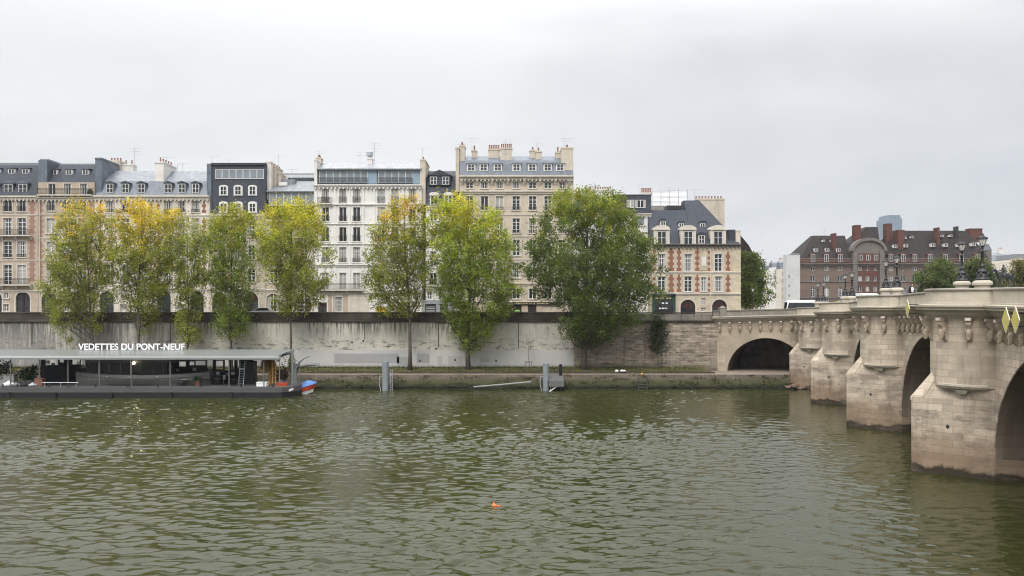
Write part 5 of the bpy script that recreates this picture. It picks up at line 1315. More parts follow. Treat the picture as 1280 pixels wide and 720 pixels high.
# ================================================================== landing stage with its roof
CAFE = ['small dark round table beside the dark deck chair','small pale round table just right of the grey locker','small dark round table in front of the dark cabin','small pale round table just left of the ladder']
YF, YB = 92.4, 101.0
xr_ = at(366, YF)
ls = empty('landing_stage', (-50, 96, 0), 'long dark floating landing stage under a flat pale grey roof', 'landing stage')
b = MB(); b.prism([(-95,YF),(xr_-1.3,YF),(xr_,YF+1.6),(xr_,YB),(-95,YB)], -.6, .62); b.obj('hull', M['hull'], ls)
b = MB(); b.prism([(-95,YF-.06),(xr_-1.33,YF-.06),(xr_+.06,YF+1.57),(xr_+.06,YB),(-95,YB)], .62, .70); b.prism([(-95,YF+.02),(xr_-1.3,YF+.02),(xr_-.02,YF+1.6),(xr_-.02,YB),(-95,YB)], .70, 1.18); b.obj('deck_edge', M['hull_top'], ls)
b = MB(); b.prism([(-95,YF+.05),(xr_-1.35,YF+.05),(xr_-.06,YF+1.63),(xr_-.06,YB-.05),(-95,YB-.05)], 1.182, 1.22); b.obj('deck', M['deck'], ls)
xre = at(344.5, YF+.4); 
b = MB(); b.xprism([(YF+.35,4.46),(YF+.35,4.66),(YF+.6,4.78),(YB-.4,5.27),(YB-.2,5.05),(YB-.4,4.78),(YF+.6,4.50)], -95, xre); b.obj('roof', M['roof'], ls)
b = MB(); b.box(-95,xre+.05,YF+.27,YF+.349,4.42,4.62); b.ball((xre+.25,YF+.5,4.5),(.32,.3,.34),8,6); b.obj('gutter', simple('gutter_grey',(.20,.21,.205),.4,.1,2), ls)
for px in (-30,13.5,49.5,85.3,124.5,164.5,213,286.5,330):
    b = MB(); x = at(px,YF+.7); b.box(x-.055,x+.055,YF+.62,YF+.73,1.22,4.5); b.obj('roof_post', M['grey_boat'], ls)
b = MB()                                                       # back partition: panels with a strip of openings along the top
ops = [(-20,51,447,500),(57,72.5,449.3,457),(74.5,80,449.3,453),(90.5,100,449.5,455.5),(101,107,450,460),(199,205,453,459),(224,232.5,452,458.3),(237,243,452,456.5),(244.5,257,451,456.5),(259,266,450,461),(270,279,451,461.5),(281,286,450,463),(288.5,293,450,462),(297,299,450,460),(317,344,450,500)]
x = -95.0; zlo, zhi = 1.22, 4.9
for a, c, y0, y1 in ops:
    xa, xc = at(a,YB-1), at(c,YB-1); z1, z0 = min(zhi,zat(y0,YB-1)), max(zlo,zat(y1,YB-1))
    b.box(x,xa,YB-1.05,YB-.95,zlo,zhi)
    if z0 > zlo+.01: b.box(xa,xc,YB-1.05,YB-.95,zlo,z0)
    if z1 < zhi-.01: b.box(xa,xc,YB-1.05,YB-.95,z1,zhi)
    x = xc
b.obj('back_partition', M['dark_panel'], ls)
for px0, px1, py, yy in ((54,86,457,98.5),(265,275,470,96.5),(302,316,452,97)):
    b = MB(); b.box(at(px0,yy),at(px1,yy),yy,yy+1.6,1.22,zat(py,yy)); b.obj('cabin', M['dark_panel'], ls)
b = MB(); yy = YF+.5
for px in (56,76,95): b.tube([(at(px,yy),yy,1.22),(at(px,yy),yy,1.75)],.035,5)
b.tube([(at(53,yy),yy,1.73),(at(98,yy),yy,1.73)],.04,5); b.obj('hand_rail', M['steel'], ls)
for px in (2,20,60,84,118,158,196,250,300,340):
    b = MB(); xx = at(px,YF)
    b.lathe([(.13,0),(.13,.05),(.08,.08),(.07,.22),(.15,.26),(.15,.32),(.05,.34)],(xx,YF+.25,1.22),8); b.obj('bollard', M['iron'], ls)
for px in (12,70,140,215,290,352):
    b = MB(); xx = at(px,YF); b.tube([(xx,YF-.13,.05),(xx,YF-.13,.66)],.13,8); b.obj('fender', M['rubber'], ls)
for px in (110,137,150.5,177,191,204):
    b = MB(); b.box(at(px,95.1)-.03,at(px,95.1)+.03,95.12,95.19,zat(467,95),zat(452.5,95)); b.obj('window_mullion', M['grey_boat'], ls)
for k, (px, py) in enumerate([(60,452),(66,455),(98,453),(103,457),(206,455),(222,462),(243,461),(262,463),(272,466),(284,467),(291,466),(311,459)]):
    b = MB(); yy = 99.6-(k%3)*.8; b.box(at(px,yy)-.22,at(px,yy)+.22,yy,yy+.06,zat(py+2.4,yy),zat(py-1.2,yy)); b.obj('notice_panel', M[('tarp','concrete','steel','grey_boat')[k%4]], ls)
for k, px in enumerate((231,260,272,291)):
    yy = 94.4+(k%3)*.7; x = at(px,yy); tb = empty('cafe_table',(x,yy,1.22),None)
    b = MB(); b.lathe([(.38,.70),(.40,.72),(.40,.75),(.1,.76)],(x,yy,1.22),12); b.obj('tabletop', M['dark_panel' if k%2 else 'concrete'], tb)
    b = MB(); b.lathe([(.24,0),(.24,.03),(.04,.06),(.04,.70)],(x,yy,1.22),8); b.obj('leg', M['iron'], tb)
    tag(tb, CAFE[k], 'table', 'small round tables on the landing stage')
# lettering on the roof
cu = bpy.data.curves.new('sign_text','FONT'); cu.body = 'VEDETTES DU PONT-NEUF'; cu.size = 1.0; cu.extrude = .04; cu.offset = .014; cu.align_x = 'LEFT'
to = bpy.data.objects.new('sign_text', cu); COL.objects.link(to); bpy.context.view_layer.update()
tm = bpy.data.meshes.new_from_object(to.evaluated_get(bpy.context.evaluated_depsgraph_get())); bpy.data.objects.remove(to)
co = np.zeros(len(tm.vertices)*3); tm.vertices.foreach_get('co', co); co = co.reshape(-1,3); YS = YB-1.3
lo, hi = co.min(0), co.max(0); x0, x1 = at(97.8,YS), at(231,YS); zb_, zt_ = zat(437.4,YS), zat(429.4,YS)
nco = np.stack([x0+(co[:,0]-lo[0])/(hi[0]-lo[0])*(x1-x0), YS-co[:,2], zb_+(co[:,1]-lo[1])/(hi[1]-lo[1])*(zt_-zb_)], -1)
sg = empty('rooftop_sign', ((x0+x1)/2,YS,zb_-.1), 'white capital letters standing in a row on the landing stage roof', 'sign')
nco -= np.array(sg.location); tm.vertices.foreach_set('co', nco.ravel()); tm.update(); tm.materials.clear(); tm.materials.append(M['letters'])
for p in tm.polygons: p.material_index = 0
link('lettering', tm, sg)
b = MB(); b.box(x0-.1,at(189,YS),YS-.03,YS+.03,zb_-.10,zb_-.03); b.box(at(193,YS),x1+.05,YS+.02,YS+.06,zb_-.06,zb_-.02)
for i in range(7): xx = x0+.62+(x1-x0-1.0)*i/6; b.box(xx-.02,xx+.02,YS+.07,YS+.11,zb_-.4,zb_-.03)
b.obj('support_rail', M['steel'], sg)
# grey excursion boat lying under the roof
bt = empty('excursion_boat', (at(178,95.5),95.5,1.2), 'curved grey wooden boat with dark slit windows under the pale roof', 'boat')
ya, yb = 94.2, 97.6
def boat_ring(px, half, zt): return (at(px,95.5), half, zt)
b = MB(); N = 22; L = []
for i in range(N+1):
    u = i/N; px = 96+167*u; hf = 1.65*math.sin(math.pi*min(1,max(0.03,u*.94+.03)))**.42; zt = zat(463.2+ (6.6*(1-abs(2*u-1)**1.7)) - (1.5 if u<.1 else 0), 94.2)
    zt = zat(469.0 - 3.4*abs(2*u-1)**2.2, 94.2); L.append((at(px,95.5), hf, zt))
vs = []
for x_, hf, zt in L:
    for y_, z_ in ((-hf*.75,1.23),(-hf,1.9),(-hf*1.03,zt-.35),(-hf,zt),(hf,zt),(hf*.75,1.23)): vs.append((x_,95.9+y_,z_))
k = 6; fs = [(i*k+j,i*k+(j+1)%k,(i+1)*k+(j+1)%k,(i+1)*k+j) for i in range(N) for j in range(k)]+[tuple(range(k)),tuple(range(N*k,N*k+k))]
b.add(vs,fs); b.obj('hull', M['grey_boat'], bt)
b = MB()
for i in range(N):
    (xa,ha,za),(xc,hc,zc) = L[i],L[i+1]; b.quad((xa,95.9-ha*1.05-.04,za-.42),(xc,95.9-hc*1.05-.04,zc-.42),(xc,95.9-hc*1.05-.04,zc-.34),(xa,95.9-ha*1.05-.04,za-.34))
b.obj('rubbing_strake', simple('strake',(.09,.09,.085),.5,.1,2), bt)
for pxa, pxb in ((137,161.5),(164.5,193)):
    b = MB(); za, zb2 = zat(482.2,94.2), zat(479.9,94.2); xa, xb = at(pxa,94.2), at(pxb,94.2); s1_, s2_ = (.9,0) if pxa < 150 else (0,.9)
    b.yprism([(xa+s1_*.4,za),(xb-s2_*.8,za),(xb,zb2),(xa-s1_*.5,zb2)],94.12,94.25); b.obj('porthole_strip', M['door_dark'], bt)
b = MB(); b.box(at(112,96),at(212,96),95.2,97.2,zat(467,95),zat(450.5,95)); b.obj('cabin', M['dark_panel'], bt)
b = MB(); b.box(at(108,95),at(216,95),95.0,97.4,zat(453,95),zat(450.3,95)+.02); b.obj('cabin_roof', M['grey_boat'], bt)
b = MB()
for px in (124.3,164.2,213): b.box(at(px,95)-.04,at(px,95)+.04,94.85,94.98,zat(469,95),zat(451,95))
b.obj('cabin_post', M['trim'], bt)
for px, py in ((134,471.3),(163.5,471.8),(196.5,471.3)): b = MB(); b.ball((at(px,94.2),94.05,zat(py,94.2)),(.09,.06,.09),8,6); b.obj('rivet_lamp', M['steel'], bt)
lm = empty('hanging_lamp', (at(167,94.7),94.7,zat(451,94.7)), 'small lit warm globe lamp hanging over the grey boat', 'lamp')
b = MB(); b.ball((at(167.2,94.7),94.7,zat(453.8,94.7)),.17,10,8); b.obj('globe', M['bulb'], lm, True)
b = MB(); b.tube([(at(167.2,94.7),94.7,zat(452.3,94.7)),(at(167.2,94.7),94.7,zat(447.8,94.7))],.02,5); b.obj('cord', M['iron'], lm)
# things on the deck
ld = empty('ladder', (at(302,95.5),95.5,1.22), 'pale aluminium ladder leaning inside the landing stage', 'ladder')
b = MB(); yy = 95.5
for px in (299.3,305.3): b.tube([(at(px,yy),yy-.3,1.22),(at(px,yy),yy+.3,4.1)],.045,5)
b.obj('stile', M['steel'], ld); b = MB()
for i in range(9): z = 1.45+i*.28; yv = yy-.3+.6*(z-1.22)/2.9; b.tube([(at(299.3,yy),yv,z),(at(305.3,yy),yv,z)],.028,5)
b.box(at(298.8,yy),at(305.8,yy),yy-.02,yy+.1,3.05,3.22); b.obj('rung', M['steel'], ld)
def leafy(name, label, px, Y, zb, w, h, n, col, seed, cat='plant', spiky=False, pot=None, group=None):
    r = np.random.default_rng(seed); x0 = at(px,Y); o = empty(name,(x0,Y,zb),label,cat,group); z0 = zb
    if pot:
        b = MB(); b.lathe([(pot*.7,0),(pot,.55*1.0),(pot*1.08,.56),(pot*1.08,.64),(pot*.8,.64)],(x0,Y,zb),10); b.obj('pot', M['concrete'] if not spiky else M['terracotta'], o); z0 = zb+.6
    if spiky:
        V = []; C = []
        for i in range(n):
            a = r.random()*6.283; el = r.uniform(.25,1.35); Ln = h*r.uniform(.7,1.1); d = np.array([math.cos(a)*math.cos(el)*w/h*1.4, math.sin(a)*math.cos(el)*w/h*1.4, math.sin(el)])
            sdv = np.array([-math.sin(a),math.cos(a),0])*.05; p0 = np.array([x0,Y,z0])
            p1 = p0+d*Ln*.55; p2 = p0+d*Ln+np.array([0,0,-Ln*.28*math.cos(el)*1.2])
            V += [p0-sdv,p0+sdv,p1+sdv*1.6,p1-sdv*1.6, p1-sdv*1.6,p1+sdv*1.6,p2+sdv*.2,p2-sdv*.2]; c = np.array(col)*r.uniform(.6,1.4); C += [c]*8
        V = np.array(V); C = np.array(C)
    else:
        p = r.normal(0,1,(n,3)); p /= np.linalg.norm(p,axis=1)[:,None]; p *= (r.random((n,1))**.4)
        p = p*np.array([w/2,w/2,h/2])*(1+.25*np.sin(p[:,:1]*7+seed))+np.array([x0,Y,z0+h/2])
        s_ = .16; q = r.normal(0,1,(n,2,3)); q /= np.linalg.norm(q,axis=2)[:,:,None]
        V = np.stack([p-q[:,0]*s_,p+q[:,1]*s_*.6,p+q[:,0]*s_,p-q[:,1]*s_*.6],1).reshape(-1,3); C = np.repeat(np.array(col)*r.uniform(.6,1.4,(n,1)),4,0)
    link('foliage', card_mesh('foliage',V,C,4,M['leaf']), o, Vector((0,0,0))-Vector((x0,Y,zb)))
    if not spiky:
        b = MB(); 
        for k in range(5): b.tube([(x0,Y,z0-.1),(x0+r.normal(0,.1),Y,z0+h*.3),(x0+r.normal(0,w*.25),Y+r.normal(0,w*.2),z0+h*.8)],[.04,.03,.012],5)
        b.obj('stem', M['bark'], o)
    return o
leafy('potted_plant','dense dark green potted shrub at the left end of the landing stage',36,95,1.22,2.4,1.5,900,(.03,.055,.02),71,pot=.5)
leafy('potted_plant','taller sparse potted tree beside the left edge of the landing stage',6,94.5,1.22,1.7,2.6,420,(.045,.055,.03),72,pot=.45)
leafy('potted_plant','spiky dark purple yucca above the dark green shrub',43,96.5,3.0,1.0,.9,26,(.03,.03,.07),73,spiky=True)
leafy('potted_plant','bright green potted fern beside the dark deck chair',247,94.5,1.22,1.2,.75,46,(.05,.12,.03),74,spiky=True,pot=.35)
leafy('potted_plant','bushy purple brown shrub in front of the dry palm',352,95.5,1.25,1.9,1.3,420,(.06,.028,.022),75,pot=.4)
leafy('potted_plant','thin green tree rising past the right end of the roof',363.5,96.5,2.0,1.9,2.9,200,(.10,.11,.035),76)
dp = empty('dry_palm', (at(338,95.8),95.8,1.22), 'orange brown dried palm with drooping fronds by the deck end', 'plant')
b = MB(); b.tube([(at(338,95.8),95.8,1.22),(at(337.5,95.8),95.8,2.8),(at(338,95.8),95.8,4.4)],[.22,.2,.15],8); b.obj('trunk', M['ochre'], dp)
V = []; C = []; r = np.random.default_rng(77)
for i in range(260):
    a = r.random()*6.283; Ln = r.uniform(.7,1.5); hub = np.array([at(335.5,95.8)+r.normal(0,.12),95.8,4.0+r.normal(0,.15)])
    d = np.array([math.cos(a),math.sin(a),0]); sd = np.array([-math.sin(a),math.cos(a),0])*.035; p1 = hub+d*Ln*.55+np.array([0,0,.12]); p2 = hub+d*Ln*.85+np.array([0,0,-r.uniform(.4,1.5)])
    V += [hub-sd,hub+sd,p1+sd,p1-sd,p1-sd,p1+sd,p2+sd*.4,p2-sd*.4]; C += [np.array([.36,.19,.05])*r.uniform(.6,1.35)]*8
link('fronds', card_mesh('fronds',np.array(V),np.array(C),4,M['leaf']), dp, Vector((0,0,0))-dp.location)
b = MB(); x = at(340.5,94.6); b.box(x-.05,x+.05,94.55,94.65,1.22,4.45); b.box(x+.35,x+.43,94.55,94.65,1.22,3.9)
for k in range(5): b.box(x+.051,x+.349,94.57,94.63,1.6+k*.55,1.68+k*.55)
tag(b.obj('trellis', M['ochre']), 'narrow orange timber trellis against the dry palm', 'trellis')
def planter(label, xa, xb, Y, z1, mat, nm='planter', cat='planter', d=.8, lip=True):
    b = MB(); b.box(at(xa,Y),at(xb,Y),Y,Y+d,1.22,z1-.08); 
    if lip: b.box(at(xa,Y)-.05,at(xb,Y)+.05,Y-.05,Y+d+.05,z1-.08,z1)
    for k in range(3): z = 1.3+(z1-1.45)*k/2; b.box(at(xa,Y)+.03,at(xb,Y)-.03,Y-.02,Y,z,z+.05)
    return tag(b.obj(nm, M[mat]), label, cat)
planter('low white planter trough beside the dry palm',320.5,333,93.6,1.72,'white_paint')
planter('red brown brick planter box behind the hand rail',43,52.5,94.2,2.1,'terracotta')
planter('big grey concrete planter at the left edge of the deck',-4,17,94.0,2.6,'concrete')
planter('pale grey locker beside the green fern',241,254,95.6,2.4,'grey_boat','locker','locker')
planter('small orange crate on the deck by the purple shrub',345.5,359,93.8,1.62,'red_paint','crate','crate',.5)
def sack(label, px, py, mat, s, nm='sack', cat='sack'):
    Y = 93.6; b = MB(); x = at(px,Y); r2 = random.Random(px)
    b.ball((x,Y,1.22+s*.55),(s*1.1,s*.7,s*.6),10,7); b.ball((x+s*.7,Y+.1,1.22+s*.45),(s*.8,s*.6,s*.5),9,6); b.ball((x-s*.55,Y-.1,1.22+s*.42),(s*.7,s*.6,s*.44),9,6); b.ball((x+s*.1,Y,1.22+s*1.1),(s*.45,s*.4,s*.35),8,6)
    return tag(b.obj(nm, M[mat], None, True), label, cat)
sack('lumpy white sack lying beside the concrete planter',10.5,478,'tarp',.48)
sack('grey sand sack on the deck right of the white sack',19.5,479,'concrete',.36)
sack('crumpled blue white sheet bundled on the deck edge',40.5,481,'car_silver',.34,'bundled_sheet','sheet')
sack('dark blue tarpaulin heap below the green shrub',31,480,'coat',.42,'tarpaulin_heap','tarpaulin')
dc = empty('deck_chair', (at(225,94.3),94.3,1.22), 'dark high backed deck chair on the landing stage', 'chair')
x = at(225,94.3); b = MB(); b.xprism([(94.75,1.6),(94.95,2.65),(94.86,2.67),(94.66,1.62)],x-.36,x+.36); b.obj('backrest', M['coat'], dc)
b = MB(); b.box(x-.36,x+.36,94.15,94.75,1.58,1.66); b.obj('seat', M['coat'], dc)
for dx in (-.33,.33):
    for yy in (94.2,94.7): b = MB(); b.box(x+dx-.03,x+dx+.03,yy-.03,yy+.03,1.22,1.58); b.obj('leg', M['iron'], dc)
b = MB(); yy = 97; b.box(at(278.5,yy),at(281.6,yy),yy,yy+.2,zat(474.8,yy),zat(468.8,yy)); b.box(at(279.2,yy),at(280.9,yy),yy-.04,yy,zat(473.5,yy),zat(470.5,yy)); b.box(at(279,yy),at(279.3,yy),yy+.05,yy+.1,1.22,zat(474.8,yy))
tag(b.obj('meter_box', M['steel']), 'small grey meter box on a post inside the landing stage', 'meter box')
# mooring pole, curved lamp and grey davit at the right end
dv = empty('davit', (at(366,95),95,1.2), 'grey steel davit with a bent arm at the right end of the landing stage', 'davit')
yy = 95.0; P = lambda px, py: (at(px,yy),yy,zat(py,yy))
b = MB(); b.tube([P(365.5,483),P(365.5,441)],.12,8); b.obj('mast', M['pile'], dv)
b = MB(); b.tube([P(369.5,481),P(369,466),P(370,460),P(375,452),P(381,447),P(387,445.2)],[.13,.13,.13,.12,.10,.07],8); b.tube([P(387,445.2),P(387.5,447)],.05,6); b.obj('arm', M['pile'], dv)
b = MB(); b.yprism([(at(366,yy),zat(480,yy)),(at(371.5,yy),zat(480,yy)),(at(370.5,yy),zat(456,yy)),(at(376,yy),zat(451,yy)),(at(372,yy),zat(455,yy)),(at(366.5,yy),zat(462,yy))],yy-.15,yy+.15); b.obj('gusset', M['grey_boat'], dv)
cl = empty('curved_lamp', (at(349.5,94),94,1.2), 'thin post with a curved dark lamp head beside the davit', 'lamp')
yy = 94.0
b = MB(); b.tube([P(349.5,484),P(349.5,447.5),P(351,445)],[.06,.05,.05],6); b.obj('post', M['pile'], cl)
b = MB(); b.tube([P(350.5,446.5),P(354.5,443),P(359,441.3),P(364.5,442.2)],[.06,.16,.17,.08],7); b.obj('lamp_head', M['iron'], cl)
bo = empty('mooring_boom', (at(385,98),98,2.5), 'long thin grey boom sloping ashore behind the small boat', 'boom')
yy = 99.0; b = MB(); b.tube([P(371,459.5),P(383,456.5),P(397,456.2)],[.14,.2,.05],7); b.obj('spar', M['grey_boat'], bo); b = MB(); b.tube([P(374,459),P(374,480)],.06,6); b.obj('prop', M['pile'], bo)
sb_ = empty('sign_board', (at(362.5,YF+.9),YF+.9,.9), 'small white number plate on the corner of the dark hull', 'sign')
b = MB(); yy = YF+.55; b.add([(at(361,yy),yy-.0,zat(489.6,yy)),(at(364.9,yy),yy+.55,zat(488,yy)),(at(364.9,yy),yy+.55,zat(485.2,yy)),(at(361,yy),yy,zat(486.8,yy)),(at(361,yy),yy+.1,zat(489.6,yy)),(at(364.9,yy),yy+.65,zat(488,yy)),(at(364.9,yy),yy+.65,zat(485.2,yy)),(at(361,yy),yy+.1,zat(486.8,yy))],[(0,1,2,3),(7,6,5,4),(0,4,5,1),(1,5,6,2),(2,6,7,3),(3,7,4,0)]); b.obj('plate', M['white_paint'], sb_)
# small tender with a blue cover
td = empty('small_boat', (at(383,97),97,.4), 'small red and white boat under a blue tarpaulin beside the landing stage', 'boat')
b = MB(); N = 12; L = []; xa, xb = at(371.5,96.5), at(395,96.5)
for mi, (z0, z1, k0, k1) in enumerate([(-.25,.16,.7,.94),(.16,.78,.94,1.0)]):
    vs = []
    for i in range(N+1):
        u = i/N; hf = .72*(1-max(0,u-.45)**2*3.0); hf = max(hf,.04); sh = .62*u**1.2
        xx0 = xa+(xb-xa)*(.02+u*.76 if mi == 0 else .01+u*.84); xx1 = xa+(xb-xa)*(.01+u*.84 if mi == 0 else u)
        vs += [(xx0,97-hf*k0,z0+sh*.8),(xx1,97-hf*k1,z1+sh),(xx1,97+hf*k1,z1+sh),(xx0,97+hf*k0,z0+sh*.8)]
    b = MB(); b.add(vs,[(i*4+j,i*4+(j+1)%4,i*4+4+(j+1)%4,i*4+4+j) for i in range(N) for j in range(4)]+[(0,1,2,3),(N*4,N*4+1,N*4+2,N*4+3)])
    b.obj('bottom' if mi == 0 else 'topside', M['white_paint' if mi == 0 else 'red_paint'], td)
vs = []
for i in range(N+1):
    u = .12+.86*i/N; hf = .74*(1-max(0,u-.45)**2*3.0); sh = .62*u**1.2-.04; x = xa+(xb-xa)*u; top_ = .82+sh+.62*math.sin(math.pi*(i/N)**.7)*(1 if i%3 else .9)
    vs += [(x,97-hf*1.03,.80+sh-.05),(x,97-hf*.6,(.8+sh+top_)/2+.12),(x,97,top_+.02),(x,97+hf*.6,(.8+sh+top_)/2+.12),(x,97+hf*1.03,.80+sh-.05)]
b = MB(); b.add(vs,[(i*5+j,i*5+j+1,i*5+6+j,i*5+5+j) for i in range(N) for j in range(4)]); b.obj('cover', M['blue_tarp'], td)

# ================================================================== mooring piles, ladder, boom in the river
def pile(label, px, Y, pt, wpx, arm=False):
    x = at(px,Y); r0 = wpx*Y/F/2; zt = zat(pt,Y); o = empty('mooring_pile',(x,Y,0),label,'mooring pile','steel mooring piles')
    b = MB(); b.lathe([(r0,-2),(r0,zt-.12),(r0*1.04,zt-.12),(r0*1.04,zt),(r0*.9,zt+.03)],(x,Y,0),16); b.obj('tube', M['pile'], o)
    b = MB(); b.tube([(x,Y,zt),(x,Y,zt+.4)],.03,5); b.ball((x,Y,zt+.42),.07,6,5); b.obj('mast', M['steel'], o)
    b = MB(); 
    for dx in (r0+.22,r0+.5): b.tube([(x+dx,Y-.25,-.5),(x+dx,Y-.25,zt-.9 if not arm else 1.6)],.04,5)
    for k in range(9 if not arm else 4): z = .1+k*.3; b.tube([(x+r0+.22,Y-.25,z),(x+r0+.5,Y-.25,z)],.025,4)
    b.obj('ladder', M['steel'], o)
    b = MB(); b.tube([(x-r0-.3,Y,1.8),(x-r0-.35,Y-.1,.9),(x-r0-.1,Y-.3,-.2)],.05,5); b.tube([(x-r0*.9,Y,1.8),(x-r0-.3,Y,1.8)],.04,5); b.obj('fender_bar', M['steel'], o)
    if arm:
        b = MB(); za = zat(478,Y); b.xprism([(Y-.5,za-.5),(Y+3,1.75),(Y+3,2.0),(Y-.5,za+.25)],x+r0,x+r0+1.9); b.obj('gangway', M['grey_boat'], o)
        b = MB(); b.tube([(x+r0,Y-.3,-.1),(x+r0+1.9,Y-.4,za+.1)],.09,6); b.tube([(x+r0,Y-.3,-.1),(x+r0+.4,Y-.3,-.3)],.06,6); b.obj('strut', M['steel'], o)
        b = MB(); b.tube([(x+2.0,Y+2,1.8),(x+2.0,Y+2,3.0)],[.22,.2],8); b.ball((x+2.0,Y+2,3.1),(.24,.24,.2),8,5); b.obj('bollard_post', M['hull'], o)
    return o
pile('plain grey steel mooring pile standing clear of the bank', 481.8, 101.6, 452.5, 8.2)
pile('blue grey steel mooring pile with a sloping gangway and strut', 682.3, 101.0, 454.5, 7.6, True)
b = MB(); Y_ = 101.8; b.tube([(at(592,Y_),Y_,.42),(at(628,Y_),Y_+.1,.72),(at(664,Y_),Y_+.2,1.05)],.11,7)
tag(b.obj('floating_boom', M['concrete']), 'long pale pole lying along the foot of the stone bank', 'pole')
bl = empty('bank_ladder', (at(803.5,102.9),102.9,.2), 'dark iron ladder frame in the bank with a yellow marker', 'ladder')
b = MB(); yy = 102.7
for px in (798.5,809.5): b.tube([(at(px,yy),yy,-.4),(at(px,yy),yy+.6,1.55)],.06,5)
b.obj('stile', M['iron'], bl); b = MB()
for k in range(4): z = .25+k*.38; b.tube([(at(798.5,yy),yy+.3*z,z),(at(809.5,yy),yy+.3*z,z)],.045,5)
b.obj('rung', M['iron'], bl); b = MB(); b.ball((at(804,yy),yy+.9,1.98),.14,8,6); b.obj('marker', M['yellow'], bl)
b = MB(); x, y = at(618,39.7), 39.7
b.ball((x,y,.04),(.125,.11,.10),14,10); b.lathe([(.045,.12),(.05,.15),(.03,.16),(.03,.22)],(x-.03,y,0),8); b.tube([(x+.08,y,.05),(x+.2,y-.03,.03),(x+.33,y,.01)],[.035,.04,.02],6)
tag(b.obj('float_buoy', M['orange'], None, True), 'small bright orange float adrift in the middle of the river', 'buoy')
b = MB(); rr = random.Random(6)
for k in range(7): b.ball((at(775,106.5)+rr.uniform(-.9,.9),106.5+rr.uniform(-.3,.3),1.95+rr.uniform(0,.25)),(rr.uniform(.15,.4),.2,rr.uniform(.1,.25)),7,5,k%2)
tag(b.obj('rubbish_heap', [M['tarp'],M['concrete']], None, True), 'small white heap of bags left on the towpath', 'rubbish')

# ================================================================== diamond boards under the bridge parapet
def diamond(label, s, zc, n=1.15):
    p = bp(s,n,zc); o = empty('navigation_board', p, label, 'sign', 'yellow diamond boards hung on the bridge'); rz = math.atan2(DX,-DY)
    o.rotation_euler = (0,0,rz); h, w = .66, .50
    b = MB(); b.add([(.02,0,-h),(.02,w,0),(.02,0,h),(.02,-w,0),(-.03,0,-h),(-.03,w,0),(-.03,0,h),(-.03,-w,0)],[(3,2,1,0),(4,5,6,7),(0,1,5,4),(1,2,6,5),(2,3,7,6),(3,0,4,7)])
    me = b.mesh('board', M['yellow_board']); link('board', me, o)
    b = MB()
    for (y0,z0),(y1,z1) in (((0,-h),(w,0)),((w,0),(0,h)),((0,h),(-w,0)),((-w,0),(0,-h))): b.tube([(.0,y0*1.03,z0*1.03),(.0,y1*1.03,z1*1.03)],.022,4)
    link('rim', b.mesh('rim', M['board_edge']), o)
    b = MB(); b.box(-.75,-.035,-.04,.04,.30,.36); b.box(-.75,-.035,-.04,.04,-.36,-.30); link('bracket', b.mesh('bracket', M['iron']), o)
def s_of(px, n=1.15):                                      # station on the bridge wall seen at a photo column
    lo, hi = 25.0, 110.0
    for _ in range(50):
        m_ = (lo+hi)/2; q = bp(m_,n); c = 640+F*q[0]/q[1]
        lo, hi = (m_,hi) if c > px else (lo,m_)
    return (lo+hi)/2
for px, py, lb in ((1134.5,386,'lone yellow diamond board on the second arch of the bridge'),(1257.5,400,'yellow diamond board, the one nearer the pier of a pair'),(1269.5,400,'yellow diamond board, the one nearer the right edge of a pair')):
    s = s_of(px); q = bp(s,1.15); diamond(lb, s, zat(py,q[1]))

# ================================================================== lamps on the bridge
def lamp_parts():
    A_ = MB(); A_.lathe([(.46,-.9),(.46,.0),(.50,.04),(.58,.05),(.60,.16),(.57,.26),(.47,.34),(.40,.36)],n=20)
    Bm = MB(); Bm.lathe([(.42,.36),(.42,.46),(.36,.50),(.38,.58),(.27,.74),(.25,.86),(.30,.90),(.26,.98),(.17,1.12),(.16,1.22),(.20,1.26),(.11,1.36),(.085,1.5),(.075,2.15),(.10,2.18),(.13,2.25),(.09,2.3),(.07,2.38),(.07,2.52),(.14,2.58),(.16,2.62)],n=12)
    for a in range(4):
        t = math.pi/4+a*math.pi/2; Bm.ball((.30*math.cos(t),.30*math.sin(t),.72),(.10,.10,.18),6,5)
    for sgn in (-1,1): Bm.tube([(0,0,2.22),(sgn*.26,0,2.24)],.025,5); Bm.ball((sgn*.27,0,2.24),.04,6,5)
    Lm = MB(); Lm.lathe([(.12,2.62),(.26,3.02)],n=8)
    Cm = MB(); Cm.lathe([(.30,3.02),(.30,3.07),(.24,3.12),(.20,3.20),(.10,3.27),(.07,3.31),(.09,3.35),(.03,3.44)],n=8)
    for a in range(8): t = 2*math.pi*(a+.5)/8; Cm.tube([(.125*math.cos(t),.125*math.sin(t),2.62),(.265*math.cos(t),.265*math.sin(t),3.03)],.012,4)
    for a in range(8): t = 2*math.pi*(a+.5)/8; Cm.ball((.30*math.cos(t),.30*math.sin(t),3.11),(.035,.035,.05),5,4)
    return (A_.mesh('pedestal',M['bridge_trim'],smooth=False),Bm.mesh('post',M['iron'],smooth=True),Lm.mesh('lantern',M['lantern']),Cm.mesh('lantern_cap',M['iron']))
LP = lamp_parts()
def lamp(label, px, Y, pbase, scale=1.0):
    x, z = at(px,Y), zat(pbase,Y); o = empty('street_lamp',(x,Y,z),label,'street lamp','ornate black lamps in pairs on the bridge')
    for nm, me in zip(('pedestal','post','lantern','lantern_cap'), LP): 
        c = link(nm, me, o); c.scale = (scale,scale,scale)
    return o
lamp('tallest black lamp, right one of the pair nearest the viewer',1228,46.5,357.5,.90)
lamp('black lamp standing just left of the tallest lamp',1202.5,50.6,357.5,.86)
lamp('black lamp on the second bastion, right one of its pair',1121,65.5,364.5,.90)
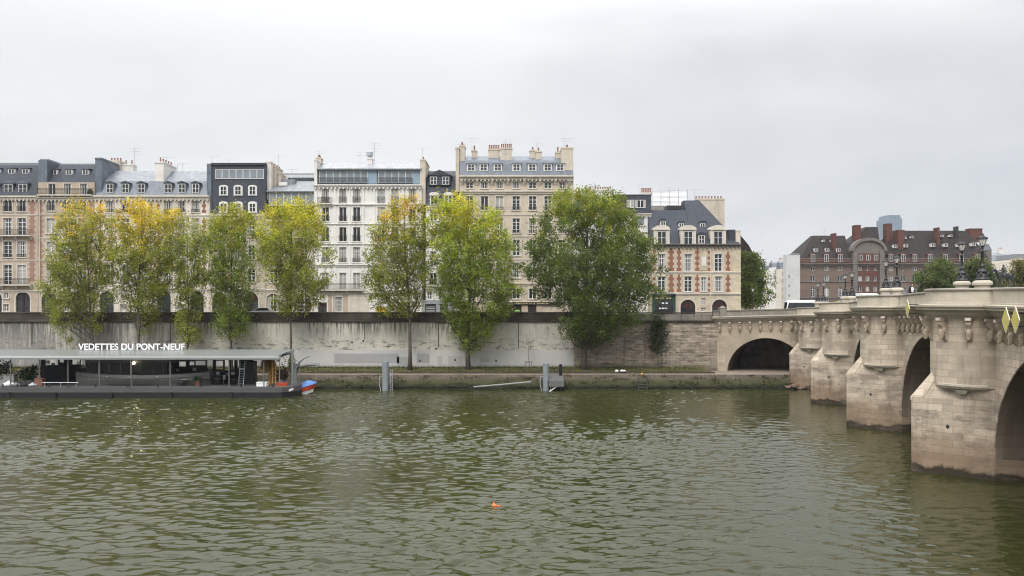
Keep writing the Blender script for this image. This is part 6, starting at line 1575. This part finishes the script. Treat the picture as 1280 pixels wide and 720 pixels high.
lamp('black lamp on the second bastion, left one of its pair',1107.3,70.5,364.5,.86)
lamp('black lamp on the third bastion beside the white van',1065,84.6,374,.90)
lamp('black lamp on the third bastion, left one of its pair',1056.6,90,374,.88)
lamp('small far black lamp on the last bastion, right of its pair',1029.5,103.5,380,.90)
lamp('small far black lamp on the last bastion, left of its pair',1022.3,109,380,.90)
sl_ = empty('street_lamp',(at(941,133),133,ROAD),'slim dark lamp post in front of the round plane tree','street lamp')
b = MB(); b.tube([(at(941,133),133,ROAD),(at(941,133),133,ROAD+.8),(at(941,133),133,13.6)],[.14,.09,.05],8); b.obj('post',M['iron'],sl_); b = MB(); b.lathe([(.10,0),(.22,.4)],(at(941,133),133,13.6),6); b.obj('lantern',M['lantern'],sl_); b = MB(); b.lathe([(.25,.4),(.2,.5),(.04,.65)],(at(941,133),133,13.6),6); b.obj('lantern_cap',M['iron'],sl_)

# ================================================================== vehicles
def wheel_meshes(r0):
    a = MB(); n = 14
    for ra, y0, y1 in ((r0,-.11,.11),):
        vs = [(ra*math.cos(2*math.pi*k/n), y, ra*math.sin(2*math.pi*k/n)) for y in (y0,y1) for k in range(n)]
        a.add(vs,[(k,(k+1)%n,n+(k+1)%n,n+k) for k in range(n)]+[tuple(range(n-1,-1,-1)),tuple(range(n,2*n))])
    c = MB(); rr_ = r0*.6; vs = [(rr_*math.cos(2*math.pi*k/n), y, rr_*math.sin(2*math.pi*k/n)) for y in (-.12,.12) for k in range(n)]
    c.add(vs,[tuple(range(n-1,-1,-1)),tuple(range(n,2*n)),]+[(k,(k+1)%n,n+(k+1)%n,n+k) for k in range(n)])
    return a.mesh('tyre',M['rubber']), c.mesh('rim',M['steel'])
def vehicle(name, label, cat, loc, rz, kind, paint, group=None, extra=None):
    """local: length along x, nose at +x"""
    o = empty(name, loc, label, cat, group); o.rotation_euler = (0,0,rz)
    L, W, H = {'car':(4.2,1.74,1.46),'van':(5.4,1.95,2.35),'bus':(5.7,2.0,2.7)}[kind]; hl = L/2; hw = W/2
    def side(profile, wf, z):  # rounded-off loft of a side outline
        b = MB(); n = len(profile); vs = []
        for f_, y in ((1-wf,-hw),(1,-hw*.9),(1,hw*.9),(1-wf,hw)): vs += [(x*1.0, y*(1 if abs(y)>hw*.95 else 1), zz_) for x,zz_ in profile]
        return b, vs, n
    def loft(prof, tuck):
        b = MB(); n = len(prof); cx = sum(p[0] for p in prof)/n; cz = sum(p[1] for p in prof)/n; vs = []
        for y, k in ((-hw,.965),(-hw*.93,1),(hw*.93,1),(hw,.965)):
            for x, z in prof: yy = y*(1-tuck*max(0,(z-.85)/(H-.85))); vs.append((cx+(x-cx)*k, yy, cz+(z-cz)*k))
        fs = [(r_*n+i,r_*n+(i+1)%n,(r_+1)*n+(i+1)%n,(r_+1)*n+i) for r_ in range(3) for i in range(n)]+[tuple(range(n-1,-1,-1)),tuple(range(3*n,4*n))]
        b.add(vs,fs); return b
    if kind == 'car':
        body = [(-hl,.35),(-hl,.80),(-hl+.15,.95),(-hl+.45,1.0),(-hl+.75,1.40),(-.6,1.46),(.25,1.42),(1.0,.98),(1.8,.86),(hl-.05,.66),(hl,.35)]
        gl = [(-hl+.55,1.02),(-hl+.82,1.36),(-.6,1.41),(.2,1.37),(.86,1.0)]
    elif kind == 'van':
        body = [(-hl,.4),(-hl,2.2),(-hl+.1,2.33),(1.2,2.35),(1.75,2.2),(2.2,1.35),(hl-.08,1.1),(hl,.4)]
        gl = [(1.25,1.4),(1.25,2.1),(1.7,2.1),(2.1,1.4)]
    else:
        body = [(-hl,.4),(-hl,2.6),(-hl+.15,2.75),(hl-.5,2.75),(hl-.15,2.5),(hl,1.2),(hl,.4)]
        gl = [(-hl+.15,1.35),(-hl+.15,2.35),(hl-.35,2.35),(hl-.12,1.35)]
    link('body', loft(body,.14 if kind=='car' else .05).mesh('body',M[paint]), o)
    b = MB()
    for sgn in (-1,1):
        pts = [(x, sgn*(hw*(1-(.14 if kind=='car' else .05)*max(0,(z-.85)/(H-.85)))+.006), z) for x,z in gl]
        b.add(pts+[(x,y-sgn*.03,z) for x,y,z in pts],[tuple(range(len(pts))) if sgn<0 else tuple(range(len(pts)-1,-1,-1))]+[(i,(i+1)%len(pts),len(pts)+(i+1)%len(pts),len(pts)+i) for i in range(len(pts))])
    if kind == 'car': b.box(.0,.0,0,0,0,0) if False else b.add([(.30,-.66,1.40),(.98,-.74,1.02),(.98,.74,1.02),(.30,.66,1.40)],[(0,1,2,3)])
    elif kind == 'van': b.add([(1.80,-.8,2.14),(2.22,-.86,1.40),(2.22,.86,1.40),(1.80,.8,2.14)],[(0,1,2,3)])
    else: b.add([(hl-.13,-.9,2.45),(hl+.01,-.95,1.3),(hl+.01,.95,1.3),(hl-.13,.9,2.45)],[(0,1,2,3)])
    link('windows', b.mesh('windows',M['glass']), o)
    r0 = .31 if kind=='car' else .36; tm_, rm = wheel_meshes(r0)
    for sx in (-hl*.62,hl*.62):
        for sy in (-hw+.08,hw-.08): wq = link('wheel',tm_,o,Vector((sx,sy,r0))); link('rim',rm,wq)
    for sy in (-hw*.72,hw*.72):
        b = MB(); b.ball((hl-.03,sy,.66 if kind=='car' else .85),(.05,.18,.09),8,6); link('headlight',b.mesh('headlight',M['lantern']),o)
        b = MB(); b.ball((-hl+.02,sy,.8 if kind=='car' else 1.0),(.04,.12,.1),8,6); link('tail_light',b.mesh('tail_light',M['car_red']),o)
    return o
vz = ROAD+.002
vehicle('parked_car','pale grey car roof seen behind the parapet of the dark slate house','car',(at(326,119.2),119.2,vz+.30),math.pi,'car','car_silver','cars along the quay road')
vehicle('parked_car','dark car behind the parapet under the thick left autumn trees','car',(at(232,119.2),119.2,vz+.05),math.pi,'car','car_black','cars along the quay road')
vehicle('parked_car','white car behind the parapet under the tall golden topped tree','car',(at(583,119.2),119.2,vz+.22),math.pi,'car','car_white','cars along the quay road')
vehicle('parked_car','black car half hidden under the tall golden topped tree','car',(at(622,119.2),119.2,vz+.1),math.pi,'car','car_black','cars along the quay road')
vn = vehicle('delivery_van','white delivery van with a yellow side panel behind the parapet','van',(at(491,119.5),119.5,vz-.1),0,'van','car_white')
b = MB(); b.box(-2.3,-.9,-.995,-.975,1.15,1.95); b.box(-2.0,-1.6,-.995,-.975,1.95,2.1); link('side_panel', b.mesh('side_panel',M['yellow']), vn)
b = MB()
for k, (w_, h_) in enumerate([(.13,.2),(.12,.16),(.14,.2),(.10,.16),(.13,.2),(.12,.18)]): x0_ = -2.2+k*.21; b.box(x0_,x0_+.05,-1.003,-.995,1.5,1.5+h_); b.box(x0_+.05,x0_+w_,-1.003,-.995,1.5,1.56)
link('side_lettering', b.mesh('side_lettering',M['red_paint']), vn)
b = MB(); x, y = at(646.5,120), 120; b.lathe([(.32,0),(.46,1.15),(.48,1.2),(.44,1.3),(.25,1.42)],(x,y,vz),8); b.box(x-.42,x+.42,y-.5,y-.44,vz+1.05,vz+1.15)
tag(b.obj('recycling_bin', simple('light_green_plastic',(.25,.48,.10),.5,.1,3)), 'light green bin on the quay road below the beige house', 'bin')
bdir = math.atan2(DY,DX)
def onbridge(px, Y, z): return (at(px,Y),Y,z)
vehicle('delivery_van','white van crossing the bridge behind the third bastion','van',onbridge(1080,95,ztop(97)+.02),bdir+math.pi+.25,'van','car_white')
vehicle('minibus','white roofed minibus with dark windows at the island end of the bridge','minibus',onbridge(1005,124,9.2),math.pi-.12,'bus','car_white')
for px, Y, pn, lb in ((916,126,'car_silver','silver car at the foot of the corner house'),(930,131,'car_black','dark car parked below the round plane tree'),(946,136,'car_white','white car at the mouth of the side street'),(960,142,'car_silver','grey car half way into the side street'),(974,128,'car_black','black car beside the white roofed minibus')):
    vehicle('parked_car',lb,'car',(at(px,Y),Y,ROAD+.0),.5 if pn!='car_white' else 1.2,'car',pn,'cars at the bridge end')
b = MB(); q = (at(1046.5,88.5),88.5); r = np.random.default_rng(3)
leafy('potted_plant','bright yellow green bush on the third bastion of the bridge',1046.8,86.2,ztop(88)+.3,1.0,.75,420,(.42,.44,.03),90,pot=None)

# ================================================================== people and statue
def skin_body(name, verts, edges, radii, mat, parent, root=0, sub=2):
    me = bpy.data.meshes.new(name); me.from_pydata(verts, edges, []); o = bpy.data.objects.new(name, me); COL.objects.link(o); o.parent = parent
    o.modifiers.new('skin','SKIN'); 
    for i, r0 in enumerate(radii): me.skin_vertices[0].data[i].radius = (r0,r0) if not hasattr(r0,'__len__') else r0
    me.skin_vertices[0].data[root].use_root = True
    m_ = o.modifiers.new('sub','SUBSURF'); m_.levels = sub; m_.render_levels = sub; me.materials.append(mat)
    bpy.context.view_layer.update()
    dg = bpy.context.evaluated_depsgraph_get(); bm_ = bpy.data.meshes.new_from_object(o.evaluated_get(dg))
    o.modifiers.clear(); o.data = bm_
    bm_.polygons.foreach_set('use_smooth',[True]*len(bm_.polygons)); return o
def person(label, loc, rz, coat, shirt, h=1.72, bag=False):
    o = empty('person', loc, label, 'person'); o.rotation_euler = (0,0,rz)
    V = [(0,0,.95),(0,0,1.15),(0,.0,1.38),(0,.0,1.50),(.02,0,1.58),(.03,0,1.66),
         (0,.19,1.42),(.04,.23,1.15),(.14,.21,.93),(.18,.20,.84),(0,-.19,1.42),(-.06,-.23,1.15),(-.02,-.22,.92),(.03,-.21,.83),
         (0,.09,.90),(.16,.10,.50),(.10,.10,.08),(.26,.11,.03),(0,-.09,.90),(-.10,-.10,.50),(-.30,-.10,.12),(-.20,-.11,.03)]
    E = [(0,1),(1,2),(2,3),(3,4),(4,5),(2,6),(6,7),(7,8),(8,9),(2,10),(10,11),(11,12),(12,13),(0,14),(14,15),(15,16),(16,17),(0,18),(18,19),(19,20),(20,21)]
    Rr = [.135,.13,.15,.06,.085,.08,.065,.05,.04,.045,.065,.05,.04,.045,.09,.065,.045,.04,.09,.065,.045,.04]
    k = h/1.72
    bd = skin_body('body', [(x*k,y*k,z*k) for x,y,z in V], E, [r0*k for r0 in Rr], coat, o)
    b = MB(); b.ball((.03*k,0,1.62*k),(.095,.078,.12),10,8); b.ball((.125*k,0,1.61*k),(.02,.014,.022),6,4); link('face', b.mesh('face',M['skin'],smooth=True), o)
    b = MB(); b.ball((.005*k,0,1.66*k),(.105,.09,.10),10,8); link('hair', b.mesh('hair',M['hair'],smooth=True), o)
    b = MB(); b.ball((.06,0,1.22*k),(.12,.13,.26),10,8); link('shirt', b.mesh('shirt',shirt,smooth=True), o)
    return o
person('person in a dark coat over a white shirt walking on the bridge', (at(1139.5,64.5),64.5,ztop(66)-.0+.10), bdir+math.pi+.5, M['coat'], M['shirt'])
person('person in a grey jacket standing beside the lamps of the second bastion', (at(1129,72),72,ztop(73)+.0), bdir, simple('grey_jacket',(.16,.16,.17),.85,.1,6), M['coat'], 1.68)
st = empty('horseman_statue', (at(1254,140),140,10.6), 'dark bronze statue of a horseman on a stone plinth', 'statue')
ks = 1.0
# horse faces left (-x): trunk, neck, head, four legs, tail
V = [(.75,0,1.72),(.2,0,1.66),(-.45,0,1.72),(-.75,0,1.95),(-1.02,0,2.38),(-1.22,0,2.62),(-1.42,0,2.42),(-1.56,0,2.22),
     (-.62,.2,1.45),(-.98,.2,1.18),(-.85,.2,.72),(-1.0,.2,.58),   # raised fore leg
     (-.52,-.2,1.35),(-.55,-.2,.85),(-.52,-.2,.18),(-.62,-.2,.05),
     (.82,.22,1.45),(.66,.22,1.02),(1.0,.22,.72),(.92,.22,.15),(.82,.22,.05),
     (.9,-.22,1.45),(.98,-.22,1.0),(1.28,-.22,.70),(1.22,-.22,.15),(1.12,-.22,.05),
     (1.08,0,1.86),(1.32,0,1.65),(1.42,0,1.1),(1.38,0,.7)]
E = [(0,1),(1,2),(2,3),(3,4),(4,5),(5,6),(6,7),(2,8),(8,9),(9,10),(10,11),(2,12),(12,13),(13,14),(14,15),(0,16),(16,17),(17,18),(18,19),(19,20),(0,21),(21,22),(22,23),(23,24),(24,25),(0,26),(26,27),(27,28),(28,29)]
Rr = [.40,.38,.40,.33,.22,.17,.14,.10,.17,.11,.08,.09,.17,.11,.075,.09,.22,.15,.085,.07,.09,.22,.15,.085,.07,.09,.12,.10,.11,.04]
skin_body('horse', V, E, Rr, M['bronze'], st, 1)
V = [(.05,0,1.98),(.08,0,2.35),(.06,0,2.72),(.05,0,2.92),(.03,0,3.08),(.02,0,3.24),(.05,.25,2.70),(-.12,.36,2.38),(-.42,.30,2.42),(.05,-.25,2.70),(-.05,-.38,2.4),(-.38,-.25,2.32),(-.08,.42,1.85),(-.12,.47,1.35),(-.28,.47,1.15),(-.08,-.42,1.85),(-.12,-.47,1.35),(-.28,-.47,1.15)]
E = [(0,1),(1,2),(2,3),(3,4),(4,5),(2,6),(6,7),(7,8),(2,9),(9,10),(10,11),(0,12),(12,13),(13,14),(0,15),(15,16),(16,17)]
skin_body('rider', V, E, [.24,.22,.25,.10,.14,.12,.11,.08,.07,.11,.08,.07,.17,.12,.08,.17,.12,.08], M['bronze'], st, 0)
for nm in ('horse','rider'):
    o = [c for c in st.children if c.name.startswith(nm)][0]; o.location = (0,0,zat(360,140)-10.6); o.scale = (1.28,1.28,1.28)
b = MB(); zt = zat(360,140)-10.6; b.box(-2.1,2.1,-1.0,1.0,-1.7,zt-.35); b.box(-2.3,2.3,-1.2,1.2,zt-.35,zt-.2); b.box(-2.15,2.15,-1.05,1.05,zt-.2,zt+.03); link('plinth', b.mesh('plinth',M['white']), st)
# low awning roof of pale sheets below the statue
b = MB(); Y_ = 62; q0 = bp(44,-6,0)
# ================================================================== sky, sun, camera
wd = bpy.data.worlds.new('World'); scene.world = wd; wd.use_nodes = True
nt = wd.node_tree; bg = nt.nodes['Background']; bg.inputs['Strength'].default_value = .1
sky = nt.nodes.new('ShaderNodeTexSky'); sky.sky_type = 'NISHITA'; sky.sun_disc = False
SE, SA = 48.0, 200.0                                       # elevation; azimuth of the sun clockwise from +y
sky.sun_elevation = R(SE); sky.sun_rotation = R(SA)
def wn(t, **k):
    o = nt.nodes.new(t)
    for a, v in k.items(): setattr(o, a, v)
    return o
tc = wn('ShaderNodeTexCoord'); sep = wn('ShaderNodeSeparateXYZ'); nt.links.new(tc.outputs['Generated'], sep.inputs[0])
mp = wn('ShaderNodeMapping'); mp.inputs['Scale'].default_value = (1.0,1.0,3.2); nt.links.new(tc.outputs['Generated'], mp.inputs[0])
nz = wn('ShaderNodeTexNoise'); nz.inputs['Scale'].default_value = 1.5; nz.inputs['Detail'].default_value = 5; nz.inputs['Roughness'].default_value = .5; nz.inputs['Distortion'].default_value = .3
nt.links.new(mp.outputs[0], nz.inputs['Vector'])
cr = wn('ShaderNodeValToRGB'); e = cr.color_ramp.elements
e[0].position = .33; e[0].color = (.64,.66,.70,1); e[1].position = .66; e[1].color = (.98,.985,.99,1)
gx = wn('ShaderNodeMapRange'); gx.interpolation_type = 'SMOOTHSTEP'
for i, v in zip((1,2,3,4),(-.35,.55,.10,-.16)): gx.inputs[i].default_value = v
nt.links.new(sep.outputs['X'], gx.inputs[0])
gz = wn('ShaderNodeMapRange'); gz.interpolation_type = 'SMOOTHSTEP'
for i, v in zip((1,2,3,4),(.12,.40,-.04,.10)): gz.inputs[i].default_value = v
nt.links.new(sep.outputs['Z'], gz.inputs[0])
ad = wn('ShaderNodeMath', operation='ADD'); nt.links.new(gx.outputs[0], ad.inputs[0]); nt.links.new(gz.outputs[0], ad.inputs[1])
ad2 = wn('ShaderNodeMath', operation='ADD'); nt.links.new(ad.outputs[0], ad2.inputs[0]); nt.links.new(nz.outputs['Fac'], ad2.inputs[1])
nt.links.new(ad2.outputs[0], cr.inputs[0])
# an overcast dome is brighter overhead than at the skyline
el = wn('ShaderNodeMapRange'); el.interpolation_type = 'SMOOTHSTEP'
for i, v in zip((1,2,3,4),(.26,.80,1.0,SKYTOP)): el.inputs[i].default_value = v
nt.links.new(sep.outputs['Z'], el.inputs[0])
low = wn('ShaderNodeMapRange'); low.interpolation_type = 'SMOOTHSTEP'
for i, v in zip((1,2,3,4),(.0,.17,.75,.0)): low.inputs[i].default_value = v
nt.links.new(sep.outputs['Z'], low.inputs[0])
mh = wn('ShaderNodeMix', data_type='RGBA'); nt.links.new(low.outputs[0], mh.inputs[0]); nt.links.new(cr.outputs[0], mh.inputs[6]); mh.inputs[7].default_value = (.86,.86,.86,1)
vm = wn('ShaderNodeVectorMath', operation='SCALE'); nt.links.new(mh.outputs[2], vm.inputs[0])
ml = wn('ShaderNodeMath', operation='MULTIPLY'); ml.inputs[1].default_value = 10.0*SKYK; nt.links.new(el.outputs[0], ml.inputs[0]); nt.links.new(ml.outputs[0], vm.inputs['Scale'])
mx = wn('ShaderNodeMix', data_type='RGBA'); mx.inputs[0].default_value = .94; nt.links.new(sky.outputs[0], mx.inputs[6]); nt.links.new(vm.outputs[0], mx.inputs[7])
nt.links.new(mx.outputs[2], bg.inputs['Color'])
ld_ = bpy.data.lights.new('sun','SUN'); ld_.energy = 1.4; ld_.angle = R(25); ld_.color = (1,.965,.92)
lo_ = bpy.data.objects.new('sun', ld_); COL.objects.link(lo_)
dirv = Vector((math.sin(R(SA))*math.cos(R(SE)), math.cos(R(SA))*math.cos(R(SE)), math.sin(R(SE))))
lo_.rotation_euler = (-dirv).to_track_quat('-Z','Y').to_euler(); lo_.location = (0,0,80)
cd = bpy.data.cameras.new('camera'); cam = bpy.data.objects.new('camera', cd); COL.objects.link(cam)
cam.location = (0,0,EYE); cam.rotation_euler = (R(90),0,0)
cd.sensor_width = 36; cd.lens = 36*F/1280; cd.shift_y = (HZ-360)/1280; cd.clip_start = .5; cd.clip_end = 6000
scene.camera = cam
vs_ = scene.view_settings; vs_.view_transform = 'Standard'; vs_.look = 'None'; vs_.exposure = EXPO; vs_.gamma = 1; vs_.use_curve_mapping = False

hz = MB(); hz.box(-2450,2450,-200,2650,-3.5,240); ho = hz.obj('haze', None); ho.data.materials.clear()
t = NT('haze_air'); t.t.nodes.remove(t.b); pv = t.n('ShaderNodeVolumePrincipled'); pv.inputs['Color'].default_value = (.82,.86,.90,1); pv.inputs['Density'].default_value = HAZE
t.link(pv.outputs[0], t.out.inputs['Volume']); ho.data.materials.append(t.m); tag(ho, 'thin grey river haze', 'haze', kind='stuff')
scene.cycles.filter_width = 1.1
